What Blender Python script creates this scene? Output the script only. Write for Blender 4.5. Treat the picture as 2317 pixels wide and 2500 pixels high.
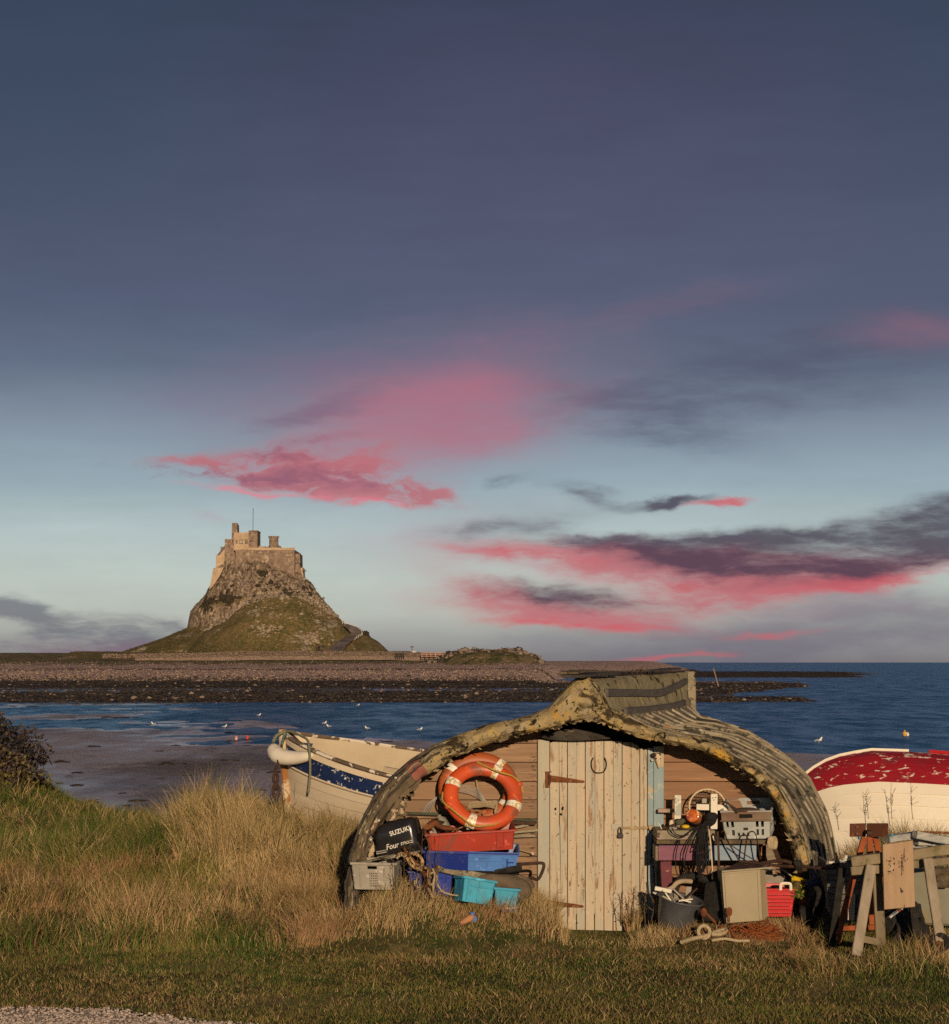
import bpy, bmesh, math, random
import numpy as np
from mathutils import Vector, Matrix, noise as mnoise
R = math.radians
random.seed(7); rng = np.random.default_rng(7)
for o in list(bpy.data.objects): bpy.data.objects.remove(o)
scn = bpy.context.scene
COL = scn.collection
# ---------------------------------------------------------------- camera
CAMZ = 2.45
FPX, CX, HY = 5000.0, 1158.5, 1617.0          # focal length in photo pixels, centre column, horizon row
cam = bpy.data.cameras.new('camera'); camo = bpy.data.objects.new('camera', cam); COL.objects.link(camo)
camo.location = (0, 0, CAMZ); camo.rotation_euler = (R(90), 0, 0)
cam.sensor_fit = 'VERTICAL'; cam.sensor_height = 24.0
cam.lens = 24.0 * FPX / 2500.0
cam.shift_y = (HY - 1250.0) / 2500.0
cam.clip_start = 0.5; cam.clip_end = 60000
scn.camera = camo
scn.view_settings.view_transform = 'Standard'; scn.view_settings.look = 'None'
scn.view_settings.gamma = 1.0; scn.view_settings.use_curve_mapping = False
scn.view_settings.exposure = 0.0
scn.cycles.use_adaptive_sampling = True; scn.cycles.adaptive_threshold = 0.012; scn.cycles.adaptive_min_samples = 16
scn.cycles.use_denoising = False
scn.cycles.max_bounces = 4; scn.cycles.diffuse_bounces = 2; scn.cycles.glossy_bounces = 3
# ---------------------------------------------------------------- sun
SUN_EL, SUN_AZ = 11.0, 7.5        # degrees; sun is behind the camera, to its right
sl = bpy.data.lights.new('sun', 'SUN'); slo = bpy.data.objects.new('sun', sl); COL.objects.link(slo)
sl.energy = 3.9; sl.angle = R(0.53); sl.color = (1.0, 0.76, 0.50)
sdir = Vector((math.sin(R(SUN_AZ)) * math.cos(R(SUN_EL)), -math.cos(R(SUN_AZ)) * math.cos(R(SUN_EL)), math.sin(R(SUN_EL))))
slo.rotation_euler = sdir.to_track_quat('Z', 'Y').to_euler(); slo.location = (20, -30, 20)
# ---------------------------------------------------------------- colour helpers
def lin(r, g, b):
    def f(c):
        c /= 255.0
        return c / 12.92 if c <= 0.04045 else ((c + 0.055) / 1.055) ** 2.4
    return (f(r), f(g), f(b), 1.0)
# ---------------------------------------------------------------- sky (world nodes, laid out by azimuth and elevation)
world = bpy.data.worlds.new('World'); scn.world = world; world.use_nodes = True
wt = world.node_tree; wt.nodes.clear()
def wn(t, **k):
    n = wt.nodes.new(t)
    for a, b in k.items(): setattr(n, a, b)
    return n
def wm(op, a, b=None, c=None, clamp=False):
    n = wn('ShaderNodeMath', operation=op); n.use_clamp = clamp
    for i, v in enumerate((a, b, c)):
        if v is None: continue
        if isinstance(v, (int, float)): n.inputs[i].default_value = v
        else: wt.links.new(v, n.inputs[i])
    return n.outputs[0]
def wmix(fac, a, b):
    n = wn('ShaderNodeMix', data_type='RGBA')
    for i, v in ((0, fac), (6, a), (7, b)):
        if isinstance(v, (int, float)): n.inputs[i].default_value = v
        elif isinstance(v, tuple): n.inputs[i].default_value = v
        else: wt.links.new(v, n.inputs[i])
    return n.outputs[2]
tc = wn('ShaderNodeTexCoord'); sx = wn('ShaderNodeSeparateXYZ'); wt.links.new(tc.outputs['Generated'], sx.inputs[0])
az = wm('ARCTAN2', sx.outputs[0], sx.outputs[1])
hyp = wm('SQRT', wm('ADD', wm('MULTIPLY', sx.outputs[0], sx.outputs[0]), wm('MULTIPLY', sx.outputs[1], sx.outputs[1])))
el = wm('DIVIDE', sx.outputs[2], wm('MAXIMUM', hyp, 0.0001))
elc = wm('MINIMUM', el, 3.0)
def wcomb(x, y, z=0.0):
    n = wn('ShaderNodeCombineXYZ')
    for i, v in enumerate((x, y, z)):
        if isinstance(v, (int, float)): n.inputs[i].default_value = v
        else: wt.links.new(v, n.inputs[i])
    return n.outputs[0]
def wnoise(vec, scale, detail=5, rough=0.55, dist=0.0):
    n = wn('ShaderNodeTexNoise'); n.inputs['Scale'].default_value = scale; n.inputs['Detail'].default_value = detail
    n.inputs['Roughness'].default_value = rough; n.inputs['Distortion'].default_value = dist
    wt.links.new(vec, n.inputs['Vector']); return n
P0 = wcomb(az, elc)
# domain warp so that cloud edges curl and trail
wv = wnoise(wcomb(wm('MULTIPLY', az, 9.0), wm('MULTIPLY', elc, 20.0)), 1.0, 4, 0.55)
sw = wn('ShaderNodeSeparateColor'); wt.links.new(wv.outputs['Color'], sw.inputs[0])
wv2 = wnoise(wcomb(wm('MULTIPLY', az, 40.0), wm('MULTIPLY', elc, 95.0)), 1.0, 5, 0.6)
sw2 = wn('ShaderNodeSeparateColor'); wt.links.new(wv2.outputs['Color'], sw2.inputs[0])
waz = wm('ADD', wm('ADD', az, wm('MULTIPLY', wm('SUBTRACT', sw.outputs[0], 0.5), 0.060)), wm('MULTIPLY', wm('SUBTRACT', sw2.outputs[0], 0.5), 0.030))
wel = wm('ADD', wm('ADD', elc, wm('MULTIPLY', wm('SUBTRACT', sw.outputs[1], 0.5), 0.022)), wm('MULTIPLY', wm('SUBTRACT', sw2.outputs[1], 0.5), 0.012))
PW = wcomb(waz, wel)
def wmixv(a, b, f):
    n = wn('ShaderNodeMix', data_type='VECTOR'); n.inputs[0].default_value = f; wt.links.new(a, n.inputs[4]); wt.links.new(b, n.inputs[5]); return n.outputs[1]
# streaky detail noise, tilted like wind-drawn cirrus
mp = wn('ShaderNodeMapping'); mp.inputs['Rotation'].default_value = (0, 0, R(-9)); mp.inputs['Scale'].default_value = (11, 52, 1)
wt.links.new(wmixv(P0, PW, .35), mp.inputs['Vector'])
streak = wnoise(mp.outputs[0], 1.0, 9, 0.66, 0.0).outputs[0]
puff = wnoise(wcomb(wm('MULTIPLY', waz, 34.0), wm('MULTIPLY', wel, 80.0)), 1.0, 9, 0.66, 0.0).outputs[0]
def blob(px, py, rx, ry, rot=0.0, w=1.0):
    m = wn('ShaderNodeMapping', vector_type='TEXTURE')
    m.inputs['Location'].default_value = ((px - CX) / FPX, (HY - py) / FPX, 0)
    m.inputs['Rotation'].default_value = (0, 0, R(rot)); m.inputs['Scale'].default_value = (rx / FPX, ry / FPX, 1)
    wt.links.new(PW, m.inputs['Vector'])
    d = wn('ShaderNodeVectorMath', operation='DOT_PRODUCT'); wt.links.new(m.outputs[0], d.inputs[0]); wt.links.new(m.outputs[0], d.inputs[1])
    return wm('MULTIPLY', wm('EXPONENT', wm('MULTIPLY', d.outputs['Value'], -1.0)), w)
def blobs(lst):
    s = None
    for b in lst:
        v = blob(*b); s = v if s is None else wm('ADD', s, v)
    return s
def smooth(v, lo, hi):
    n = wn('ShaderNodeMapRange', interpolation_type='SMOOTHSTEP'); n.inputs[1].default_value = lo; n.inputs[2].default_value = hi
    wt.links.new(v, n.inputs[0]); return n.outputs[0]
def layer(lst, tex, k=1.1, lo=0.35, hi=0.95, op=1.0):
    s = blobs(lst)
    t = smooth(tex, 0.5 - 0.24 / max(k, .3) ** .5, 0.5 + 0.24 / max(k, .3) ** .5)
    a = min(0.72, 0.50 * k)
    v = wm('MULTIPLY', wm('MINIMUM', s, 1.25), wm('ADD', wm('MULTIPLY', t, 2 * a), 1.0 - a))
    return wm('MULTIPLY', smooth(v, lo * .22, hi * 1.45), op)
ramp = wn('ShaderNodeValToRGB'); cr = ramp.color_ramp
stops = [(1700, (84, 84, 98)), (1617, (128, 124, 126)), (1575, (158, 158, 154)), (1510, (182, 186, 176)), (1420, (187, 198, 190)), (1300, (176, 192, 192)),
         (1180, (148, 169, 180)), (1050, (132, 148, 164)), (900, (98, 111, 134)), (760, (84, 94, 120)), (600, (80, 88, 114)), (400, (72, 80, 106)),
         (180, (63, 71, 96)), (0, (56, 66, 90)), (-900, (46, 56, 80))]
E0, E1 = (HY - 1700) / FPX, (HY + 900) / FPX
while len(cr.elements) < len(stops): cr.elements.new(0.5)
for e, (py, c) in zip(cr.elements, stops):
    e.position = ((HY - py) / FPX - E0) / (E1 - E0)
for e, (py, c) in zip(cr.elements, stops): e.color = lin(*c)
mr = wn('ShaderNodeMapRange'); mr.inputs[1].default_value = E0; mr.inputs[2].default_value = E1
wt.links.new(wm('ADD', elc, wm('MULTIPLY', wm('SUBTRACT', sw.outputs[2], 0.5), 0.012)), mr.inputs[0]); wt.links.new(mr.outputs[0], ramp.inputs[0])
skyc = ramp.outputs[0]
hz = wn('ShaderNodeHueSaturation'); hz.inputs['Saturation'].default_value = .93; wt.links.new(wm('ADD', wm('MULTIPLY', streak, .30), .85), hz.inputs['Value']); wt.links.new(skyc, hz.inputs['Color']); skyc = hz.outputs[0]
MAUVE, SLATE, PINK, HOT, DARK, TEAL = lin(118, 100, 126), lin(80, 84, 106), lin(190, 108, 116), lin(204, 98, 106), lin(70, 60, 78), lin(66, 92, 112)
BLUE = lin(52, 76, 94)
# wide soft veils
skyc = wmix(layer([(60, 200, 700, 620, 0, 1.0), (2300, 250, 420, 500, 0, 0.7)], streak, 0.3, 0.1, 1.0, 0.42), skyc, BLUE)
skyc = wmix(layer([(1350, 330, 800, 420, 0, 1.0)], streak, 0.3, 0.1, 1.0, 0.20), skyc, lin(98, 84, 116))
skyc = wmix(layer([(1950, 880, 720, 170, 8, 1.0), (1500, 1000, 330, 70, -14, 0.7)], streak, 1.1, 0.15, 1.1, 0.72), skyc, SLATE)
skyc = wmix(layer([(1700, 1575, 720, 80, 1, 1.0), (2150, 1500, 420, 90, 0, 0.9)], streak, 0.7, 0.1, 1.0, 0.72), skyc, lin(104, 98, 116))
skyc = wmix(layer([(820, 920, 520, 130, 10, 0.9), (1180, 980, 280, 140, 10, 0.8)], streak, 1.0, 0.2, 1.1, 0.60), skyc, MAUVE)
# pink clouds
skyc = wmix(layer([(980, 1000, 420, 170, 10, .9), (1250, 960, 300, 130, 8, .5)], streak, 0.4, 0.1, 1.1, 0.62), skyc, lin(172, 118, 136))
skyc = wmix(layer([(1060, 985, 290, 120, 12, 1.0), (920, 1080, 290, 90, 18, 0.9), (1150, 1070, 170, 90, 0, 0.8), (700, 1120, 220, 50, 0, .5), (1650, 745, 300, 45, 12, 0.5), (2230, 830, 190, 55, -6, 0.75)],
             streak, 0.6, 0.2, 1.3, 0.62), skyc, lin(182, 112, 128))
skyc = wmix(layer([(720, 1040, 240, 36, 14, .9), (900, 950, 200, 26, 20, .6)], streak, 1.4, 0.3, 1.1, 0.5), skyc, lin(112, 92, 118))
skyc = wmix(layer([(700, 1165, 330, 38, -6, 1.0), (900, 1190, 170, 42, -8, 1.0), (760, 1130, 230, 60, 4, 0.8), (1000, 1205, 90, 14, 10, 0.6)], puff, 1.7, 0.35, 0.85, 0.85), skyc, PINK)
skyc = wmix(layer([(640, 1205, 200, 10, -3, 0.9), (910, 1230, 90, 13, 0, 0.9)], puff, 1.7, 0.35, 0.95, 0.75), skyc, lin(228, 128, 142))
skyc = wmix(layer([(560, 1165, 260, 24, -4, 0.85), (850, 1165, 200, 26, -10, 0.7), (720, 1100, 150, 28, 10, 0.6)], puff, 2.4, 0.55, 1.0, 0.55), skyc, lin(92, 70, 104))
skyc = wmix(layer([(1060, 1360, 300, 90, 0, .6), (1180, 1270, 260, 60, 12, .6), (1950, 1490, 400, 40, 2, .7)], streak, .9, .15, 1.1, .5), skyc, lin(176, 140, 150))
skyc = wmix(layer([(1360, 1352, 330, 36, -1, 1.0), (1620, 1400, 290, 58, -4, 1.1), (1350, 1490, 330, 46, -6, 1.1), (1750, 1450, 260, 40, 3, .9), (1220, 1445, 190, 26, -14, 0.8), (2120, 1385, 280, 48, 6, 1.1), (1850, 1400, 220, 44, 0, 1.0), (480, 1280, 70, 16, -14, 0.35)],
             streak, 1.0, 0.28, 1.0, 0.90), skyc, PINK)
skyc = wmix(layer([(1310, 1362, 220, 13, -3, 0.9), (1700, 1432, 170, 18, 4, 0.9), (1360, 1520, 240, 17, -3, 1.0), (2130, 1420, 260, 24, 7, 1.2), (1720, 1236, 75, 13, 5, 1.2), (1900, 1545, 170, 12, 4, 0.8), (1640, 1604, 150, 10, 2, 0.9)],
             streak, 1.5, 0.4, 0.95, 0.85), skyc, HOT)
# dark undersides and shreds
skyc = wmix(layer([(2100, 1336, 340, 66, 8, 1.7), (1850, 1358, 270, 46, -1, 1.4), (2290, 1280, 170, 60, 14, 1.4), (1390, 1452, 220, 28, -5, 1.2), (1620, 1226, 75, 16, 3, 1.3), (1230, 1285, 200, 34, 8, 0.85), (1240, 1175, 55, 16, 10, 0.6), (1430, 1200, 110, 26, -14, 0.75), (1380, 1325, 160, 15, 4, 0.5), (1500, 1330, 220, 22, -6, .5), (1700, 1345, 200, 30, -4, .7)], streak, 1.0, 0.30, 1.0, 0.88), skyc, DARK)
skyc = wmix(layer([(90, 1500, 210, 28, -9, 1.1), (420, 1520, 130, 18, -8, 0.9), (230, 1572, 340, 40, 0, 1.1)], streak, 1.6, 0.3, 1.0, 0.72), skyc, lin(92, 92, 108))
skyc = wmix(layer([(250, 1590, 260, 26, 0, 0.9)], streak, 0.9, 0.3, 1.1, 0.6), skyc, lin(132, 88, 112))
bgn = wn('ShaderNodeBackground'); wt.links.new(skyc, bgn.inputs[0]); bgn.inputs[1].default_value = 1.0
world.cycles.sampling_method = 'MANUAL'; world.cycles.sample_map_resolution = 256
wo = wn('ShaderNodeOutputWorld'); wt.links.new(bgn.outputs[0], wo.inputs[0])
# ---------------------------------------------------------------- placement helpers
def at(px, py, Y):
    return Vector(((px - CX) / FPX * Y, Y, CAMZ - (py - HY) / FPX * Y))
def rot_to(v):  # quaternion taking Z to v
    return Vector(v).to_track_quat('Z', 'Y')
# ---------------------------------------------------------------- mesh builder
class MB:
    def __init__(s): s.v = []; s.f = []; s.sm = False
    def add(s, vs, fs):
        n = len(s.v); s.v += [tuple(v) for v in vs]; s.f += [tuple(i + n for i in f) for f in fs]; return s
    def box(s, c, size, rot=None):
        x, y, z = [d / 2 for d in size]
        vs = [Vector((i * x, j * y, k * z)) for k in (-1, 1) for j in (-1, 1) for i in (-1, 1)]
        if rot is not None: vs = [rot @ v for v in vs]
        c = Vector(c); vs = [v + c for v in vs]
        return s.add(vs, [(0, 2, 3, 1), (4, 5, 7, 6), (0, 1, 5, 4), (2, 6, 7, 3), (0, 4, 6, 2), (1, 3, 7, 5)])
    def hexa(s, b, t):  # 4 bottom, 4 top
        return s.add(list(b) + list(t), [(3, 2, 1, 0), (4, 5, 6, 7), (0, 1, 5, 4), (1, 2, 6, 5), (2, 3, 7, 6), (3, 0, 4, 7)])
    def beam(s, p, q, w, h, up=(0, 0, 1), segs=1, wob=0.0):
        p, q = Vector(p), Vector(q); d = (q - p).normalized(); up = Vector(up)
        sd = d.cross(up)
        if sd.length < 1e-4: sd = d.cross(Vector((0, 1, 0)))
        sd.normalize(); u = sd.cross(d).normalized(); vs = []; fs = []
        for i in range(segs + 1):
            c = p.lerp(q, i / segs)
            if wob: c = c + sd * random.uniform(-wob, wob) + u * random.uniform(-wob, wob)
            for a, b in ((-1, -1), (1, -1), (1, 1), (-1, 1)):
                e = 1 + (random.uniform(-wob, wob) / max(w, h) if wob else 0)
                vs.append(c + sd * (a * w / 2 * e) + u * (b * h / 2 * e))
        for i in range(segs):
            for k in range(4):
                a = i * 4 + k; b = i * 4 + (k + 1) % 4; fs.append((a, b, b + 4, a + 4))
        fs.append((3, 2, 1, 0)); n = segs * 4; fs.append((n, n + 1, n + 2, n + 3))
        return s.add(vs, fs)
    def tube(s, pts, r, seg=8, closed=False, cap=True, flat=1.0):
        pts = [Vector(p) for p in pts]; n = len(pts); rs = r if isinstance(r, (list, tuple)) else [r] * n
        vs = []; fs = []; prev = None
        for i, p in enumerate(pts):
            if closed: t = pts[(i + 1) % n] - pts[i - 1]
            else: t = pts[min(i + 1, n - 1)] - pts[max(i - 1, 0)]
            t.normalize()
            if prev is None:
                a = t.cross(Vector((0, 0, 1)))
                if a.length < 0.05: a = t.cross(Vector((0, 1, 0)))
            else: a = prev - t * prev.dot(t)
            a.normalize(); prev = a; b = t.cross(a)
            for k in range(seg):
                w = 2 * math.pi * k / seg; vs.append(p + (a * math.cos(w) + b * math.sin(w) * flat) * rs[i])
        m = n if closed else n - 1
        for i in range(m):
            for k in range(seg):
                a = i * seg + k; b = i * seg + (k + 1) % seg; c = ((i + 1) % n) * seg
                fs.append((a, b, c + (k + 1) % seg, c + k))
        if cap and not closed:
            fs.append(tuple(range(seg - 1, -1, -1))); fs.append(tuple((n - 1) * seg + k for k in range(seg)))
        s.sm = True
        return s.add(vs, fs)
    def lathe(s, prof, c=(0, 0, 0), axis=(0, 0, 1), seg=20, sx=1.0, sy=1.0):
        q = rot_to(axis); c = Vector(c); vs = []; fs = []; n = len(prof)
        for r, z in prof:
            for k in range(seg):
                w = 2 * math.pi * k / seg; vs.append(c + q @ Vector((r * math.cos(w) * sx, r * math.sin(w) * sy, z)))
        for i in range(n - 1):
            for k in range(seg):
                a = i * seg + k; b = i * seg + (k + 1) % seg; fs.append((a, b, b + seg, a + seg))
        if prof[0][0] > 1e-5: fs.append(tuple(range(seg - 1, -1, -1)))
        if prof[-1][0] > 1e-5: fs.append(tuple((n - 1) * seg + k for k in range(seg)))
        s.sm = True
        return s.add(vs, fs)
    def prism(s, poly, y0, y1):   # poly of (x, z), extruded in y
        n = len(poly); vs = [Vector((x, y0, z)) for x, z in poly] + [Vector((x, y1, z)) for x, z in poly]
        fs = [tuple(range(n)), tuple(range(2 * n - 1, n - 1, -1))] + [(i, i + n, (i + 1) % n + n, (i + 1) % n) for i in range(n)]
        return s.add(vs, fs)
    def sheet(s, rows, thick=None, closed=False):   # rows of points -> grid; thick: vector or list offset for a solid
        m = len(rows[0]); n = len(rows); fs = []
        vs = [Vector(p) for r in rows for p in r]
        for i in range(n - 1):
            for j in range(m - 1): fs.append((i * m + j, i * m + j + 1, (i + 1) * m + j + 1, (i + 1) * m + j))
        s.add(vs, fs)
        return s
    def sphere(s, c, r, seg=12, ring=8, sc=(1, 1, 1)):
        c = Vector(c); vs = [c + Vector((0, 0, -r * sc[2]))]; fs = []
        for i in range(1, ring):
            p = math.pi * i / ring - math.pi / 2
            for k in range(seg):
                w = 2 * math.pi * k / seg; vs.append(c + Vector((math.cos(p) * math.cos(w) * r * sc[0], math.cos(p) * math.sin(w) * r * sc[1], math.sin(p) * r * sc[2])))
        vs.append(c + Vector((0, 0, r * sc[2]))); last = len(vs) - 1
        for k in range(seg): fs.append((0, 1 + (k + 1) % seg, 1 + k)); fs.append((last, last - seg + k, last - seg + (k + 1) % seg))
        for i in range(ring - 2):
            for k in range(seg):
                a = 1 + i * seg + k; b = 1 + i * seg + (k + 1) % seg; fs.append((a, b, b + seg, a + seg))
        s.sm = True
        return s.add(vs, fs)
    def jitter(s, amp, scale=3.0):
        out = []
        for v in s.v:
            n = mnoise.noise_vector(Vector(v) * scale); out.append((v[0] + n[0] * amp, v[1] + n[1] * amp, v[2] + n[2] * amp))
        s.v = out; return s
    def build(s, name, mat, parent=None, bevel=0.0, smooth=None, solid=0.0, weld=False):
        me = bpy.data.meshes.new(name)
        off = Vector(ORG.get(parent.name, (0, 0, 0))) if parent is not None else Vector((0, 0, 0))
        me.from_pydata([tuple(Vector(v) - off) for v in s.v], [], s.f)
        if bevel or solid or weld:
            bm = bmesh.new(); bm.from_mesh(me)
            if weld: bmesh.ops.remove_doubles(bm, verts=bm.verts, dist=1e-5)
            if solid:
                bmesh.ops.recalc_face_normals(bm, faces=bm.faces); bmesh.ops.solidify(bm, geom=bm.faces, thickness=solid)
            if bevel:
                bm.normal_update()
                es = [e for e in bm.edges if len(e.link_faces) == 2 and e.calc_face_angle(0) > R(35)]
                bmesh.ops.bevel(bm, geom=es, offset=bevel, segments=1, affect='EDGES', clamp_overlap=True)
            bm.to_mesh(me); bm.free()
        sm = s.sm if smooth is None else smooth
        if sm:
            me.polygons.foreach_set('use_smooth', [True] * len(me.polygons))
            try: me.set_sharp_from_angle(angle=R(42))
            except Exception: pass
        if mat: me.materials.append(mat)
        o = bpy.data.objects.new(name, me); COL.objects.link(o)
        if parent is not None:
            o.parent = parent; ORG[o.name] = off
        return o
ORG = {}   # name -> world origin used when children are written in world coordinates
def tag(o, label=None, cat=None, group=None, kind=None):
    if label: o['label'] = label
    if cat: o['category'] = cat
    if group: o['group'] = group
    if kind: o['kind'] = kind
    return o
def thing(name, label, cat, loc=(0, 0, 0), group=None, rot=None, local=False):
    """Empty at the base; children given in world coordinates (local=False) or in the thing's own (local=True)."""
    o = bpy.data.objects.new(name, None); COL.objects.link(o); o.location = loc
    o.empty_display_size = 0.1
    if rot is not None: o.rotation_euler = rot
    ORG[o.name] = Vector((0, 0, 0)) if local else Vector(loc)
    return tag(o, label, cat, group)
def copy_tree(o, parent=None):
    c = o.copy(); COL.objects.link(c)
    if parent is not None: c.parent = parent
    for ch in list(o.children): copy_tree(ch, c)
    return c
def curve(pts, n=6, closed=False):
    pts = [Vector(p) for p in pts]; out = []; m = len(pts)
    rng_ = range(m) if closed else range(m - 1)
    for i in rng_:
        if closed: a, b, c, d = pts[i - 1], pts[i], pts[(i + 1) % m], pts[(i + 2) % m]
        else: a, b, c, d = pts[max(i - 1, 0)], pts[i], pts[i + 1], pts[min(i + 2, m - 1)]
        for k in range(n):
            t = k / n
            out.append(0.5 * ((2 * b) + (c - a) * t + (2 * a - 5 * b + 4 * c - d) * t * t + (3 * b - a - 3 * c + d) * t ** 3))
    if not closed: out.append(pts[-1])
    return out
# ---------------------------------------------------------------- materials
def mat(name, c1, c2=None, scale=4.0, stretch=(1, 1, 1), rough=0.8, bump=0.3, bscale=None, patches=(), metal=0.0, spec=0.3,
        detail=6, coords='Object', rnd=True, bdist=0.01, lo=0.35, hi=0.65, sss=None, vary=0.0, fine=0.0):
    m = bpy.data.materials.new(name); m.use_nodes = True; nt = m.node_tree; nd = nt.nodes; L = nt.links.new
    b = nd['Principled BSDF']
    tcn = nd.new('ShaderNodeTexCoord'); src = tcn.outputs[coords] if coords in tcn.outputs else tcn.outputs['Object']
    if coords == 'World':
        g = nd.new('ShaderNodeNewGeometry'); src = g.outputs['Position']
    oi = nd.new('ShaderNodeObjectInfo')
    if rnd:
        va = nd.new('ShaderNodeVectorMath'); va.operation = 'MULTIPLY_ADD'
        cb = nd.new('ShaderNodeCombineXYZ')
        for i in range(3): L(oi.outputs['Random'], cb.inputs[i])
        L(cb.outputs[0], va.inputs[0]); va.inputs[1].default_value = (37.0, 91.0, 53.0); L(src, va.inputs[2]); src = va.outputs[0]
    mpn = nd.new('ShaderNodeMapping'); mpn.inputs['Scale'].default_value = stretch; L(src, mpn.inputs['Vector']); vec = mpn.outputs[0]
    def nz(v, sc, dt=detail, ro=0.6, dist=0.3):
        n = nd.new('ShaderNodeTexNoise'); n.inputs['Scale'].default_value = sc; n.inputs['Detail'].default_value = dt
        n.inputs['Roughness'].default_value = ro; n.inputs['Distortion'].default_value = dist; L(v, n.inputs['Vector']); return n.outputs[0]
    n1 = nz(vec, scale)
    r = nd.new('ShaderNodeMapRange'); r.inputs[1].default_value = lo; r.inputs[2].default_value = hi; L(n1, r.inputs[0])
    mx = nd.new('ShaderNodeMix'); mx.data_type = 'RGBA'; L(r.outputs[0], mx.inputs[0])
    mx.inputs[6].default_value = c1; mx.inputs[7].default_value = c2 or c1
    col = mx.outputs[2]; ro_out = None
    for p in patches:   # (colour, scale, threshold, softness[ use_stretch, roughness])
        pc, ps, pt, soft = p[:4]; us = p[4] if len(p) > 4 else False
        v = nz(vec if us else src, ps, 7, 0.65, 0.5)
        rr = nd.new('ShaderNodeMapRange'); rr.inputs[1].default_value = pt; rr.inputs[2].default_value = pt + soft; L(v, rr.inputs[0])
        m2 = nd.new('ShaderNodeMix'); m2.data_type = 'RGBA'; L(rr.outputs[0], m2.inputs[0]); L(col, m2.inputs[6]); m2.inputs[7].default_value = pc
        col = m2.outputs[2]
    if vary:
        hv = nd.new('ShaderNodeHueSaturation'); mv = nd.new('ShaderNodeMapRange'); L(oi.outputs['Random'], mv.inputs[0])
        mv.inputs[3].default_value = 1 - vary; mv.inputs[4].default_value = 1 + vary; L(mv.outputs[0], hv.inputs['Value']); L(col, hv.inputs['Color']); col = hv.outputs[0]
    L(col, b.inputs['Base Color']); b.inputs['Roughness'].default_value = rough; b.inputs['Metallic'].default_value = metal
    b.inputs['Specular IOR Level'].default_value = spec
    if bump:
        bn = nd.new('ShaderNodeBump'); bn.inputs['Strength'].default_value = bump; bn.inputs['Distance'].default_value = bdist
        h = nz(vec, bscale or scale * 2.5, 8, 0.65)
        L(h, bn.inputs['Height']); L(bn.outputs[0], b.inputs['Normal'])
    return m
def text(body, size, loc, rot, m, parent, extrude=0.002, name='lettering', shear=0.0, offset=0.0, sx=1.0, align='LEFT', space=1.0):
    cu = bpy.data.curves.new(name, 'FONT'); cu.body = body; cu.size = size; cu.extrude = extrude; cu.shear = shear; cu.offset = offset
    cu.align_x = align; cu.space_character = space; cu.resolution_u = 3
    to = bpy.data.objects.new(name, cu); COL.objects.link(to)
    dg = bpy.context.evaluated_depsgraph_get(); me = bpy.data.meshes.new_from_object(to.evaluated_get(dg))
    bpy.data.objects.remove(to)
    me.name = name; me.materials.clear(); me.materials.append(m)
    o = bpy.data.objects.new(name, me); COL.objects.link(o); o.parent = parent
    off = ORG.get(parent.name, Vector((0, 0, 0)))
    o.location = Vector(loc) - off; o.rotation_euler = rot; o.scale = (sx, 1, 1)
    return o
# ================================================================ terrain
def vnoise(x, y, seed=0):
    xi = np.floor(x).astype(np.int64); yi = np.floor(y).astype(np.int64); xf = x - xi; yf = y - yi
    u = xf * xf * (3 - 2 * xf); v = yf * yf * (3 - 2 * yf)
    def h(a, b):
        n = (a * 374761393 + b * 668265263 + seed * 1442695041) & 0xffffffff
        n = ((n ^ (n >> 13)) * 1274126177) & 0xffffffff
        return ((n ^ (n >> 16)) & 0xffff) / 65535.0
    a, b, c, d = h(xi, yi), h(xi + 1, yi), h(xi, yi + 1), h(xi + 1, yi + 1)
    return a + (b - a) * u + (c - a) * v + (a - b - c + d) * u * v
def fbm(x, y, oct=4, seed=0, gain=0.5):
    s = 0; a = 1; t = 0
    for i in range(oct):
        s = s + a * vnoise(x * 2 ** i + 17.3 * i, y * 2 ** i - 9.1 * i, seed + i); t += a; a *= gain
    return s / t
def sstep(a, b, x):
    t = np.clip((x - a) / (b - a), 0, 1); return t * t * (3 - 2 * t)
SEA = -1.5
def near_z(x, y):
    x = np.asarray(x, float); y = np.asarray(y, float)
    edge = np.interp(x, [-12, -9, -7.6, -5.7, -4.1, -3], [38.5, 38, 36.5, 32.5, 28.6, 28.2]) + 0.4 * np.sin(x * 0.9) + (fbm(x * .5, y * .5, 2, 5) - .5) * 2
    z = -0.04 + (fbm(x * .6, y * .6, 3, 1) - .5) * 0.12 + (fbm(x * 3, y * 3, 3, 2) - .5) * 0.035
    z = z + 0.50 * np.exp(-((x + 2.5) / 1.7) ** 2 - ((y - 23.6) / 2.4) ** 2)
    z = z + 0.10 * np.exp(-((x + 3.3) / 1.6) ** 2 - ((y - 26.5) / 2.0) ** 2)
    z = z + 0.30 * np.exp(-((x - 5.6) / 1.8) ** 2 - ((y - 22.6) / 1.5) ** 2)
    z = z + 0.60 * sstep(-6.6, -8.8, x) * np.exp(-((y - 35) / 4.5) ** 2)
    # the turf banks up a little against the shed, except before the door
    u = x / np.maximum(y, 1) * FPX + CX
    bank = np.interp(u, [700, 830, 900, 1260, 1330, 1385, 1530, 1590, 1700, 1950, 2040, 2120], [0, .14, .27, .24, .13, .0, .0, .06, .13, .15, .06, 0])
    z = z + bank * sstep(17.35, 18.15, y) * (y < 30) * sstep(23, 20, y)
    drop = sstep(0, 9, y - edge)
    z = z * (1 - drop) + (-2.4) * drop
    behind = sstep(27.5, 34.0, y) * sstep(-2.4, -0.6, x)
    return z * (1 - behind) - 2.4 * behind
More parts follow.
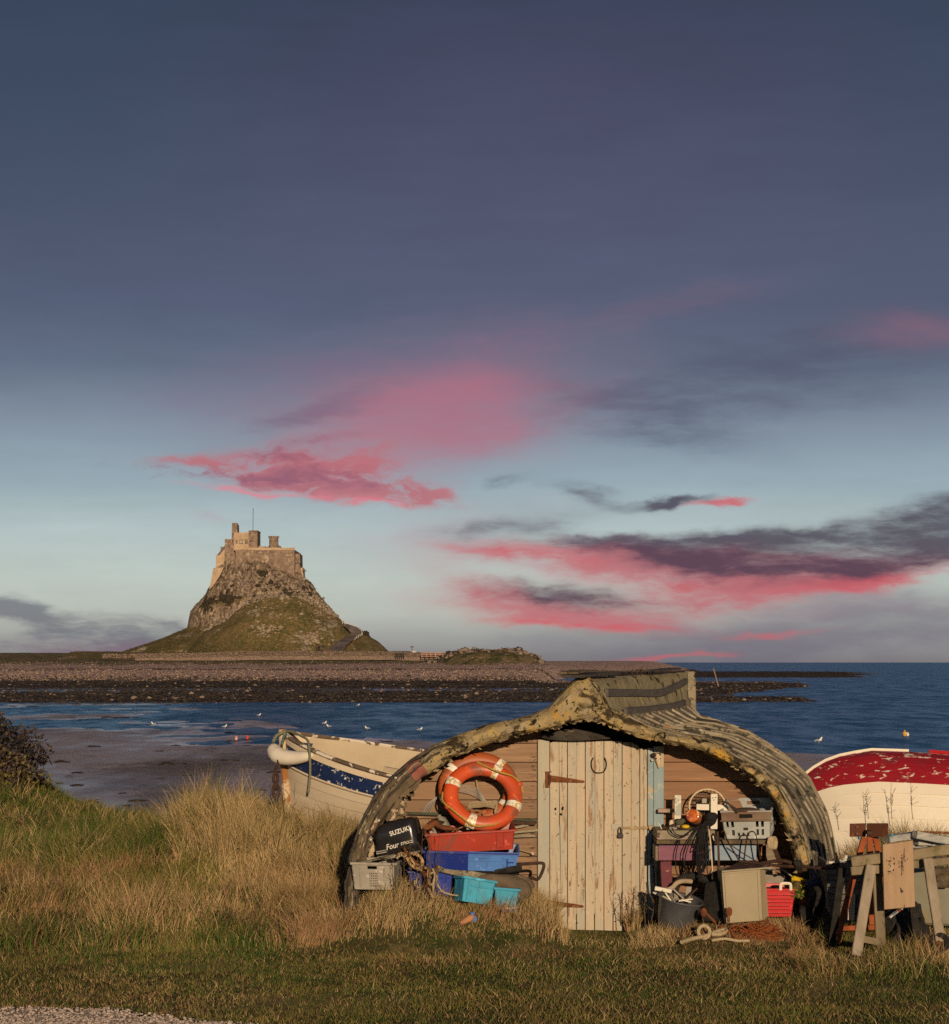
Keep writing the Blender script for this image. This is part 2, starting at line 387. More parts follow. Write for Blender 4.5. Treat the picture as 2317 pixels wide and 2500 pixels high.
def grid_obj(name, xs, ys, zf, m, smooth=True):
    X, Y = np.meshgrid(xs, ys); Z = zf(X, Y)
    n, k = X.shape
    me = bpy.data.meshes.new(name)
    co = np.stack([X.ravel(), Y.ravel(), Z.ravel()], 1).astype(np.float32)
    i = np.arange(n - 1)[:, None] * k + np.arange(k - 1)[None, :]
    f = np.stack([i, i + 1, i + 1 + k, i + k], -1).reshape(-1, 4)
    fast_mesh(me, co, f)
    if smooth: me.polygons.foreach_set('use_smooth', np.ones(len(me.polygons), bool))
    me.materials.append(m)
    o = bpy.data.objects.new(name, me); COL.objects.link(o); return o
def fast_mesh(me, co, f, midx=None):
    nf, k = f.shape
    me.vertices.add(len(co)); me.vertices.foreach_set('co', np.ascontiguousarray(co, np.float32).ravel())
    me.loops.add(nf * k); me.loops.foreach_set('vertex_index', np.ascontiguousarray(f, np.int32).ravel())
    me.polygons.add(nf); me.polygons.foreach_set('loop_start', np.arange(nf, dtype=np.int32) * k)
    if midx is not None: me.polygons.foreach_set('material_index', midx.astype(np.int32))
    me.update(calc_edges=True)
m_soil = mat('turf_soil', (.075, .062, .026, 1), (.040, .046, .014, 1), 1.3, rough=0.95, bump=0.6, bscale=30, coords='World', rnd=False, spec=.1,
             patches=[((.20, .14, .065, 1), .9, .52, .12), ((.035, .055, .014, 1), .7, .55, .1)])
m_gravel = mat('gravel_path', (.62, .49, .40, 1), (.40, .31, .26, 1), 60, rough=.95, bump=1.0, bscale=55, coords='World', rnd=False, spec=.15, bdist=.05,
               patches=[((.70, .58, .48, 1), 120, .62, .05), ((.22, .17, .14, 1), 150, .60, .05)])
def mix_axis(a, b, n): return np.linspace(a, b, n)
xs = np.concatenate([mix_axis(-70, -11, 40), mix_axis(-10.9, 8, 230), mix_axis(8.3, 70, 40)])
ys = np.concatenate([mix_axis(-30, 9, 30), mix_axis(9.1, 26, 230), mix_axis(26.15, 50, 120)])
o = grid_obj('ground', xs, ys, near_z, m_soil); tag(o, kind='structure')
# gravel path in the near left corner
def path_edge(x):   # far edge of the gravel in y, as a function of x
    x = np.asarray(x, float)
    e = 14.66 + 0.02 * (x + 3.4) - 0.50 * np.clip(x + 2.75, 0, 9) - .30 * sstep(-2.3, -1.0, x)
    return e + (fbm(x * 2.2, x * 0, 3, 9) - .5) * .24
pxs = np.linspace(-20, 6, 260); pys = np.linspace(0, 1, 70)
PX, T = np.meshgrid(pxs, pys); PE = path_edge(PX); PY = PE - 3.4 * (1 - T)
co = np.stack([PX.ravel(), PY.ravel(), (near_z(PX, PY) + .012 * (1 - T ** 14) - .004 * T ** 14 + .006 * (fbm(PX * 18, PY * 18, 2, 3) - .5)).ravel()], 1)
me = bpy.data.meshes.new('gravel_path'); i = np.arange(69)[:, None] * 260 + np.arange(259)[None, :]
fast_mesh(me, co, np.stack([i, i + 1, i + 261, i + 260], -1).reshape(-1, 4)); me.materials.append(m_gravel)
o = bpy.data.objects.new('gravel_path', me); COL.objects.link(o); tag(o, kind='structure')
GRAVEL = True
# ---------------------------------------------------------------- sea
def water_mat(name, c, gl, bscale, bstr, stretch, rough=.12):
    m = bpy.data.materials.new(name); m.use_nodes = True; nt = m.node_tree; nd = nt.nodes; L = nt.links.new; nd.clear()
    g = nd.new('ShaderNodeNewGeometry'); mp = nd.new('ShaderNodeMapping'); mp.inputs['Scale'].default_value = stretch; L(g.outputs['Position'], mp.inputs[0])
    n = nd.new('ShaderNodeTexNoise'); n.inputs['Scale'].default_value = bscale; n.inputs['Detail'].default_value = 9; n.inputs['Roughness'].default_value = .72; L(mp.outputs[0], n.inputs[0])
    bn = nd.new('ShaderNodeBump'); bn.inputs['Strength'].default_value = bstr; bn.inputs['Distance'].default_value = .25; L(n.outputs[0], bn.inputs['Height'])
    r = nd.new('ShaderNodeMapRange'); r.inputs[1].default_value = .40; r.inputs[2].default_value = .60; r.inputs[3].default_value = gl * .15; r.inputs[4].default_value = gl * 2.1; L(n.outputs[0], r.inputs[0])
    d = nd.new('ShaderNodeBsdfDiffuse'); d.inputs[0].default_value = c
    gs = nd.new('ShaderNodeBsdfGlossy'); gs.inputs['Roughness'].default_value = rough; gs.inputs[0].default_value = (.55, .78, 1.0, 1); L(bn.outputs[0], gs.inputs['Normal'])
    mx = nd.new('ShaderNodeMixShader'); L(r.outputs[0], mx.inputs[0]); L(d.outputs[0], mx.inputs[1]); L(gs.outputs[0], mx.inputs[2])
    out = nd.new('ShaderNodeOutputMaterial'); L(mx.outputs[0], out.inputs[0]); return m
m_sea = water_mat('sea_water', (.042, .13, .28, 1), .22, 1.0, 1.0, (.55, .16, 1))
sea = MB().add([(-30000, 44, SEA), (30000, 44, SEA), (30000, 45000, SEA), (-30000, 45000, SEA)], [(0, 1, 2, 3)]).build('sea', m_sea); tag(sea, kind='structure')
# ---------------------------------------------------------------- foreshore (mud, rocks, shingle, far land) in one sheet
def ucol(x, y): return x / y * FPX + CX
def far_z(x, y):
    u = ucol(x, y)
    wob = (fbm(x * .02, y * .03, 3, 11) - .5)
    # mud flat in front of the bay
    ylow = np.interp(u, [300, 540, 600, 700, 880, 1100, 2400], [176, 165, 148, 133, 115, 103, 87]) + wob * 14
    mud = -1.463 + (fbm(x * .10, y * .06, 4, 21) - .5) * .22 + (fbm(x * .7, y * .4, 3, 22) - .5) * .07
    mud = mud - .05 * sstep(75, 130, y) * (u < 1400) - .030 * sstep(800, 1500, u)
    sea = -2.1
    z = np.where(y < ylow, mud, sea * 1.0)
    k = sstep(-6, 4, y - ylow); z = mud * (1 - k) + sea * k
    left = sstep(620, 520, u + wob * 80); z = np.maximum(z, mud * left + sea * (1 - left))
    # dark rocky shore beyond the bay
    rough = (fbm(x * .25, y * .25, 4, 31) - .5)
    lim = np.interp(y, [196, 206, 222, 228, 262, 300, 340, 372, 380], [1500, 2080, 1985, 1780, 1830, 1990, 1960, 1900, 1500])
    rock = -1.32 + rough * .55
    rock = np.where((y > 262) & (y < 312), -1.47 + rough * .35 + .25 * sstep(1380, 1500, u), rock)
    rock = np.where(y > 312, -1.30 + (y - 312) * .004 + rough * .6, rock)
    a = sstep(196, 203, y + wob * 12) * sstep(390, 378, y) * sstep(0, -60, u - lim + wob * 220)
    z = np.maximum(z, rock * a + sea * (1 - a))
    # rising shingle beach and land
    rise = np.interp(y, [330, 350, 400, 450, 500, 600, 640, 700, 1000], [-1.2, -.75, .06, .87, 1.68, 3.3, 4.0, 5.6, 6.0])
    rise = rise + rough * .25 + sstep(560, 640, y) * (fbm(x * .02, y * .01, 3, 41) - .5) * .6
    rlim = np.interp(y, [330, 400, 470, 520, 560, 640, 700, 1000], [1330, 1340, 1370, 1365, 1340, 1180, 960, 700])
    b = sstep(310, 330, y) * sstep(20, -40, u - rlim + wob * 60)
    z = np.maximum(z, rise * b + sea * (1 - b))
    # grassy rocky knoll at the end of the beach
    kx = (u - 1195) / 128; ky = (y - 552) / 36
    kn = 2.8 + 3.0 * (1 + rough * .5 + (fbm(x * .12, y * .1, 3, 88) - .5) * .9) * np.exp(-np.abs(kx) ** 3.2 - ky ** 2) + rough * .9 * np.exp(-kx ** 2 - ky ** 2)
    kb = np.exp(-np.abs(kx) ** 3 - ky ** 2); z = np.where(kb > .22, np.maximum(z, kn * sstep(.22, .5, kb) + z * (1 - sstep(.22, .5, kb))), z)
    # pale shingle bar behind the knoll
    cb = sstep(600, 650, y) * sstep(1000, 950, y) * sstep(1110, 1230, u) * sstep(1760, 1560, u + wob * 60)
    z = np.maximum(z, (np.interp(y, [600, 700, 820, 950], [.2, 2.3, 3.0, 2.9]) + rough * .2) * cb + sea * (1 - cb))
    # long low spit
    db = sstep(500, 540, y) * sstep(900, 780, y) * sstep(2330, 1900, u + wob * 200)* sstep(1200, 1300, u)
    z = np.maximum(z, (-1.05 + rough * .5) * db + sea * (1 - db))
    return z
UU = np.concatenate([np.linspace(-6000, -150, 60), np.linspace(-120, 2450, 640), np.linspace(2500, 8000, 60)])
YY = np.exp(np.linspace(math.log(44), math.log(1010), 420))
U, Y = np.meshgrid(UU, YY); X = (U - CX) / FPX * Y; Z = far_z(X, Y)
def far_mat():
    m = bpy.data.materials.new('foreshore'); m.use_nodes = True; nt = m.node_tree; nd = nt.nodes; L = nt.links.new
    b = nd['Principled BSDF']; g = nd.new('ShaderNodeNewGeometry'); sp = nd.new('ShaderNodeSeparateXYZ'); L(g.outputs['Position'], sp.inputs[0])
    def nz(sc, st=(1, 1, 1), dt=6, ro=.65):
        mp = nd.new('ShaderNodeMapping'); mp.inputs['Scale'].default_value = st; L(g.outputs['Position'], mp.inputs[0])
        n = nd.new('ShaderNodeTexNoise'); n.inputs['Scale'].default_value = sc; n.inputs['Detail'].default_value = dt; n.inputs['Roughness'].default_value = ro; L(mp.outputs[0], n.inputs[0]); return n.outputs[0]
    def mth(op, a, bb):
        n = nd.new('ShaderNodeMath'); n.operation = op
        for i, v in enumerate((a, bb)):
            if isinstance(v, (int, float)): n.inputs[i].default_value = v
            else: L(v, n.inputs[i])
        return n.outputs[0]
    def rg(v, a, bb, s=True):
        n = nd.new('ShaderNodeMapRange'); n.inputs[1].default_value = a; n.inputs[2].default_value = bb
        if s: n.interpolation_type = 'SMOOTHSTEP'
        L(v, n.inputs[0]); return n.outputs[0]
    def mx(f, a, c):
        n = nd.new('ShaderNodeMix'); n.data_type = 'RGBA'
        for i, v in ((0, f), (6, a), (7, c)):
            if isinstance(v, (tuple, float)): n.inputs[i].default_value = v
            else: L(v, n.inputs[i])
        return n.outputs[2]
    stone = nz(1.6, (1, .5, 1), 8); big = nz(.03, (1, .6, 1)); mid = nz(.18, (1, .25, 1), 7)
    yy = mth('ADD', sp.outputs[1], mth('MULTIPLY', mth('SUBTRACT', mid, .5), 60.0))
    mud = mx(rg(mid, .42, .6), (.40, .33, .33, 1), (.20, .165, .165, 1))
    dark = mx(rg(stone, .45, .62), (.030, .022, .016, 1), (.15, .105, .072, 1))
    shing = mx(rg(stone, .38, .62), (.24, .15, .115, 1), (.72, .50, .40, 1))
    wrack = mx(rg(stone, .45, .6), (.05, .03, .025, 1), (.2, .14, .11, 1))
    grass = mx(rg(nz(.25, (1, .6, 1), 7), .38, .60), (.070, .075, .024, 1), (.24, .17, .08, 1))
    grass = mx(rg(nz(.5, (1, 1, 1), 7), .56, .62), grass, (.36, .27, .19, 1))
    c = mud
    c = mx(rg(yy, 180, 192), c, dark)
    c = mx(rg(mth('ADD', yy, mth('MULTIPLY', mth('SUBTRACT', stone, .5), 30.0)), 345, 385), c, shing)
    # wrack lines: dark weed along the beach
    w = mth('MULTIPLY', rg(yy, 438, 446), mth('SUBTRACT', 1.0, rg(yy, 456, 466)))
    c = mx(mth('MULTIPLY', w, rg(nz(.12, (1, 1, 1), 5), .38, .52)), c, wrack)
    hi = rg(mth('ADD', sp.outputs[2], mth('MULTIPLY', mth('SUBTRACT', mid, .5), 2.6)), 1.7, 2.3)
    nb = rg(yy, 640, 690)   # shingle bar stays pale
    right = rg(mth('SUBTRACT', sp.outputs[0], mth('MULTIPLY', sp.outputs[1], .030)), -2, 6)
    c = mx(mth('MULTIPLY', hi, mth('SUBTRACT', 1.0, mth('MULTIPLY', nb, right))), c, grass)
    low = mth('MULTIPLY', rg(sp.outputs[1], 480, 500), mth('SUBTRACT', 1.0, rg(sp.outputs[2], -.6, .2)))
    c = mx(low, c, dark)
    L(c, b.inputs['Base Color'])
    # wet below a hand's breadth above the sea: shiny
    wet = mth('SUBTRACT', 1.0, rg(mth('ADD', sp.outputs[2], mth('MULTIPLY', mth('SUBTRACT', mid, .5), .2)), -1.52, -1.36))
    rr = nd.new('ShaderNodeMapRange'); L(wet, rr.inputs[0]); rr.inputs[3].default_value = .85; rr.inputs[4].default_value = .22; L(rr.outputs[0], b.inputs['Roughness'])
    sp2 = nd.new('ShaderNodeMapRange'); L(wet, sp2.inputs[0]); sp2.inputs[3].default_value = .1; sp2.inputs[4].default_value = .55; L(sp2.outputs[0], b.inputs['Specular IOR Level'])
    bn = nd.new('ShaderNodeBump'); bn.inputs['Strength'].default_value = .9; bn.inputs['Distance'].default_value = .5; bs = nd.new('ShaderNodeMapRange'); L(wet, bs.inputs[0]); bs.inputs[3].default_value = 1.0; bs.inputs[4].default_value = .06; L(bs.outputs[0], bn.inputs['Strength']); L(stone, bn.inputs['Height']); L(bn.outputs[0], b.inputs['Normal'])
    return m
me = bpy.data.meshes.new('foreshore'); k = len(UU); i = np.arange(len(YY) - 1)[:, None] * k + np.arange(k - 1)[None, :]
fast_mesh(me, np.stack([X.ravel(), Y.ravel(), Z.ravel()], 1), np.stack([i, i + 1, i + 1 + k, i + k], -1).reshape(-1, 4))
me.polygons.foreach_set('use_smooth', np.ones(len(me.polygons), bool)); me.materials.append(far_mat())
o = bpy.data.objects.new('foreshore', me); COL.objects.link(o); tag(o, kind='structure')
# ---------------------------------------------------------------- loose stones and weed (nobody could count them)
def scatter_rocks(name, pts, size, mats, midx, flat=.6, label=None, cat='stones', up=0.0):
    n = len(pts)
    base = bmesh.new(); bmesh.ops.create_icosphere(base, subdivisions=1, radius=1.0)
    bv = np.array([v.co[:] for v in base.verts]); bf = np.array([[v.index for v in f.verts] for f in base.faces]); base.free()
    jit = 1 + (rng.random((n, len(bv), 1)) - .5) * .7
    sc = size[:, None, None] * np.array([1, 1, flat])[None, None, :] * (1 + (rng.random((n, 1, 3)) - .5) * .6)
    th = rng.random(n) * 6.28; c, s = np.cos(th)[:, None], np.sin(th)[:, None]
    v = bv[None] * jit * sc; vx = v[..., 0] * c - v[..., 1] * s; vy = v[..., 0] * s + v[..., 1] * c
    v = np.stack([vx, vy, v[..., 2]], -1) + pts[:, None, :] + np.array([0, 0, up])
    f = bf[None] + (np.arange(n) * len(bv))[:, None, None]
    me = bpy.data.meshes.new(name); fast_mesh(me, v.reshape(-1, 3), f.reshape(-1, 3), np.repeat(midx, len(bf)))
    for m in mats: me.materials.append(m)
    o = bpy.data.objects.new(name, me); COL.objects.link(o); tag(o, label, cat, kind='stuff'); return o
m_rd = mat('dark_rock', (.020, .016, .013, 1), (.055, .042, .032, 1), .8, rough=.7, bump=.5, coords='World', rnd=False)
m_rl = mat('pale_rock', (.30, .22, .16, 1), (.16, .12, .09, 1), .8, rough=.9, bump=.5, coords='World', rnd=False)
m_weed = mat('seaweed', (.012, .010, .008, 1), (.035, .022, .012, 1), 2, rough=.6, bump=.6, coords='World', rnd=False)
N = 26000; yy = 198 + 190 * rng.random(N) ** 1.2; uu = rng.uniform(-150, 2100, N); xx = (uu - CX) / FPX * yy; zz = far_z(xx, yy)
ok = zz > -1.62; xx, yy, zz = xx[ok], yy[ok], zz[ok]; n = len(xx)
sz = .06 + .34 * rng.random(n) ** 8; mi = (rng.random(n) < .09).astype(int)
scatter_rocks('shore_rocks', np.stack([xx, yy, zz], 1), sz, [m_rd, m_rl], mi, .6, 'dark weedy stones strewn over the low tide shore', 'rocks')
N = 900; yy = rng.uniform(52, 200, N) ; uu = rng.uniform(-200, 2317, N); xx = (uu - CX) / FPX * yy; zz = far_z(xx, yy)
dens = fbm(xx * .15, yy * .05, 3, 77); ok = (zz > -1.6) & (dens > .5); xx, yy, zz = xx[ok], yy[ok], zz[ok]
scatter_rocks('seaweed_clumps', np.stack([xx, yy, zz], 1), .10 + .5 * rng.random(len(xx)) ** 3, [m_weed], np.zeros(len(xx), int), .13, 'dark clumps of seaweed lying on the wet mud flat', 'seaweed')
m_peb = mat('gravel_stone', (.52, .42, .35, 1), (.34, .27, .23, 1), 30, rough=.9, bump=0, coords='World', rnd=False)
m_ped = mat('dark_gravel_stone', (.20, .16, .135, 1), (.13, .11, .10, 1), 30, rough=.9, bump=0, coords='World', rnd=False)
n = 26000; px_ = rng.uniform(-4.5, 1.0, n); pe = path_edge(px_); py_ = pe - 1.9 * rng.random(n) ** .8 + .03; k = (py_ > 13.0); px_, py_ = px_[k], py_[k]
scatter_rocks('path_gravel', np.stack([px_, py_, near_z(px_, py_) + .014], 1), .006 + .011 * rng.random(len(px_)) ** 2, [m_peb, m_ped], (rng.random(len(px_)) < .25).astype(int), .7, 'loose pale gravel on the path in the near left corner', 'gravel')
m_shg = mat('shingle_stone', (.42, .29, .215, 1), (.34, .235, .175, 1), .6, rough=.95, bump=0, coords='World', rnd=False)
N = 17000; yy = rng.uniform(352, 560, N); uu = rng.uniform(-60, 1400, N); xx = (uu - CX) / FPX * yy; zz = far_z(xx, yy); ok = (zz > -1.2) & (rng.random(N) < np.where(yy > 455, .25, 1)); xx, yy, zz = xx[ok], yy[ok], zz[ok]
scatter_rocks('shingle_stones', np.stack([xx, yy, zz], 1), .07 + .15 * rng.random(len(xx)) ** 3, [m_shg, m_rl, m_rd], rng.choice([0, 0, 0, 0, 0, 1, 2], len(xx)), .6, 'pinkish shingle stones along the far beach', 'stones')
# pale boulders on the knoll
n = 420; uu = np.concatenate([rng.normal(1120, 32, n // 2), rng.normal(1268, 14, n // 4), rng.uniform(1060, 1340, n // 4)]); yy = rng.uniform(528, 556, len(uu)); xx = (uu - CX) / FPX * yy; zz = far_z(xx, yy); k = zz > 2.2
scatter_rocks('knoll_boulders', np.stack([xx[k], yy[k], zz[k]], 1), .25 + .75 * rng.random(k.sum()) ** 3, [m_rl, m_rd], (rng.random(k.sum()) < .3).astype(int), .8, 'pale boulders and rubble on the low knoll at the end of the beach', 'rocks')
# ================================================================ crag
DC = 650.0; S = DC / FPX
def cw(px): return (px - CX) * S
def ch(py): return CAMZ - (py - HY) * S
Lp = [(300, 1592), (400, 1558), (440, 1541), (459, 1534), (466, 1498), (480, 1478), (500, 1455), (513, 1432), (528, 1416), (540, 1386), (552, 1362), (575, 1345)]
Rp = [(660, 1352), (716, 1394), (741, 1408), (764, 1431), (781, 1455), (799, 1480), (822, 1507), (836, 1522), (852, 1535), (884, 1543), (898, 1552), (922, 1566), (938, 1580), (950, 1592)]
CXH = cw(615)
lx = np.array([CXH - cw(p) for p, q in Lp][::-1]); lz = np.array([ch(q) for p, q in Lp][::-1])
rx = np.array([cw(p) - CXH for p, q in Rp]); rz = np.array([ch(q) for p, q in Rp])
BASE = 4.0
def crag_z(x, y):
    dx = x - CXH; dy = (y - DC) * np.where(y < DC, 1.0, 1.1)
    r = np.sqrt(dx ** 2 + dy ** 2) + 1e-6
    w = .5 + .5 * (dx / r); w = sstep(.12, .88, w)
    n1 = fbm(x * .07, y * .07, 4, 51) - .5; n2 = fbm(x * .22, y * .22, 5, 52, .6) - .5; n3 = fbm(x * .8, y * .8, 3, 53, .6) - .5
    rr = r * (1 + (n1 * .10 + n2 * .07) * sstep(0, 12, np.abs(dy)))
    hl = np.interp(rr, lx, lz, right=BASE - 3); hr = np.interp(rr, rx, rz, right=BASE - 3)
    h = hl * (1 - w) + hr * w
    steep = sstep(ch(1560), ch(1480), h)
    h = h + (n2 * 2.6 + n3 * 1.5 + np.abs(n2) * 1.5) * steep + n3 * .35
    top = ch(1372); h = np.where(h > top, top + (h - top) * .3, h)
    # grassy shoulder in front of the crag: dome with its brow seen at 690,1457
    u = (x / y * FPX + CX)
    br = np.interp(u, [455, 500, 560, 600, 640, 690, 740, 790, 830, 870, 900, 950], [1592, 1545, 1512, 1480, 1463, 1457, 1465, 1492, 1515, 1550, 1575, 1592])
    bz = ch(br); yc = 618.0
    g = np.interp(np.abs(y - yc), [0, 6, 14, 24, 34], [1, .96, .72, .30, 0.0]); g = np.where(y > yc, np.maximum(g, .9 * sstep(660, 618, y) + .0), g)
    gz = BASE - 1.5 + (bz - BASE + 1.5) * g + n1 * .8 + n3 * .12
    h = np.maximum(h, gz)
    # road bench up the right side
    return h
xs = np.arange(cw(230), cw(1010), .33); ys = np.arange(584, 700, .42)
X, Y = np.meshgrid(xs, ys); Z = crag_z(X, Y); CR = (xs, ys, Z)
def crag_mat():
    m = bpy.data.materials.new('crag'); m.use_nodes = True; nt = m.node_tree; nd = nt.nodes; L = nt.links.new
    b = nd['Principled BSDF']; g = nd.new('ShaderNodeNewGeometry'); sp = nd.new('ShaderNodeSeparateXYZ'); L(g.outputs['Position'], sp.inputs[0])
    sn = nd.new('ShaderNodeSeparateXYZ'); L(g.outputs['True Normal'], sn.inputs[0])
    def nz(sc, st=(1, 1, 1), dt=7, ro=.68, dist=.4):
        mp = nd.new('ShaderNodeMapping'); mp.inputs['Scale'].default_value = st; L(g.outputs['Position'], mp.inputs[0])
        n = nd.new('ShaderNodeTexNoise'); n.inputs['Scale'].default_value = sc; n.inputs['Detail'].default_value = dt; n.inputs['Roughness'].default_value = ro; n.inputs['Distortion'].default_value = dist; L(mp.outputs[0], n.inputs[0]); return n.outputs[0]
    def mth(op, a, bb):
        n = nd.new('ShaderNodeMath'); n.operation = op
        for i, v in enumerate((a, bb)):
            if isinstance(v, (int, float)): n.inputs[i].default_value = v
            else: L(v, n.inputs[i])
        return n.outputs[0]
    def rg(v, a, bb):
        n = nd.new('ShaderNodeMapRange'); n.inputs[1].default_value = a; n.inputs[2].default_value = bb; n.interpolation_type = 'SMOOTHSTEP'; L(v, n.inputs[0]); return n.outputs[0]
    def mx(f, a, c):
        n = nd.new('ShaderNodeMix'); n.data_type = 'RGBA'
        for i, v in ((0, f), (6, a), (7, c)):
            if isinstance(v, (tuple, float)): n.inputs[i].default_value = v
            else: L(v, n.inputs[i])
        return n.outputs[2]
    n1 = nz(.35); n2 = nz(.9, (1, 1, .35)); n3 = nz(.12)
    rock = mx(rg(n2, .40, .60), (.10, .072, .050, 1), (.32, .235, .17, 1))
    rock = mx(rg(nz(.8, (1, 1, .8), 8), .54, .62), rock, (.44, .345, .255, 1))
    rock = mx(rg(nz(.5, (1, 1, 1), 5), .60, .68), rock, (.055, .040, .026, 1))
    grass = mx(rg(n3, .42, .62), (.085, .080, .028, 1), (.17, .120, .050, 1))
    grass = mx(rg(nz(1.5), .45, .65), grass, (.26, .185, .085, 1))
    # bare pale scree patches on the grassy shoulder
    pz = mth('MULTIPLY', rg(nz(.09, (1, 1, 1.8), 5), .56, .62), rg(nz(1.1, (1, 1, 1), 7), .46, .54))
    grass = mx(pz, grass, (.40, .32, .245, 1))
    gm = mth('MULTIPLY', rg(mth('ADD', sn.outputs[2], mth('MULTIPLY', mth('SUBTRACT', n1, .5), .5)), .50, .60), mth('SUBTRACT', 1.0, rg(mth('ADD', sp.outputs[2], mth('MULTIPLY', mth('SUBTRACT', n3, .5), 10.0)), 20.5, 27.0)))
    L(mx(gm, rock, grass), b.inputs['Base Color']); b.inputs['Roughness'].default_value = .95; b.inputs['Specular IOR Level'].default_value = .1
    bn = nd.new('ShaderNodeBump'); bn.inputs['Strength'].default_value = .9; bn.inputs['Distance'].default_value = .8; L(n2, bn.inputs['Height']); L(bn.outputs[0], b.inputs['Normal'])
    return m
me = bpy.data.meshes.new('hill'); k = len(xs); i = np.arange(len(ys) - 1)[:, None] * k + np.arange(k - 1)[None, :]
Yd = Y + (fbm(X * .5, Z * .35, 3, 61) - .5) * 2.2 * sstep(ch(1560), ch(1500), Z) * (Y < 660)
fast_mesh(me, np.stack([X.ravel(), Yd.ravel(), Z.ravel()], 1), np.stack([i, i + 1, i + 1 + k, i + k], -1).reshape(-1, 4))
me.materials.append(crag_mat()); o = bpy.data.objects.new('hill', me); COL.objects.link(o); tag(o, kind='structure')
def hill_z(x, y):
    i = int(np.clip((x - CR[0][0]) / .33, 0, len(CR[0]) - 1)); j = int(np.clip((y - CR[1][0]) / .42, 0, len(CR[1]) - 1)); return float(CR[2][j, i])
# ---------------------------------------------------------------- castle
m_cs = mat('castle_stone', (.30, .215, .16, 1), (.155, .11, .082, 1), .9, rough=.95, bump=.6, bscale=1.4, rnd=False, bdist=.3, spec=.1, patches=[((.46, .36, .26, 1), .8, .58, .06), ((.12, .085, .06, 1), 1.3, .60, .06)])
m_cr = mat('castle_render', (.50, .37, .25, 1), (.36, .26, .17, 1), .6, rough=.95, bump=.3, rnd=False, spec=.1, patches=[((.30, .22, .16, 1), .7, .60, .06)])
m_roofl = mat('roof_lead', (.13, .12, .12, 1), (.09, .08, .08, 1), 1, rough=.8, bump=.2)
m_glassd = mat('dark_pane', (.02, .02, .025, 1), rough=.15, bump=0, spec=.5)
m_whitef = mat('white_frame', (.50, .46, .40, 1), (.42, .39, .34, 1), 2, rough=.7, bump=0)
castle = thing('castle', 'stone castle with round tower and flagpole on top of the rocky crag', 'castle', at(640, 1380, 648))
CY = 646.0
def cbox(name, x0, x1, y0, y1, Yf, depth, m, taper=0.0, batter=0.0, parent=None, course=0):
    a = at(x0, y1, Yf); b = at(x1, y0, Yf); t = taper * S; e = batter * S
    bot = [(a.x - e, Yf - e, a.z), (b.x + e, Yf - e, a.z), (b.x + e, Yf + depth, a.z), (a.x - e, Yf + depth, a.z)]
    top = [(a.x + t, Yf, b.z), (b.x - t, Yf, b.z), (b.x - t, Yf + depth, b.z), (a.x + t, Yf + depth, b.z)]
    o = MB().hexa(bot, top).build(name, m, parent or castle)
    return o
cbox('curtain_wall', 575, 719, 1342, 1412, 641.0, 24, m_cs)
w = cbox('parapet', 606, 718.5, 1337, 1343, 640.8, 1.2, m_cr)
cbox('bastion_wall', 551, 576, 1348, 1400, 643, 18, m_cs, taper=3)
cbox('keep_wall', 571, 609, 1300, 1344, 643.5, 12, m_cr)
cbox('keep_base', 548, 572, 1316, 1372, 645.0, 12, m_cs, taper=1)
cbox('stair_tower', 607, 628.5, 1296, 1344, 642.6, 9, m_cs)
cbox('tower_cap', 606.4, 629.1, 1294.8, 1296.6, 642.3, 9.6, m_cs)
cbox('chimney', 565.5, 580, 1280, 1318, 644.5, 5, m_cs, taper=.8)
for a in (566.4, 573.6): cbox('chimney_pot', a, a + 5.4, 1276.5, 1280.2, 645.2, 3, m_cs, taper=.8)
cbox('west_wing', 527, 553, 1354, 1388, 647, 14, m_cr)
# gabled roof on the west wing
p = [at(535, 1354, 647), at(561, 1354, 647), at(561, 1324, 647)]
MB().add([p[0], p[1], p[2], p[0] + Vector((0, 12, 0)), p[1] + Vector((0, 12, 0)), p[2] + Vector((0, 12, 0))], [(0, 1, 2), (5, 4, 3), (0, 2, 5, 3), (1, 4, 5, 2), (0, 3, 4, 1)]).build('gable', m_cr, castle)
MB().add([p[0] + Vector((-.5, -.3, 0)), p[2] + Vector((-.2, -.3, .6)), p[2] + Vector((-.2, 12.3, .6)), p[0] + Vector((-.5, 12.3, 0)), p[0] + Vector((-.1, -.3, -.3)), p[2] + Vector((0.3, -.3, 0.2)), p[2] + Vector((0.3, 12.3, 0.2)), p[0] + Vector((-.1, 12.3, -.3))],
         [(0, 1, 2, 3), (7, 6, 5, 4), (0, 4, 5, 1), (3, 2, 6, 7)]).build('roof', m_roofl, castle)
cbox('dormer', 538, 547, 1335, 1344, 649, 3, m_cs, taper=.8)
# battered buttress running down the rock on the left
bt = [at(526, 1388, 646.5), at(549, 1386, 644), at(536, 1410, 643), at(521, 1430, 642), at(512, 1440, 643), at(520, 1412, 645)]
pl = [(v.x, v.z) for v in bt]; MB().prism(pl[::-1], 641.5, 652).build('buttress', m_cr, castle)
MB().add([at(526, 1387.5, 646), at(551, 1387, 644.5), at(551, 1371, 646.5), at(526, 1388.5, 649)], [(0, 1, 2), (0, 2, 3)]).build('lean_to_roof', m_cs, castle)
cbox('upper_house', 629, 647, 1333.5, 1343, 646, 8, m_cr)
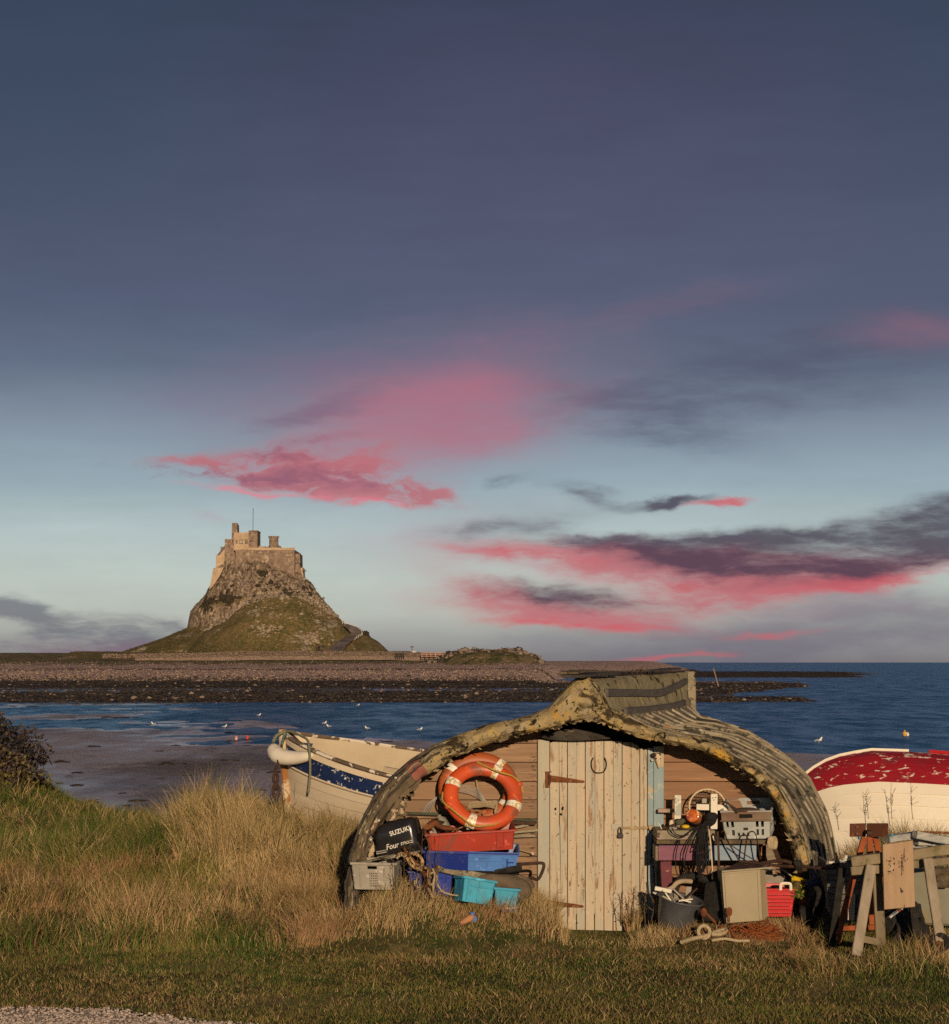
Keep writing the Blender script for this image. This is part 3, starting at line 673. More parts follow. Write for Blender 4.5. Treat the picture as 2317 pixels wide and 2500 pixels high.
# ridge roof between house and round tower
MB().prism([(cw(645), ch(1343)), (cw(662), ch(1333)), (cw(684), ch(1333)), (cw(690), ch(1343))], 646, 652).build('ridge_roof', m_cs, castle)
c = at(668.5, 1344, 645); MB().lathe([(11.3 * S, 0), (11.0 * S, 3.6), (10.8 * S, 25.5 * S), (11.0 * S, 27 * S), (10.9 * S, 31 * S)], c, seg=18).build('round_tower', m_cs, castle)
for k in range(9):
    w = 2 * math.pi * k / 9; q = c + Vector((math.cos(w) * 10.9 * S, math.sin(w) * 10.9 * S, 31 * S + .2))
    MB().box(q, (.55, .55, .55), Matrix.Rotation(w, 3, 'Z')).build('merlon', m_cs, castle)
cbox('east_bastion', 719, 732, 1352, 1412, 644, 10, m_cs, batter=1.5)
cbox('bastion_string', 718.8, 735, 1373, 1375, 643.4, 4, m_roofl)
cbox('east_buttress', 729, 741, 1386, 1418, 645, 7, m_cr, taper=1.5)
cbox('gun_ledge', 738, 746, 1392, 1394, 644, 3, m_roofl)
def cwin(px0, px1, py0, py1, Yf, nb):
    a = at(px0, py1, Yf); b = at(px1, py0, Yf); mbf = MB(); w = b.x - a.x; h = b.z - a.z
    for z in (a.z, b.z): mbf.box(((a.x + b.x) / 2, Yf - .12, z), (w + .3, .24, .22))
    for i in range(nb + 1): mbf.box((a.x + w * i / nb, Yf - .10, (a.z + b.z) / 2), (.18, .2, h - .22))
    f = mbf.build('window', m_cs, castle)
    for i in range(nb):
        MB().box((a.x + w * (i + .5) / nb, Yf - .03, (a.z + b.z) / 2), (w / nb - .2, .05, h - .24)).build('pane', m_whitef if nb == 2 else m_glassd, f)
cwin(585, 592.5, 1318, 1326.5, 643.5, 2); cwin(598.5, 604.5, 1318, 1327, 643.5, 3); cwin(577, 579.5, 1318.5, 1326, 643.5, 1); cwin(565.5, 569.5, 1318, 1325, 644.95, 1)
MB().box(at(611.8, 1320.8, 642.5), (.8, .1, .3)).build('window', m_glassd, castle)
fp = at(617.5, 1295, 646); MB().tube([fp, fp + Vector((0.1, 0, 6.75))], .085, 6).build('flagpole', m_roofl, castle)
MB().tube([fp + Vector((.1, 0, 6.7)), fp + Vector((.1, 0, 6.9))], .17, 6).build('pole_cap', m_rl, castle)
# ---------------------------------------------------------------- road and white fence on the hill's right shoulder
def hill_front(u, row):    # first y where the hill's surface is seen at this photo position
    for y in np.arange(584.2, 700, .3):
        x = (u - CX) / FPX * y; z = CAMZ - (row - HY) / FPX * y
        if hill_z(x, y) >= z: return Vector((x, y, z))
    return None
m_road = mat('hill_road', (.14, .11, .105, 1), (.060, .050, .050, 1), .6, rough=.95, bump=.2, coords='World', rnd=False)
rl = [(802, 1589), (812, 1577), (825, 1567), (840, 1559), (853, 1553), (858, 1546), (851, 1538), (844, 1531), (838, 1523)]
rr_ = [(838, 1589), (846, 1578), (856, 1569), (864, 1560), (868, 1553), (879, 1546), (882, 1539), (872, 1531), (848, 1523)]
def bank_z(x, y):
    u = x / y * FPX + CX
    t = np.interp(u, [790, 815, 838, 862, 884, 898, 922, 938, 950, 956], [1600, 1592, 1583, 1567, 1550, 1552, 1566, 1580, 1592, 1600])
    z = CAMZ - (t - HY) / FPX * 606; g = np.interp(np.abs(y - 604), [0, 2, 8, 16], [1, .97, .5, 0])
    return 2.0 + (z - 2.0) * g + (fbm(x * .6, y * .6, 4, 71) - .5) * .7
def ground_front(u, row):
    for y in np.arange(585, 640, .25):
        x = (u - CX) / FPX * y; z = CAMZ - (row - HY) / FPX * y
        if max(hill_z(x, y), float(bank_z(np.float64(x), np.float64(y)))) >= z: return y
    return 606.0
rows = []
for a, b in zip(rl, rr_):
    m_ = ((a[0] + b[0]) / 2, (a[1] + b[1]) / 2); Yr = min(ground_front(*a), ground_front(*b), ground_front(*m_)) - .35
    rows.append([at(a[0], a[1], Yr), at(m_[0], m_[1], Yr), at(b[0], b[1], Yr)])
cr_rows = []
for i in range(len(rows) - 1):
    for k in range(3): cr_rows.append([rows[i][j].lerp(rows[i + 1][j], k / 3) for j in range(3)])
cr_rows.append(rows[-1])
rmb = MB(); rmb.sheet(cr_rows); n = len(rmb.v)
o = rmb.build('hill_road', m_road, solid=.25); tag(o, kind='structure')
m_bank = mat('bank_turf', (.070, .058, .024, 1), (.14, .10, .048, 1), .5, rough=.95, bump=.8, bdist=.3, coords='World', rnd=False)
o = grid_obj('grassy_bank', np.arange(cw(790) * .93, cw(960) * .93, .4), np.arange(588, 620, .5), bank_z, m_bank); tag(o, kind='structure')
fpts = [(836, 1517), (841, 1519.5), (846, 1522), (851, 1524), (856, 1526), (861, 1527.5), (866, 1529), (871, 1531), (876, 1534), (880, 1537), (883, 1541), (884.5, 1546), (883, 1549), (879, 1551), (875, 1552.5), (871, 1554), (867, 1556), (864, 1557.5)]
fence = thing('white_fence', 'white post and rail fence curving round the road on the crag', 'fence', at(864, 1558, 610))
tops = []
for i, (a, b) in enumerate(fpts):
    Yf = 612 if i < 9 else (612 - (i - 8) * .75); tp = at(a, b - 3.0, Yf - 2); tops.append(tp); hgt = (9.0 if i < 9 else 8.2) * S * .95
    MB().box(tp - Vector((0, 0, hgt / 2)), (.15, .15, hgt)).build('post', m_whitef, fence)
for d in (0.05, .55):
    for i in range(len(tops) - 1): MB().beam(tops[i] - Vector((0, .1, d)), tops[i + 1] - Vector((0, .1, d)), .06, .10).build('rail', m_whitef, fence)
# stone boundary wall along the foot of the hill (dry stone, one long rough wall)
m_dry = mat('dry_stone', (.25, .18, .14, 1), (.12, .085, .066, 1), 3.0, rough=.95, bump=.9, rnd=False, bdist=.15, patches=[((.55, .42, .34, 1), 3.5, .6, .05), ((.10, .07, .055, 1), 4.5, .58, .06)])
m_scr = mat('scree_stone', (.33, .26, .19, 1), (.21, .165, .12, 1), .5, rough=.95, bump=0, coords='World', rnd=False)
wl = thing('stone_wall', 'long low pinkish dry stone wall along the foot of the hill', 'wall', at(700, 1605, 596))
mb = MB(); rows = []
for u in np.arange(330, 1262, 2.2):
    t = np.interp(u, [250, 500, 600, 950, 1100, 1262], [1597, 1594, 1590.5, 1591, 1596, 1600]); b_ = t + np.interp(u, [250, 600, 1262], [7, 11, 9])
    Yw = 580; j = random.uniform(-.5, .5)
    rows.append([at(u, b_ + 10, Yw - .6), at(u, b_, Yw - .4), at(u, t + 3, Yw + random.uniform(-.2, .2)), at(u, t + j, Yw + .1), at(u, t + j, Yw + .9), at(u, b_ + 10, Yw + 1.2)])
mb.sheet(rows); mb.build('wall_body', m_dry, wl)
n = 2600; u = rng.uniform(250, 1262, n); t = np.interp(u, [250, 500, 600, 950, 1100, 1262], [1597, 1594, 1590.5, 1591, 1596, 1600]) + rng.uniform(0, 10, n); yw = np.full(n, 579.7) - rng.random(n) * .4
pts = np.stack([(u - CX) / FPX * yw, yw, CAMZ - (t - HY) / FPX * yw], 1)
so = scatter_rocks('stone', pts, .16 + .2 * rng.random(n), [m_dry, m_rl], (rng.random(n) < .15).astype(int), .7, None, None); so.parent = wl; so.location = -ORG[wl.name]

# scree and ledge rubble on the crag, dark bushes, two clumps standing in for cave shade
def on_hill(n, fu, fv):
    out = []
    for i in range(n):
        u, v = fu(), fv(); p = hill_front(u, v); out.append(p)
    return np.array([tuple(p) for p in out])
rs = random.Random(31)
def arc_v(u): return float(np.interp(u, [455, 500, 560, 600, 640, 690, 740, 790, 830, 870], [1592, 1545, 1512, 1480, 1463, 1457, 1465, 1492, 1515, 1550]))
P_ = []
for i in range(1150):
    u = rs.uniform(490, 840); v = arc_v(u) - abs(rs.gauss(0, 13)) - 1; P_.append(hill_front(u, v))
for i in range(230): P_.append(hill_front(rs.gauss(645, 22), rs.gauss(1540, 8)))
for i in range(200): P_.append(hill_front(rs.gauss(765, 14), rs.gauss(1556, 8)))
for i in range(160): P_.append(hill_front(rs.gauss(520, 16), rs.gauss(1512, 7)))
for i in range(700): P_.append(hill_front(rs.uniform(520, 790), rs.uniform(1392, 1500)))
P_ = np.array([tuple(p) for p in P_ if p is not None]); n = len(P_)
scatter_rocks('crag_rubble', P_, .18 + .55 * rng.random(n) ** 4, [m_scr, m_rl], (rng.random(n) < .15).astype(int), .8, 'pale broken rock and scree scattered over the castle crag', 'rocks')
B_ = []
for cu, cv, su, sv, k in ((515, 1476, 8, 8, 130), (556, 1463, 10, 6, 130), (640, 1400, 5, 3, 25), (895, 1548, 7, 4, 60), (870, 1530, 10, 3, 60), (700, 1440, 60, 12, 60)):
    for i in range(k): B_.append(hill_front(rs.gauss(cu, su), rs.gauss(cv, sv)))
B_ = np.array([tuple(p) for p in B_ if p is not None]); scatter_rocks('crag_bushes_and_caves', B_, .35 + .6 * rng.random(len(B_)), [mat('dark_gorse_and_caves', (.030, .024, .014, 1), (.055, .040, .022, 1), .8, rough=.95, bump=0, coords='World', rnd=False)], np.zeros(len(B_), int), .9, 'dark gorse bushes on the castle crag, two clumps standing in for dark caves', 'bushes')
# ================================================================ upturned boat shed
m_hull = mat('weathered_planking', (.31, .265, .185, 1), (.20, .175, .125, 1), 2.0, (4.0, .5, 4.0), rough=.92, bump=.9, bscale=7, spec=.15, bdist=.02, vary=.12,
             patches=[((.40, .35, .25, 1), 3.5, .56, .12, True), ((.060, .053, .038, 1), 2.6, .55, .07, True), ((.032, .028, .020, 1), 1.6, .58, .06, True), ((.035, .030, .021, 1), 9, .62, .04), ((.20, .17, .06, 1), 2.6, .64, .10)])
m_felt = mat('lichened_felt', (.40, .295, .125, 1), (.29, .23, .145, 1), 7, rough=.95, bump=1.0, bscale=11, spec=.1, bdist=.03, rnd=False,
             patches=[((.46, .27, .05, 1), 3.0, .56, .08), ((.36, .31, .21, 1), 5, .58, .08), ((.060, .045, .024, 1), 3.2, .54, .06), ((.022, .017, .010, 1), 9.0, .56, .04), ((.025, .020, .012, 1), 24.0, .58, .04)])
m_keelf = mat('keel_felt', (.36, .30, .18, 1), (.24, .20, .115, 1), 2.4, (5, 1, .9), rough=.95, bump=.9, bscale=8, spec=.1, bdist=.03,
              patches=[((.060, .050, .028, 1), 3.0, .55, .05, True), ((.42, .34, .16, 1), 4, .58, .1)])
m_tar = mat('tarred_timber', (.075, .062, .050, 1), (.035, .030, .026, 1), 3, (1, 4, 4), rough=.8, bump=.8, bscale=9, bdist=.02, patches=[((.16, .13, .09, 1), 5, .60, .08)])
m_oldw = mat('broken_old_timber', (.17, .125, .075, 1), (.075, .055, .035, 1), 3, (3, 3, .9), rough=.9, bump=1.0, bscale=8, bdist=.02, patches=[((.42, .33, .22, 1), 3.5, .60, .05), ((.025, .018, .012, 1), 4.5, .58, .04), ((.23, .18, .05, 1), 3, .62, .08)])
m_board = mat('brown_cladding', (.285, .180, .112, 1), (.200, .125, .078, 1), 2.2, (.55, 2, 9), rough=.85, bump=.55, bscale=6, spec=.2, bdist=.008, vary=.10, detail=8,
              patches=[((.38, .24, .135, 1), 2.5, .58, .10, True), ((.09, .050, .028, 1), 3.2, .63, .05, True), ((.13, .085, .055, 1), 1.2, .60, .12)])
m_boardr = mat('red_brown_cladding', (.300, .165, .092, 1), (.210, .118, .068, 1), 2.2, (.55, 2, 9), rough=.8, bump=.45, bscale=6, spec=.22, bdist=.008, vary=.08,
              patches=[((.40, .23, .12, 1), 2.5, .6, .10, True), ((.10, .052, .026, 1), 3.2, .65, .05, True)])
m_door = mat('peeling_door_paint', (.51, .41, .29, 1), (.41, .36, .27, 1), 2.2, (5, 2, .55), rough=.8, bump=.9, bscale=9, spec=.2, bdist=.008, vary=.05, detail=8,
             patches=[((.36, .36, .31, 1), 1.5, .50, .16, True), ((.52, .37, .25, 1), 2.6, .56, .10, True), ((.56, .48, .36, 1), 14, .63, .05, True), ((.30, .19, .11, 1), 3.2, .57, .06, True), ((.17, .105, .06, 1), 22, .63, .03), ((.24, .155, .095, 1), 5, .60, .05, True), ((.56, .50, .40, 1), 26, .64, .03)])
m_blue = mat('flaking_blue_paint', (.27, .34, .35, 1), (.20, .27, .29, 1), 2.5, (4, 2, .7), rough=.75, bump=.6, bscale=8, spec=.25, bdist=.006, vary=.05,
             patches=[((.42, .34, .23, 1), 3.2, .57, .05), ((.40, .42, .38, 1), 8, .60, .04), ((.15, .09, .05, 1), 6, .65, .03)])
m_jamb = mat('pale_grey_blue_paint', (.36, .36, .30, 1), (.43, .38, .28, 1), 2.5, (4, 2, .7), rough=.8, bump=.6, bscale=8, spec=.2, bdist=.006, patches=[((.20, .13, .08, 1), 5, .62, .04, True), ((.5, .43, .32, 1), 7, .62, .04)])
m_rust = mat('rust', (.20, .070, .025, 1), (.095, .036, .018, 1), 14, rough=.9, bump=.8, bscale=30, spec=.15, bdist=.005, patches=[((.33, .14, .055, 1), 18, .58, .08)])
m_drust = mat('dark_rust', (.075, .038, .024, 1), (.035, .022, .017, 1), 14, rough=.8, bump=.8, bscale=30, spec=.25, bdist=.004, patches=[((.18, .075, .035, 1), 12, .60, .08)])
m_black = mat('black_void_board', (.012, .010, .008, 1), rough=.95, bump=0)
m_rope = mat('rope', (.46, .37, .24, 1), (.30, .23, .14, 1), 60, rough=.95, bump=1.0, bscale=90, spec=.1, bdist=.004)
shed = thing('boat_shed', 'shed made of an upturned wooden boat hull with board front and pale door', 'shed', (0.97, 19.1, -.04))
YF = 18.62
OUT_R = [(1425, 1659), (1438, 1662), (1467, 1698), (1488, 1735), (1533, 1753), (1585, 1780), (1650, 1797), (1722, 1812), (1785, 1844), (1849, 1882), (1900, 1925), (1925, 1970), (1950, 2015), (1964, 2060), (1974, 2110), (1982, 2170), (1988, 2250), (1992, 2310)]
OUT_L = [(1425, 1659), (1412, 1664), (1378, 1699), (1344, 1738), (1300, 1756), (1259, 1767), (1191, 1780), (1123, 1804), (1055, 1833), (1000, 1868), (950, 1912), (917, 1952), (898, 1985), (880, 2020), (862, 2080), (852, 2140), (846, 2210), (842, 2300)]
IN_R = [(1447, 1757), (1475, 1764), (1497, 1775), (1522, 1785), (1567, 1796), (1610, 1805), (1665, 1818), (1716, 1830), (1777, 1861), (1835, 1896), (1874, 1935), (1900, 1980), (1922, 2026), (1936, 2070), (1947, 2118), (1956, 2175), (1962, 2250), (1965, 2310)]
IN_L = [(1447, 1757), (1425, 1758), (1400, 1764), (1361, 1776), (1320, 1782), (1276, 1791), (1191, 1811), (1148, 1829), (1106, 1850), (1034, 1895), (975, 1945), (945, 1985), (925, 2015), (905, 2045), (887, 2095), (875, 2150), (868, 2215), (864, 2300)]
def prof(l, Y=YF): return [(at(a, b, Y).x, at(a, b, Y).z) for a, b in l]
oR, oL, iR, iL = [prof(l) for l in (OUT_R, OUT_L, IN_R, IN_L)]
def resample(p, ts):
    d = [0]
    for i in range(1, len(p)): d.append(d[-1] + math.dist(p[i], p[i - 1]))
    d = np.array(d) / d[-1]; P = np.array(p)
    return [(float(np.interp(t, d, P[:, 0])), float(np.interp(t, d, P[:, 1]))) for t in ts]
KX, KZ = oR[0]; HL = 5.5; SKEW = 1.50
def wid(t): return max(0.0, 1 - t ** 2.6) ** .8 if t < 1 else 0.0
def hullpt(px, pz, t, off=0.0):
    """profile point (x, z) carried back along the boat by t in 0..1"""
    w = wid(t); y = YF + t * HL * .97
    x = KX + (px - KX) * w + SKEW * t
    # the shoulder drops and hollows towards the stem
    h = (KZ - pz)
    z = KZ + .03 * t - h * (1 + .05 * t)
    b = math.sin(min(t * 2.6, 1) * math.pi / 2) * (.15 if px > KX else .05)
    if abs(px - KX) > .7: x += math.copysign(b, px - KX) * w
    z = max(z, -.25)
    s = 1 if px > KX else -1
    return Vector((x + s * off * .7, y, z + off * .7))
TS = [0, .04, .1, .18, .26, .34, .42, .5, .58, .66, .74, .81, .87, .92, .96, 1.0]
def build_side(op, nfirst, side):
    # share of the arc taken by the keel fin
    d = [0]
    for i in range(1, len(op)): d.append(d[-1] + math.dist(op[i], op[i - 1]))
    s1 = d[nfirst] / d[-1]
    fin = resample(op, np.linspace(0, s1, 7)); mb = MB()
    rows = [[hullpt(x, z, t, .018 + .012 * mnoise.noise(Vector((x * 5, t * 9, z * 5)))) for x, z in fin] for t in TS]
    n = len(fin)
    mb.sheet(rows); mb.build('keel_cover', m_keelf, shed, smooth=True, solid=.02)
    K = 11; eds = np.linspace(s1, 1, K + 1)
    for k in range(K):
        a, b = eds[k], eds[k + 1] + .004
        pts = resample(op, np.linspace(a, min(b, 1), 5)); rows = []
        st = 0.0 if k % 3 else 0.0
        for t in TS:
            r = []
            for j, (x, z) in enumerate(pts):
                lip = .002 + .032 * (j / 4)        # clinker: each strake laps over the one below
                r.append(hullpt(x, z, t, lip + .005 * mnoise.noise(Vector((x * 3, t * 12, z * 3 + k)))))
            rows.append(r)
        mb = MB(); mb.sheet(rows)
        o = mb.build('strake', m_hull, shed, smooth=True, solid=.022)
m_hullr = mat('weathered_planking_wrapped', (.29, .245, .175, 1), (.19, .16, .115, 1), 2.0, (1.0, 5.0, 1.0), rough=.92, bump=.9, bscale=7, spec=.15, bdist=.02, vary=.14,
             patches=[((.42, .37, .27, 1), 3.0, .56, .12, True), ((.060, .053, .038, 1), 2.4, .53, .07, True), ((.028, .025, .018, 1), 1.5, .56, .05, True), ((.035, .030, .021, 1), 12, .60, .04), ((.20, .17, .06, 1), 2.6, .64, .10)])
def build_right(op, nfirst):
    """right side: planks wrap round the hull roughly parallel to the cut edge, running out into the fin and the stem"""
    d = [0]
    for i in range(1, len(op)): d.append(d[-1] + math.dist(op[i], op[i - 1]))
    s1 = d[nfirst] / d[-1]
    fin = resample(op, np.linspace(0, s1, 7)); mb = MB()
    mb.sheet([[hullpt(x, z, t, .018 + .012 * mnoise.noise(Vector((x * 5, t * 9, z * 5)))) for x, z in fin] for t in TS]); mb.build('keel_cover', m_keelf, shed, smooth=True, solid=.02)
    T = [0, .03, .065, .10, .14, .18, .225, .27, .32, .375, .44, .52, .62, .74, .87, 1.0]; NS = 34; SS = np.linspace(s1 - .004, 1, NS); P = resample(op, SS)
    for k in range(len(T) - 1):
        rows = []; nz_ = random.uniform(0, 50)
        for i, (x, z) in enumerate(P):
            q = i / (NS - 1); sh = .16 * (1 - q) ** 1.6 * (1 - T[k]) ; wv = .006 * math.sin(q * 9 + k * 2.1)
            a = max(0.0, T[k] - sh + (wv if k else 0)); b = max(a + .004, min(1.0, T[k + 1] - .16 * (1 - q) ** 1.6 * (1 - T[k + 1]) + .006 * math.sin(q * 9 + (k + 1) * 2.1)))
            if k == len(T) - 2: b = 1.0
            rows.append([hullpt(x, z, a + (b - a) * j / 3, .026 - .022 * j / 3 + .006 * mnoise.noise(Vector((x * 3, nz_, z * 3)))) for j in range(4)])
        MB().sheet(rows).build('strake', m_hullr, shed, smooth=True, solid=.02)
build_right(oR, 4); build_side(oL, 4, -1)
# inner lining: same skin, inside, dark old planks seen at the left
def inner(op, m, name):
    mb = MB(); rows = []
    for t in TS[:9]:
        rows.append([hullpt(x, z, t, -.045) for x, z in resample(op, np.linspace(0, 1, 26))])
    mb.sheet(rows); mb.build(name, m, shed, smooth=True)
inner(oR, m_tar, 'inner_planking'); inner(oL, m_oldw, 'inner_planking')
# rolled felt edge: front lip from outer to inner profile, with thickness
def lip(op, ip, a, b, m, name, yo=-.0, amp=.015):
    ts = np.linspace(a, b, int(max(6, 170 * (b - a)))); O = resample(op, ts); I = resample(ip, ts); rows = []
    for k, ((ox, oz), (ix, iz)) in enumerate(zip(O, I)):
        r = []
        nn = lambda q: (mnoise.noise(Vector((ox * 4, oz * 4, q * 1.7))) + .6 * mnoise.noise(Vector((ox * 13, oz * 13, q * 2.7)))) * amp
        w = math.dist((ox, oz), (ix, iz))
        sg = 1 if ox > KX else -1
        r.append(Vector((ox + sg * .01, YF + .30, oz + .035)))
        r.append(Vector((ox + sg * .01, YF + .02, oz + .030 + nn(0))))
        for q in (.12, .38, .65, .9):
            r.append(Vector((ox + (ix - ox) * q + nn(q * 5), YF - .05 - .035 * math.sin(q * math.pi) + nn(q * 3 + 9) * 1.6, oz + (iz - oz) * q + nn(q * 7 + 3))))
        r.append(Vector((ix, YF - .01, iz - .012 + nn(8) * 1.8)))
        r.append(Vector((ix, YF + .22, iz + .02)))
        rows.append(r)
    mb = MB(); mb.sheet(rows); mb.build(name, m, shed, smooth=True)
lip(oR, iR, 0, .93, m_felt, 'felt_edge'); lip(oL, iL, 0, .475, m_felt, 'felt_edge')
rs = random.Random(77); fk = MB()
for ip, b_ in ((iR, .92), (iL, .46)):
    for (x, z) in resample(ip, [rs.uniform(0, b_) for _ in range(60)]):
        w = rs.uniform(.01, .06); h = rs.uniform(.004, .03) * rs.random() * 1.5; y = YF + rs.uniform(-.04, .02); a = rs.uniform(-.6, .6)
        p = Vector((x, y, z + .004)); ux = Vector((math.cos(a), 0, math.sin(a))) * w; dn = Vector((rs.uniform(-.012, .012), rs.uniform(-.025, .01), -h))
        fk.add([p - ux, p + ux, p + ux * .4 + dn, p - ux * .5 + dn * .7, p - ux + Vector((0, .006, 0)), p + ux + Vector((0, .006, 0)), p + ux * .4 + dn + Vector((0, .006, 0)), p - ux * .5 + dn * .7 + Vector((0, .006, 0))], [(0, 1, 2, 3), (7, 6, 5, 4), (0, 4, 5, 1), (1, 5, 6, 2), (2, 6, 7, 3), (3, 7, 4, 0)])
o = fk.build('torn_felt_flakes', m_felt, shed); tag(o, kind='stuff')
m_pink = mat('faded_maroon_paint', (.22, .055, .045, 1), (.30, .13, .09, 1), 6, rough=.85, bump=.4)
lip(oL, iL, .475, .515, m_pink, 'painted_edge'); lip(oL, iL, .515, 1.0, m_oldw, 'gunwale_timber', amp=.02)
lip(oR, iR, .93, 1.0, m_oldw, 'gunwale_timber')
# long grey outer gunwale strips and torn planks on the left
for k, (off, w, m) in enumerate(((-.01, .035, m_tar), (.05, .028, m_hull), (.095, .03, m_tar))):
    pts = [Vector((x + off, YF - .06 - .012 * k, z + .01 - off * .15)) for x, z in resample(oL, np.linspace(.40 + .02 * k, .99, 22))]
    MB().tube(curve(pts, 3), [w * (.45 + .55 * random.random()) for _ in range(3 * len(pts) - 2)], 5, flat=.55).jitter(.02, 7).build('gunwale_strip', m, shed, smooth=False)
pale = mat('pale_bare_splinters', (.50, .39, .27, 1), (.36, .27, .18, 1), 6, (1, 1, 4), rough=.9, bump=.6)
def torn(p0, p1, w0, w1, m, Y, seed, name='torn_plank', lean=.04):
    rnd = random.Random(seed); n = 14; A = at(*p0, Y); B = at(*p1, Y); d = (B - A); nrm = Vector((-d.z, 0, d.x)).normalized(); l = []; r = []
    for i in range(n + 1):
        t = i / n; c = A.lerp(B, t); w = (w0 + (w1 - w0) * t) * math.sin(min(1, (t + .12) * 3) * math.pi / 2) * math.sin(min(1, (1.08 - t) * 4) * math.pi / 2) * .00186
        l.append(c - nrm * w * (1 + .15 * rnd.uniform(-1, 1))); r.append(c + nrm * w * (1 + .7 * rnd.uniform(-1, 1)))
    mb = MB(); vs = []; 
    for i in range(n + 1):
        vs += [l[i], r[i], r[i] + Vector((0, .02, 0)), l[i] + Vector((0, .02, 0))]
    fs = []
    for i in range(n):
        for k in range(4): a = i * 4 + k; b = i * 4 + (k + 1) % 4; fs.append((a, b, b + 4, a + 4))
    fs += [(3, 2, 1, 0), (n * 4, n * 4 + 1, n * 4 + 2, n * 4 + 3)]
    for v in vs: v.y += lean * math.sin(v.z * 6)
    mb.add(vs, fs).build(name, m, shed)
torn((1026, 1880), (968, 1975), 22, 30, m_oldw, 18.80, 1); torn((1000, 1905), (925, 2040), 34, 34, m_oldw, 18.86, 2)
torn((985, 1960), (955, 2070), 26, 20, m_oldw, 18.92, 3); torn((978, 1948), (948, 2000), 13, 12, pale, 18.78, 4, 'splinter')
torn((962, 1985), (930, 2045), 11, 9, pale, 18.77, 5, 'splinter'); torn((930, 2030), (902, 2092), 12, 10, pale, 18.75, 6, 'splinter')
torn((1019, 1885), (1000, 1930), 10, 12, m_hull, 18.79, 7, 'splinter'); torn((914, 2052), (880, 2150), 24, 26, m_oldw, 18.84, 8)
torn((955, 2000), (905, 2070), 30, 26, m_tar, 18.90, 9)
rs = random.Random(17); Pq = resample(oL, np.linspace(.50, .93, 30)); Pi = resample(iL, np.linspace(.50, .93, 30))
for i in range(26):
    k = rs.randrange(27); f = rs.uniform(.15, 1.15); g = f + rs.uniform(-.15, .15)
    A = (Pq[k][0] + (Pi[k][0] - Pq[k][0]) * f, Pq[k][1] + (Pi[k][1] - Pq[k][1]) * f); k2 = min(29, k + rs.randint(2, 5)); B = (Pq[k2][0] + (Pi[k2][0] - Pq[k2][0]) * g, Pq[k2][1] + (Pi[k2][1] - Pq[k2][1]) * g)
    pa = (A[0] / YF * FPX + CX, HY + (CAMZ - A[1]) / YF * FPX); pb = (B[0] / YF * FPX + CX, HY + (CAMZ - B[1]) / YF * FPX)
    torn(pa, pb, rs.uniform(8, 18), rs.uniform(6, 16), rs.choice([m_oldw, m_oldw, m_tar, m_tar, m_hull, pale]), YF - .03 - rs.uniform(0, .05), 30 + i, 'splinter', lean=.02)
for p in ((966, 1899), (932, 1960), (925, 2003), (905, 2050)): MB().lathe([(0, 0), (.011, 0), (.011, .01), (0, .014)], at(*p, 18.56), (0, -1, 0), 8).build('rivet', mat('galvanised', (.5, .48, .44, 1), rough=.5, metal=.3, bump=0), shed)
# stem post, keel boards and battens
mb = MB(); s0 = hullpt(KX, KZ, 1.0)
mb.beam(s0 + Vector((0.03, .03, -2.2)), s0 + Vector((0.03, .03, .02)), .13, .10, up=(0, 1, 0), segs=6, wob=.004); mb.build('stem_post', m_hull, shed, bevel=.01)
def along(t0, t1, s, n=8, off=.045):
    pts = []
    P = resample(oR, [s])[0]
    for i in range(n + 1):
        t = t0 + (t1 - t0) * i / n; pts.append(hullpt(P[0], P[1], t, off))
    return pts
def strip(pts, w, h, m, name):
    mb = MB(); vs = []; fs = []
    for i, p in enumerate(pts):
        e = 1 + random.uniform(-.12, .12)
        vs += [p + Vector((-.012, 0, -h / 2 * e)), p + Vector((w, 0, -h / 2 * e - .01)), p + Vector((w, 0, h / 2 * e)), p + Vector((-.012, 0, h / 2 * e + .01))]
    n = len(pts) - 1
    for i in range(n):
        for k in range(4): a = i * 4 + k; b = i * 4 + (k + 1) % 4; fs.append((a, b, b + 4, a + 4))
    fs += [(3, 2, 1, 0), (n * 4, n * 4 + 1, n * 4 + 2, n * 4 + 3)]
    mb.add(vs, fs).build(name, m, shed)
m_batt = mat('grey_batten', (.12, .10, .085, 1), (.075, .065, .058, 1), 4, (3, .6, 3), rough=.85, bump=.6)
def pxstrip(pts, hz, name, m):
    """batten following the fin of the hull between photo points"""
    out = []
    for (px, py, t) in pts:
        y = YF + t * HL * .97; v = at(px, py, y)
        # put it on the hull surface: search the fin profile for this height
        best = None
        for s in np.linspace(0, .30, 40):
            P = resample(oR, [s])[0]; q = hullpt(P[0], P[1], t, .035)
            if best is None or abs(q.z - v.z) < abs(best.z - v.z): best = q
        out.append(best)
    strip(curve(out, 3), .022, hz, m, name)
pxstrip([(1465, 1691, .02), (1530, 1693, .25), (1600, 1688, .5), (1660, 1674, .74), (1686, 1664, .92)], .05, 'batten', m_batt)
pxstrip([(1500, 1737, .03), (1560, 1729, .3), (1610, 1722, .52), (1652, 1714, .72)], .045, 'batten', m_batt)
a = hullpt(KX, KZ, 0) ; b = hullpt(KX, KZ, 1)
MB().beam(a + Vector((-.10, -.12, .035)), a.lerp(b, .22) + Vector((-.02, 0, .045)), .22, .025, segs=4, wob=.006).build('ridge_board', m_tar, shed)
MB().beam(a + Vector((-.14, -.10, .065)), a.lerp(b, .10) + Vector((-.06, 0, .07)), .16, .02, segs=3, wob=.008).build('ridge_board', m_oldw, shed)
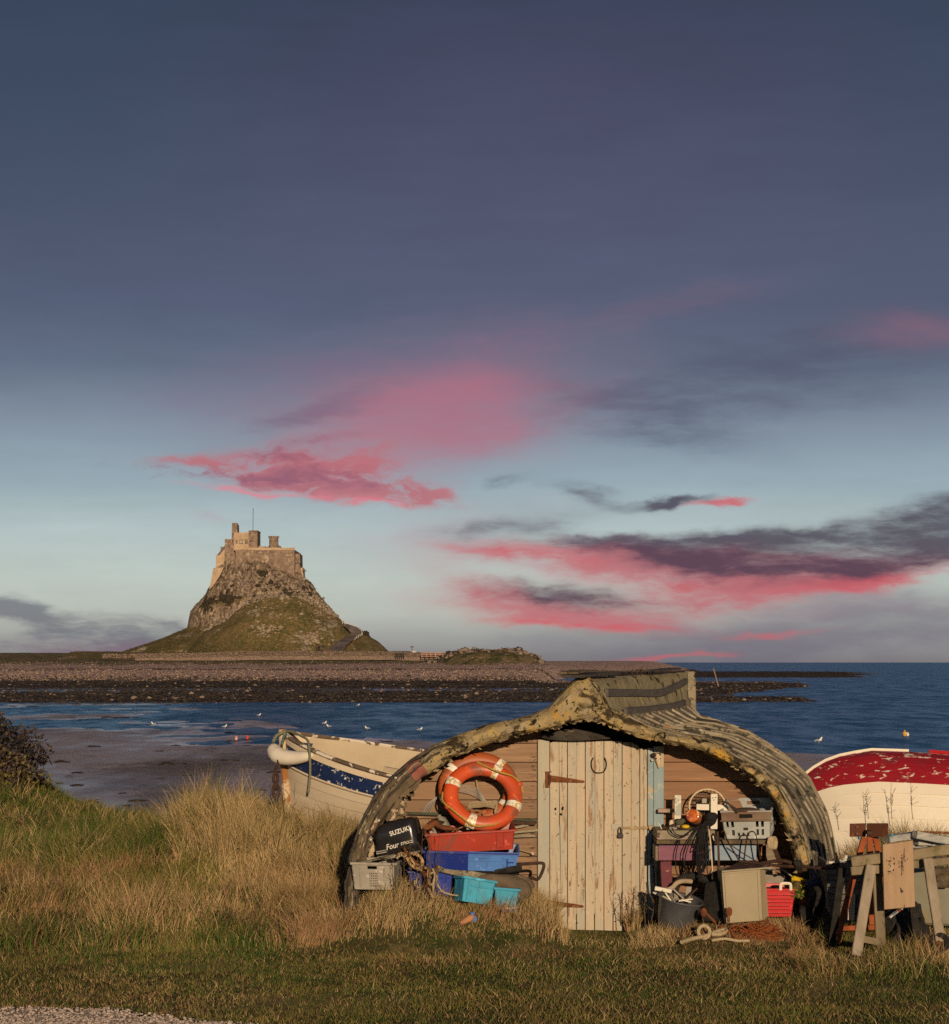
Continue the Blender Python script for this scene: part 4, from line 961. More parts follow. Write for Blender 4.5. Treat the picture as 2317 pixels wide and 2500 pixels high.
MB().beam(a.lerp(b, .50) + Vector((0, 0, .06)), a.lerp(b, .86) + Vector((0, 0, .055)), .14, .02, segs=4, wob=.008).build('ridge_board', m_tar, shed)
for t, h in ((.40, .05), (.45, .04), (.49, .06), (.55, .05), (.60, .04)):
    MB().tube([a.lerp(b, t), a.lerp(b, t) + Vector((.01, 0, h + .03))], .006, 5).build('nail', m_drust, shed)
# tarred flap hanging under the felt over the door
mb = MB(); rows = []
for px in np.linspace(1320, 1490, 16):
    top = np.interp(px, [1320, 1400, 1447, 1490], [1790, 1779, 1788, 1800]); bot = np.interp(px, [1320, 1340, 1400, 1440, 1490], [1800, 1806, 1808, 1807, 1804])
    rows.append([at(px, top, 19.02), at(px, (top + bot) / 2, 18.98 + .02 * math.sin(px)), at(px, bot, 19.0)])
mb.sheet(rows); mb.build('tarred_flap', m_tar, shed, solid=.01)
# ---- front wall of horizontal boards
YW = 19.15
WL = [(at(a, b, YW).x, at(a, b, YW).z) for a, b in [(1500, 1745), (1361, 1760), (1191, 1795), (1100, 1835), (1034, 1870), (985, 1925), (955, 1968), (925, 2020), (905, 2070), (890, 2150), (880, 2300)]]
WR = [(at(a, b, YW).x, at(a, b, YW).z) for a, b in [(1500, 1745), (1600, 1780), (1715, 1805), (1800, 1850), (1870, 1900), (1915, 1955), (1945, 2020), (1962, 2100), (1972, 2200), (1976, 2300)]]
def wx(side, z):
    P = WL if side < 0 else WR; zz = [p[1] for p in P][::-1]; xx = [p[0] for p in P][::-1]
    return float(np.interp(z, zz, xx))
xl1, xr0 = at(1322, 0, YW).x, at(1618, 0, YW).x
rows_py = [1770, 1815, 1861, 1908, 1953, 1999, 2045, 2091, 2136, 2182, 2227, 2285]
for k in range(len(rows_py) - 1):
    z1 = at(0, rows_py[k], YW).z - .003; z0 = at(0, rows_py[k + 1], YW).z + .003
    for side in (-1, 1):
        if side < 0: xa0, xa1, xb = wx(-1, z0), wx(-1, z1), xl1
        else: xa0, xa1, xb = wx(1, z0), wx(1, z1), xr0
        if side * (xa1 - xb) < .03: xa1 = xb + side * .03
        if side * (xa0 - xb) < .05: continue
        if side < 0: poly = [(xa0, z0), (xb, z0), (xb, z1), (xa1, z1)]
        else: poly = [(xb, z0), (xa0, z0), (xa1, z1), (xb, z1)]
        yj = random.uniform(0, .006)
        mb = MB(); mb.prism(poly, YW + yj, YW + .03 + yj)
        mb.build('wall_board', m_board if side < 0 else m_boardr, shed, bevel=.003)
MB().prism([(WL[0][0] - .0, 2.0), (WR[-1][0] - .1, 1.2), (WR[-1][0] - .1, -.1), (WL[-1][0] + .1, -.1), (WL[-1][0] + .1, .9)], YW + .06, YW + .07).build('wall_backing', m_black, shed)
st_ = MB(); rs = random.Random(4)
for i in range(70):
    px = 1310 - abs(rs.gauss(0, 9)); py = rs.uniform(1830, 2250); c = at(px, py, YW - .0015); w = rs.uniform(.012, .05); h = rs.uniform(.002, .005)
    st_.box((c.x - w / 2, YW - .0005, c.z), (w, .003, h))
o = st_.build('split_grain', m_tar, shed); tag(o, kind='stuff')
# ---- door frame and door
def vb(px0, px1, py0, py1, m, name, y=YW - .035, th=.035, par=None, bev=.004, skew=0, botl=None):
    a = at(px0, py1, y); b = at(px1, py0, y)
    bl = a.x if botl is None else at(botl, 0, y).x
    mb = MB(); mb.prism([(bl, a.z), (b.x, a.z), (b.x, b.z - skew), (a.x, b.z)], y, y + th); return mb.build(name, m, par or shed, bevel=bev)
vb(1313, 1341.5, 1806, 2280, m_jamb, 'door_jamb', y=YW - .055, th=.055)
vb(1581.5, 1595.5, 1826, 2280, m_blue, 'door_jamb', y=YW - .05, th=.05); vb(1596, 1621, 1822, 2280, m_blue, 'door_jamb', y=YW - .065, th=.065)
door = thing('door', None, None, at(1460, 2272, YW - .05)); door.parent = shed; off = ORG['door'] - ORG[shed.name]; door.location = off
YD = YW - .035
seams = [1342, 1385.5, 1429, 1474.5, 1519, 1562, 1580.5]
tops = [1806, 1806.5, 1808, 1809.5, 1812, 1826]; bots = [2273, 2274, 2274, 2274, 2273, 2272]
for k in range(6):
    x0, x1 = seams[k] + .8, seams[k + 1] - .8; y = YD + random.uniform(0, .004)
    a = at(x0, bots[k], y); b = at(x1, tops[k], y); bl = a.x
    if k == 0: bl = at(1368, 0, y).x
    mb = MB()
    w = b.x - a.x; xm = (a.x + b.x) / 2; tl = b.z + (.0 if k else -.03); tr = b.z - (.04 if k == 4 else 0) - (.02 if k == 5 else 0)
    zc = at(0, 2235, y).z
    left = [(a.x, zc), (bl, a.z)] if k == 0 else [(a.x, a.z)]
    # two tongue halves with a bead groove between
    g = .004
    mb.prism(left + [(max(xm - g, bl + .01), a.z), (xm - g, b.z), (a.x, tl)], y, y + .028)
    mb.prism([(max(xm + g, bl + .01), a.z), (b.x, a.z), (b.x, tr), (xm + g, b.z)], y, y + .028)
    mb.box((xm, y + .018, (zc + b.z) / 2), (2 * g + .006, .012, b.z - zc - .02))
    mb.build('plank', m_door, door, bevel=.0025)
def strap(px0, px1, py, h0, h1, Y=YD - .012):
    a = at(px0, py, Y); b = at(px1, py + (px1 - px0) * .09, Y); h0 *= .0038; h1 *= .0038
    mb = MB(); mb.prism([(a.x, a.z - h0 / 2), (b.x, b.z - h1 / 2), (b.x + .012, b.z), (b.x, b.z + h1 / 2), (a.x, a.z + h0 / 2)], Y, Y + .01)
    return mb
hi = strap(1343, 1425, 1901, 17, 6).build('hinge', m_rust, door, bevel=.002)
p = at(1336.5, 1903, YW - .075); MB().box(p, (.034, .014, .15)).build('hinge_plate', m_rust, hi, bevel=.002)
MB().tube([at(1341.5, 1892, YW - .085), at(1341.5, 1915, YW - .085)], .011, 8).build('hinge_pin', m_drust, hi)
for q in (1350, 1372, 1398, 1416): MB().lathe([(.006, 0), (.006, .004), (0, .006)], at(q, 1902 + (q - 1343) * .09, YD - .013), (0, -1, 0), 6).build('bolt', m_drust, hi)
h2 = strap(1343, 1423, 2206, 16, 6).build('hinge', m_rust, door, bevel=.002)
MB().box(at(1336, 2208, YW - .07), (.03, .01, .10)).build('hinge_plate', m_rust, h2, bevel=.002)
rs = random.Random(55); sp_m = MB()
for i in range(55):
    px = rs.uniform(1346, 1576); py = rs.uniform(1830, 2262)
    if min(abs(px - q) for q in (1342, 1385.5, 1429, 1474.5, 1519, 1562)) < 3: continue
    c = at(px, py, YD - .0012); w = rs.uniform(.003, .008); h = rs.uniform(.004, .018); sp_m.box((c.x, YD - .0005, c.z), (w, .003, h))
o = sp_m.build('paint_chips', m_tar, door); tag(o, kind='stuff')
# hasp, bolt and padlock
m_brass = mat('worn_hasp', (.40, .30, .16, 1), (.24, .17, .10, 1), 20, rough=.6, bump=.4, metal=.3)
hp = MB().box(at(1503, 2019, YD - .006), (.075, .008, .055)).build('hasp_plate', m_jamb, door, bevel=.002)
mb = MB(); mb.beam(at(1514, 2021, YD - .016), at(1583, 2021, YD - .018), .010, .020); mb.box(at(1552, 2021, YD - .012), (.012, .02, .04)); mb.box(at(1572, 2021, YD - .012), (.012, .02, .04)); mb.box(at(1590, 2021, YW - .072), (.05, .012, .045))
mb.build('hasp', m_brass, door, bevel=.002)
mb = MB(); sh = [at(1513 + 3.6 * math.cos(w), 2028 - 8 * math.sin(w) if math.sin(w) > 0 else 2030, YD - .034) for w in np.linspace(0, math.pi, 9)]
pk = MB().tube([at(1516.6, 2034, YD - .034)] + sh + [at(1509.4, 2034, YD - .034)], .0045, 6).build('shackle', m_drust, door)
mb = MB(); c = at(1514.5, 2039, YD - .034); mb.prism([(c.x - .026, c.z - .026), (c.x + .026, c.z - .026), (c.x + .028, c.z + .004), (c.x + .016, c.z + .022), (c.x - .016, c.z + .022), (c.x - .028, c.z + .004)], YD - .05, YD - .016)
mb.build('padlock', mat('padlock_iron', (.035, .032, .04, 1), (.06, .045, .04, 1), 20, rough=.6, bump=.3, metal=.4), pk, bevel=.004)
for q in ((1356, 1975), (1373, 1975), (1370, 1988), (1374, 1972.5)): MB().lathe([(.0105, 0), (.0105, .003), (0, .0035)], at(*q, YD - .001), (0, -1, 0), 8, sy=1.3).build('knot_hole', m_black, door)
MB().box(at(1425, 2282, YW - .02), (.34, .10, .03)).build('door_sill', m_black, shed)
# ---- small things nailed to the front
hs = thing('horseshoe', 'dark iron horseshoe nailed points up high on the pale door', 'horseshoe', at(1462, 1887, YD - .02))
pts = [at(1462 + 18.5 * math.copysign(abs(math.sin(w)) ** .75, w), 1866 + 21 * math.cos(w), YD - .016) for w in np.linspace(-2.45, 2.45, 26)]
MB().tube(pts, [.0115 if 2 < i < 23 else .0125 for i in range(26)], 8, flat=.5).build('iron_shoe', m_drust, hs)
for i in (4, 7, 18, 21): MB().box(pts[i] + Vector((0, -.006, 0)), (.006, .004, .010)).build('nail_hole', m_black, hs)
sk = thing('sheep_skull', 'small bleached sheep skull hung on the pale blue jamb right of the door', 'skull', at(1604, 1876, YW - .08))
m_bone = mat('bone', (.66, .53, .38, 1), (.5, .38, .25, 1), 12, rough=.8, bump=.5)
mb = MB(); mb.lathe([(0, 0), (.014, .008), (.022, .04), (.034, .085), (.036, .11), (.026, .135), (0, .145)], at(1609, 1876, YW - .085), (-.12, -.05, 1), 12, sy=.8); mb.jitter(.006, 30); mb.build('cranium', m_bone, sk)
mb = MB(); mb.sphere(at(1598, 1844, YW - .09), .030, 10, 7, (1.1, .8, .75)); mb.sphere(at(1608, 1842, YW - .10), .022, 10, 7, (1.2, .8, .8)); mb.jitter(.008, 25); mb.build('dark_hide', m_drust, sk)
MB().sphere(at(1592.5, 1856, YW - .09), .013, 10, 7).build('horn_stub', m_bone, sk)
for dx in (-4, 5): MB().sphere(at(1606 + dx, 1852, YW - .114), .008, 8, 6).build('eye_socket', m_black, sk)
# ================================================================ junk in front of the shed, left side
def plastic(name, c, c2=None, rough=.45, dirt=(.10, .08, .055, 1), amt=.56, **k):
    return mat(name, c, c2 or tuple(v * .8 for v in c[:3]) + (1,), 3, rough=rough, bump=.12, bscale=12, spec=.4, patches=[(dirt, 5, amt, .16), (tuple(min(1, v * 1.4 + .06) for v in c[:3]) + (1,), 11, .60, .06), (tuple(v * .55 + .04 for v in c[:3]) + (1,), 2.2, .52, .15)], **k)
m_or = plastic('orange_vinyl', (.60, .085, .022, 1), (.50, .068, .018, 1), rough=.42)
m_or2 = plastic('faded_orange_vinyl', (.42, .105, .030, 1), (.33, .080, .026, 1), rough=.5)
m_refl = mat('reflective_tape', (.78, .74, .64, 1), (.50, .36, .12, 1), 34, rough=.35, bump=.3, lo=.50, hi=.56, spec=.6)
m_refl2 = mat('clean_reflective_tape', (.85, .82, .74, 1), (.72, .68, .58, 1), 30, rough=.3, bump=.2, spec=.6, patches=[((.45, .38, .15, 1), 30, .66, .03)])
m_yrope = mat('yellow_rope', (.50, .34, .06, 1), (.30, .20, .04, 1), 70, rough=.9, bump=.8, bdist=.003)
def frame_from(n, upref=(0, 0, 1)):
    n = Vector(n).normalized(); x = Vector((1, 0, 0)); x = (x - n * x.dot(n)).normalized(); y = n.cross(x); return x, y, n
def lifebuoy(label, c, nrm, R0, r0, m, bands, bm, tw, squash=1.0):
    t = thing('lifebuoy', label, 'lifebuoy', c - Vector((0, 0, R0)), group='lifebuoys hung on the boat shed')
    X, Y, N = frame_from(nrm); mb = MB()
    ring = [c + (X * math.cos(w) + Y * math.sin(w) * squash) * R0 for w in np.linspace(0, 2 * math.pi, 49)[:-1]]
    # slightly flattened tube section
    vs = []; fs = []; n = len(ring); sg = 16
    for i, p in enumerate(ring):
        w = 2 * math.pi * i / n; rad = (X * math.cos(w) + Y * math.sin(w) * squash).normalized()
        for k in range(sg): a = 2 * math.pi * k / sg; vs.append(p + rad * math.cos(a) * r0 + N * math.sin(a) * r0 * .82)
    for i in range(n):
        for k in range(sg): a = i * sg + k; b = i * sg + (k + 1) % sg; c2 = ((i + 1) % n) * sg; fs.append((a, b, c2 + (k + 1) % sg, c2 + k))
    mb.add(vs, fs); mb.sm = True; mb.build('ring', m, t)
    for bi, bd in enumerate(bands):
        vs = []; fs = []; st = 5
        for i in range(st):
            w = R(bd) + (i / (st - 1) - .5) * tw; rad = (X * math.cos(w) + Y * math.sin(w) * squash).normalized(); p = c + (X * math.cos(w) + Y * math.sin(w) * squash) * R0
            for k in range(sg): a = 2 * math.pi * k / sg; q = r0 + .003; vs.append(p + rad * math.cos(a) * q + N * math.sin(a) * q * .82)
        for i in range(st - 1):
            for k in range(sg): a = i * sg + k; b = i * sg + (k + 1) % sg; fs.append((a, b, b + sg, a + sg))
        mb = MB(); mb.add(vs, fs); mb.sm = True; mb.build('reflective_band', bm[bi % len(bm)], t)
    return t, X, Y, N
nb = Vector((.10, -1, .32)); cb = at(1169, 1925, 18.95)
lb2, *_ = lifebuoy('duller brown orange lifebuoy hanging behind the bright one on the shed wall', cb, nb, .306, .073, m_or2, [52, 142, -35, 200], [m_refl, m_refl2], .20, .90)
nf = Vector((.16, -1, .55)); cf = at(1179, 1943, 18.72)
lb1, X, Y, N = lifebuoy('bright orange front lifebuoy resting in the red crate, yellow rope round it', cf, nf, .297, .070, m_or, [65, 158, -18, 250], [m_refl, m_refl, m_refl, m_refl], .24, .93)
def ringpt(deg, rr, out=.0): w = R(deg); return cf + (X * math.cos(w) + Y * math.sin(w) * .93) * rr + N * out
MB().tube(curve([ringpt(100, .345, .05), ringpt(88, .29, .075), ringpt(68, .255, .095), ringpt(50, .27, .10), ringpt(36, .33, .075), ringpt(22, .37, .03), ringpt(10, .378, .0)], 5), .0085, 6).build('grab_rope', m_yrope, lb1)
MB().tube(curve([ringpt(178, .37, .0), ringpt(195, .385, .03), ringpt(215, .355, .075), ringpt(236, .35, .08), ringpt(256, .372, .07), ringpt(280, .352, .075), ringpt(292, .34, .07)], 5), .0085, 6).build('grab_rope', m_yrope, lb1)
for w in (22, 205): MB().sphere(ringpt(w, .362, .03), .028, 10, 8).build('rope_lug', m_or, lb1)
# tangle of cord inside the hoop
hk = thing('cord_bundle', 'bundle of brown cord tied in loops and lying inside the bright lifebuoy', 'rope', at(1175, 1990, 18.85))
for i in range(9):
    y = 18.80 - .01 * i; dy = i * 3.0
    MB().tube(curve([at(1128 + i * 2, 1985 - dy * .3, y), at(1150, 1972 - dy * .5, y - .03), at(1185, 1968 - dy * .4, y - .04), at(1212, 1976 - dy * .8, y), at(1208, 1990 - dy * .3, y + .02)], 4), .0075, 5).build('cord_loop', m_rope, hk)
m_cord = mat('brown_cord', (.28, .19, .09, 1), (.17, .115, .06, 1), 60, rough=.95, bump=.6, bdist=.003)
for p in ([(1128, 1982), (1145, 1974), (1158, 1984), (1150, 1996), (1170, 1998), (1205, 2008), (1220, 2014)], [(1140, 1975), (1133, 1982), (1142, 1990), (1160, 1992), (1172, 1986), (1168, 1996), (1145, 2012), (1105, 2028), (1088, 2030)], [(1150, 1985), (1165, 1978), (1182, 1985), (1176, 1996), (1160, 1990)]):
    MB().tube(curve([at(a, b, 18.68 - .003 * i) for i, (a, b) in enumerate(p)], 5), .007, 6).build('cord', m_cord, hk)
wc = thing('wire_coil', 'coil of thin pale wire hanging on the boards behind the lifebuoys', 'wire', at(1100, 1990, 19.1))
m_wire = mat('pale_wire', (.42, .40, .36, 1), (.3, .28, .25, 1), 20, rough=.6, bump=0)
for i in range(6):
    MB().tube(curve([at(1028 + i * 4, 1990, 19.09), at(1042 + i * 4, 1965 - i * 2, 19.08), at(1080 + i * 3, 1938 - i * 3, 19.07), at(1120, 1932 - i * 3, 19.07), at(1165, 1945 - i * 4, 19.07), at(1190, 1975 - i * 2, 19.08)], 5), .0030, 4).build('wire_loop', m_wire, wc)
dr = thing('dangling_rope', 'pale cord dangling in a curve on the boards seen through the lifebuoy', 'rope', at(1175, 1960, 19.1))
MB().tube(curve([at(1163, 1905, 19.1), at(1168, 1930, 19.09), at(1180, 1950, 19.08), at(1196, 1962, 19.08)], 5), .0075, 6).build('cord', m_rope, dr)
lg = thing('long_pole', 'long dark green pole lying along the wall behind the motor and lifebuoys', 'pole', at(1100, 2000, 19.08))
MB().tube([at(975, 1985, 19.10), at(1120, 1990, 19.08), at(1312, 2005, 19.10)], .030, 8, flat=.5).build('pole', mat('green_pole', (.10, .115, .075, 1), (.07, .075, .05, 1), 8, rough=.8), lg)
mb = MB(); mb.beam(at(1240, 2008, 19.08), at(1308, 2010, 19.06), .03, .03); mb.build('dark_stick', m_drust, lg)
st = thing('driftwood_sticks', 'thin grey sticks wedged between the red crate and the wall', 'sticks', at(1270, 2040, 19.05))
for a, b in (((1245, 2022), (1290, 2014)), ((1240, 2034), (1312, 2026)), ((1246, 2043), (1306, 2040))): MB().beam(at(*a, 19.05), at(*b, 19.08), .018, .022, segs=3, wob=.003).build('stick', m_hull, st)
# ---------------------------------------------------------------- crates
def crate(name, label, c, w, d, h, rot, m, taper=.03, th=.008, rim=.022, group=None, ribs=(), cells=None, slots=()):
    """open box in its own axes: x width, y depth, z height, base at the origin"""
    t = thing(name, label, 'crate', c, group, rot, local=True)
    W, D = w / 2, d / 2; w0, d0 = W - taper, D - taper
    def wall(p, q, pt, qt, nrm, hole=None):
        p, q, pt, qt, nrm = map(Vector, (p, q, pt, qt, nrm)); mb = MB()
        # grid of cells with holes left open
        if hole is None:
            mb.add([p, q, qt, pt, p - nrm * th, q - nrm * th, qt - nrm * th, pt - nrm * th], [(0, 1, 2, 3), (7, 6, 5, 4), (0, 4, 5, 1), (1, 5, 6, 2), (2, 6, 7, 3), (3, 7, 4, 0)])
            return mb
        us = sorted({0.0, 1.0} | {round(v, 4) for hh in hole for v in (hh[0], hh[1])}); vs_ = sorted({0.0, 1.0} | {round(v, 4) for hh in hole for v in (hh[2], hh[3])})
        def pt_(u, v): return (p.lerp(q, u)).lerp(pt.lerp(qt, u), v)
        inh = lambda u, v: any(a < u < b and c_ < v < e for a, b, c_, e in [(round(x[0], 4), round(x[1], 4), round(x[2], 4), round(x[3], 4)) for x in hole])
        for i in range(len(us) - 1):
            for j in range(len(vs_) - 1):
                if inh((us[i] + us[i + 1]) / 2, (vs_[j] + vs_[j + 1]) / 2): continue
                f = [pt_(us[i], vs_[j]), pt_(us[i + 1], vs_[j]), pt_(us[i + 1], vs_[j + 1]), pt_(us[i], vs_[j + 1])]
                mb.add(f + [a - nrm * th for a in f], [(0, 1, 2, 3), (7, 6, 5, 4), (0, 4, 5, 1), (1, 5, 6, 2), (2, 6, 7, 3), (3, 7, 4, 0)])
        return mb
    B = [(-w0, -d0, 0), (w0, -d0, 0), (w0, d0, 0), (-w0, d0, 0)]; T = [(-W, -D, h), (W, -D, h), (W, D, h), (-W, D, h)]
    cells = cells or {}
    for i, (nm, nr) in enumerate((('front', (0, -1, 0)), ('right', (1, 0, 0)), ('back', (0, 1, 0)), ('left', (-1, 0, 0)))):
        j = (i + 1) % 4; wall(B[i], B[j], T[i], T[j], nr, cells.get(nm)).build('side_panel', m, t)
    MB().box((0, 0, th / 2 + .002), (2 * w0 - .01, 2 * d0 - .01, th)).build('base', m, t)
    mb = MB(); r = rim
    mb.box((0, -D - r / 4, h - r / 2 + .002), (2 * W + r, r, r)); mb.box((0, D + r / 4, h - r / 2 + .002), (2 * W + r, r, r))
    mb.box((-W - r / 4, 0, h - r / 2 + .001), (r, 2 * D - r / 2, r)); mb.box((W + r / 4, 0, h - r / 2 + .001), (r, 2 * D - r / 2, r)); mb.build('rim', m, t, bevel=.003)
    for (x, z0, z1, wd) in ribs:
        fz = lambda z: -d0 - (D - d0) * z / h - .008
        mb = MB(); mb.hexa([(x - wd / 2, fz(z0) - .004, z0), (x + wd / 2, fz(z0) - .004, z0), (x + wd / 2, fz(z0) + .01, z0), (x - wd / 2, fz(z0) + .01, z0)],
                           [(x - wd / 2, fz(z1) - .004, z1), (x + wd / 2, fz(z1) - .004, z1), (x + wd / 2, fz(z1) + .01, z1), (x - wd / 2, fz(z1) + .01, z1)]); mb.build('rib', m, t, bevel=.002)
    return t
m_red = plastic('red_plastic', (.40, .042, .020, 1), (.33, .034, .018, 1), rough=.4)
m_blu = plastic('dark_blue_plastic', (.008, .032, .27, 1), (.010, .026, .20, 1), rough=.4, dirt=(.12, .13, .22, 1))
m_sky = plastic('light_blue_plastic', (.085, .22, .56, 1), (.075, .19, .50, 1), rough=.45, dirt=(.05, .12, .35, 1))
m_cyan = plastic('cyan_plastic', (.045, .36, .52, 1), (.035, .28, .44, 1), rough=.45, dirt=(.04, .16, .20, 1))
m_grey = plastic('grey_plastic', (.36, .32, .26, 1), (.29, .26, .21, 1), rough=.7)
# red crate: front from (1041,2034)-(1243,2010) at the top down to (1055,2062)-(1243,2070)
c = at(1148, 2071, 18.72)
red = crate('red_crate', 'long red plastic crate under the bright lifebuoy, standing in the blue crate', c, .80, .42, .185, (R(4), R(-3.0), R(3)), m_red, taper=.022, ribs=[(.30, .02, .16, .012), (.235, .02, .16, .012), (.268, .02, .035, .06), (-.34, .03, .17, .04)])
# blue crate: darker left half, pale right half with printed words
c = at(1148, 2115, 18.62)
blu = crate('blue_crate', 'long fish crate, dark blue left half and pale blue right half with print', c, .855, .46, .175, (R(5), R(1.6), R(0)), m_blu, taper=.03, ribs=[(.33, .03, .12, .01), (.36, .08, .09, .06)])
mb = MB()   # the pale half, a shell set just proud of the dark one
h_, W_, D_, w0, d0 = .175, .4275, .23, .3975, .20; e = .0035
def fy(z): return -d0 - (D_ - d0) * z / h_ - e
x0 = -.02
mb.add([(x0, fy(0), 0), (w0 + e, fy(0), 0), (W_ + e, fy(h_), h_ - .02), (x0, fy(h_) , h_ - .02), (w0 + e, d0, 0), (W_ + e, D_, h_ - .02)], [(0, 1, 2, 3), (1, 4, 5, 2)])
mb.build('pale_half', m_sky, blu)
mb = MB(); mb.box((x0 + (W_ - x0) / 2 + .009, -D_ - .0085, h_ - .010), (W_ - x0 + .014, .014, .029)); mb.box((W_ + .008, 0, h_ - .010), (.014, .46, .029)); mb.build('pale_rim', m_sky, blu, bevel=.002)
m_print = mat('dark_print', (.02, .03, .07, 1), rough=.7, bump=0)
for s_, z_ in (('CORBALLE 2000', .118), ('DEHORS CONCESSION', .088)): text(s_, .028, (-.04, fy(z_) - .003, z_), (R(90 - 9.7), 0, 0), m_print, blu, extrude=.0008, space=1.12)
# grey perforated crate at the far left
holes = [(.36, .58, .76, .90)] + [(.40 + .042 * i, .40 + .042 * i + .022, .12 + .09 * j, .12 + .09 * j + .048) for i in range(5) for j in range(6)]
gc = crate('perforated_crate', 'grey crate with rows of round holes standing in the grass at the far left', at(922, 2166, 18.52), .40, .34, .245, (R(2), 0, R(-10)), m_grey, taper=.02, cells={'front': holes}, ribs=[(-.12, .02, .20, .01), (.10, .02, .20, .01), (.155, .02, .22, .01)])
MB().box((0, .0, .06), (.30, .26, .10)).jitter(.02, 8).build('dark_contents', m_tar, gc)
for i in range(5): MB().beam((-.16 + .05 * i, -.14, .235 + .02 * i * .5), (.12 + .02 * i, .13, .26 + .01 * i), .03, .012, segs=2, wob=.004).build('grey_lath', m_hull, gc)
# darker blue crate in the shade
crate('low_blue_crate', 'deep blue ribbed crate half hidden behind the rusty tangle', at(1050, 2184, 18.66), .40, .34, .235, (0, 0, R(4)), m_blu, taper=.025, ribs=[(-.10, .02, .20, .012), (.05, .02, .20, .012), (.135, .02, .20, .012), (.10, .165, .18, .14)])
# cyan crate on its side
cyn = crate('cyan_crate', 'bright cyan crate tipped over in the grass, leftmost of the two', at(1152, 2205, 18.30), .30, .26, .22, (R(-6), R(11), R(18)), m_cyan, taper=.012, ribs=[(-.10, .01, .20, .012), (.0, .01, .20, .012), (.02, .14, .155, .20)])
crate('cyan_crate', 'small cyan crate half sunk in grass right below the old sack', at(1236, 2210, 18.34), .215, .22, .17, (R(2), R(4), R(-4)), m_cyan, taper=.01, ribs=[(-.05, .01, .14, .012), (.04, .07, .085, .12)])
tub = thing('blue_tub', 'pale blue tub with a cream rim sunk in the straw by the cyan crates', 'tub', at(1238, 2232, 18.2))
c = at(1238, 2236, 18.2); MB().lathe([(.085, 0), (.095, .075), (.088, .075), (.08, .01), (0, .01)], c, seg=20).build('tub_wall', m_sky, tub); MB().tube([c + Vector((.097 * math.cos(a), .097 * math.sin(a), .078)) for a in np.linspace(0, 6.283, 25)[:-1]], .008, 6, closed=True).build('cream_rim', m_bone, tub)
# ---------------------------------------------------------------- outboard motor cowl
m_cowl = mat('black_gloss_cowl', (.012, .012, .014, 1), (.020, .018, .018, 1), 5, rough=.22, bump=.06, bscale=20, spec=.6, patches=[((.10, .085, .07, 1), 22, .70, .04), ((.035, .03, .027, 1), 4, .56, .15)])
m_silver = mat('silver_stripe', (.62, .58, .52, 1), (.40, .37, .33, 1), 14, rough=.3, bump=.1, metal=.5)
m_white = mat('white_decal', (.80, .76, .68, 1), (.62, .58, .5, 1), 25, rough=.5, bump=0)
mo = thing('outboard_motor', 'black outboard motor head with white lettering leaning inside the left of the shed', 'motor', at(980, 2088, 18.62), rot=(R(4), R(-12), R(-17)), local=True)
def slab(z, x0, x1, y0, y1, r=.05, n=5):
    out = []
    for cx_, cy_, a0 in ((x1 - r, y1 - r, 0), (x0 + r, y1 - r, 90), (x0 + r, y0 + r, 180), (x1 - r, y0 + r, 270)):
        for i in range(n): a = R(a0 + 90 * i / (n - 1)); out.append((cx_ + r * math.cos(a), cy_ + r * math.sin(a), z))
    return out
L_ = [(.0, -.185, .20, -.10, .12, .05), (.02, -.205, .215, -.115, .13, .055), (.10, -.205, .215, -.12, .135, .06), (.22, -.190, .215, -.115, .13, .06), (.275, -.165, .215, -.105, .125, .06), (.31, -.12, .205, -.085, .11, .055), (.325, -.05, .17, -.05, .07, .04)]
mb = MB(); rws = [slab(*l) for l in L_]; k = len(rws[0]); mb.v = [p for r_ in rws for p in r_]
for i in range(len(rws) - 1):
    for j in range(k): mb.f.append((i * k + j, i * k + (j + 1) % k, (i + 1) * k + (j + 1) % k, (i + 1) * k + j))
mb.f.append(tuple(range(k - 1, -1, -1))); mb.f.append(tuple((len(rws) - 1) * k + j for j in range(k))); mb.sm = True; mb.build('cowl', m_cowl, mo)
mb = MB(); mb.box((-.198, 0, .14), (.02, .12, .23)); mb.build('front_bulge', m_cowl, mo, bevel=.008)
MB().box((-.211, -.005, .262), (.006, .075, .028)).build('decal_plate', m_white, mo)
text('9.9', .066, (-.2105, .045, .135), (R(90), 0, R(-90)), m_white, mo, .0006, name='power_number', offset=-.001, sx=.85)
text('SUZUKI', .058, (-.02, -.1225, .200), (R(90), R(-6), 0), m_white, mo, .001, name='maker_lettering', offset=.0016, sx=.98, space=1.08)
text('Four', .072, (-.085, -.1245, .083), (R(90), R(-3), 0), m_white, mo, .001, name='stroke_lettering', shear=.28, offset=.0005, sx=.9)
text('STROKE', .036, (.06, -.1245, .10), (R(90), R(-3), 0), m_white, mo, .001, name='stroke_lettering', shear=.28, offset=.0005, sx=.9)
for z, h_ in ((.085, .008), (.068, .010), (.035, .006)):
    mb = MB(); mb.box((-.135, -.1225, z), (.115 - z * .2, .008, h_)); mb.build('stripe', m_silver, mo)
MB().box((.0, -.002, .012), (.43, .262, .022)).build('seam_band', m_grey, mo, bevel=.006)
MB().box((.0, 0, -.045), (.25, .16, .1)).build('lower_cowl', m_cowl, mo, bevel=.02)
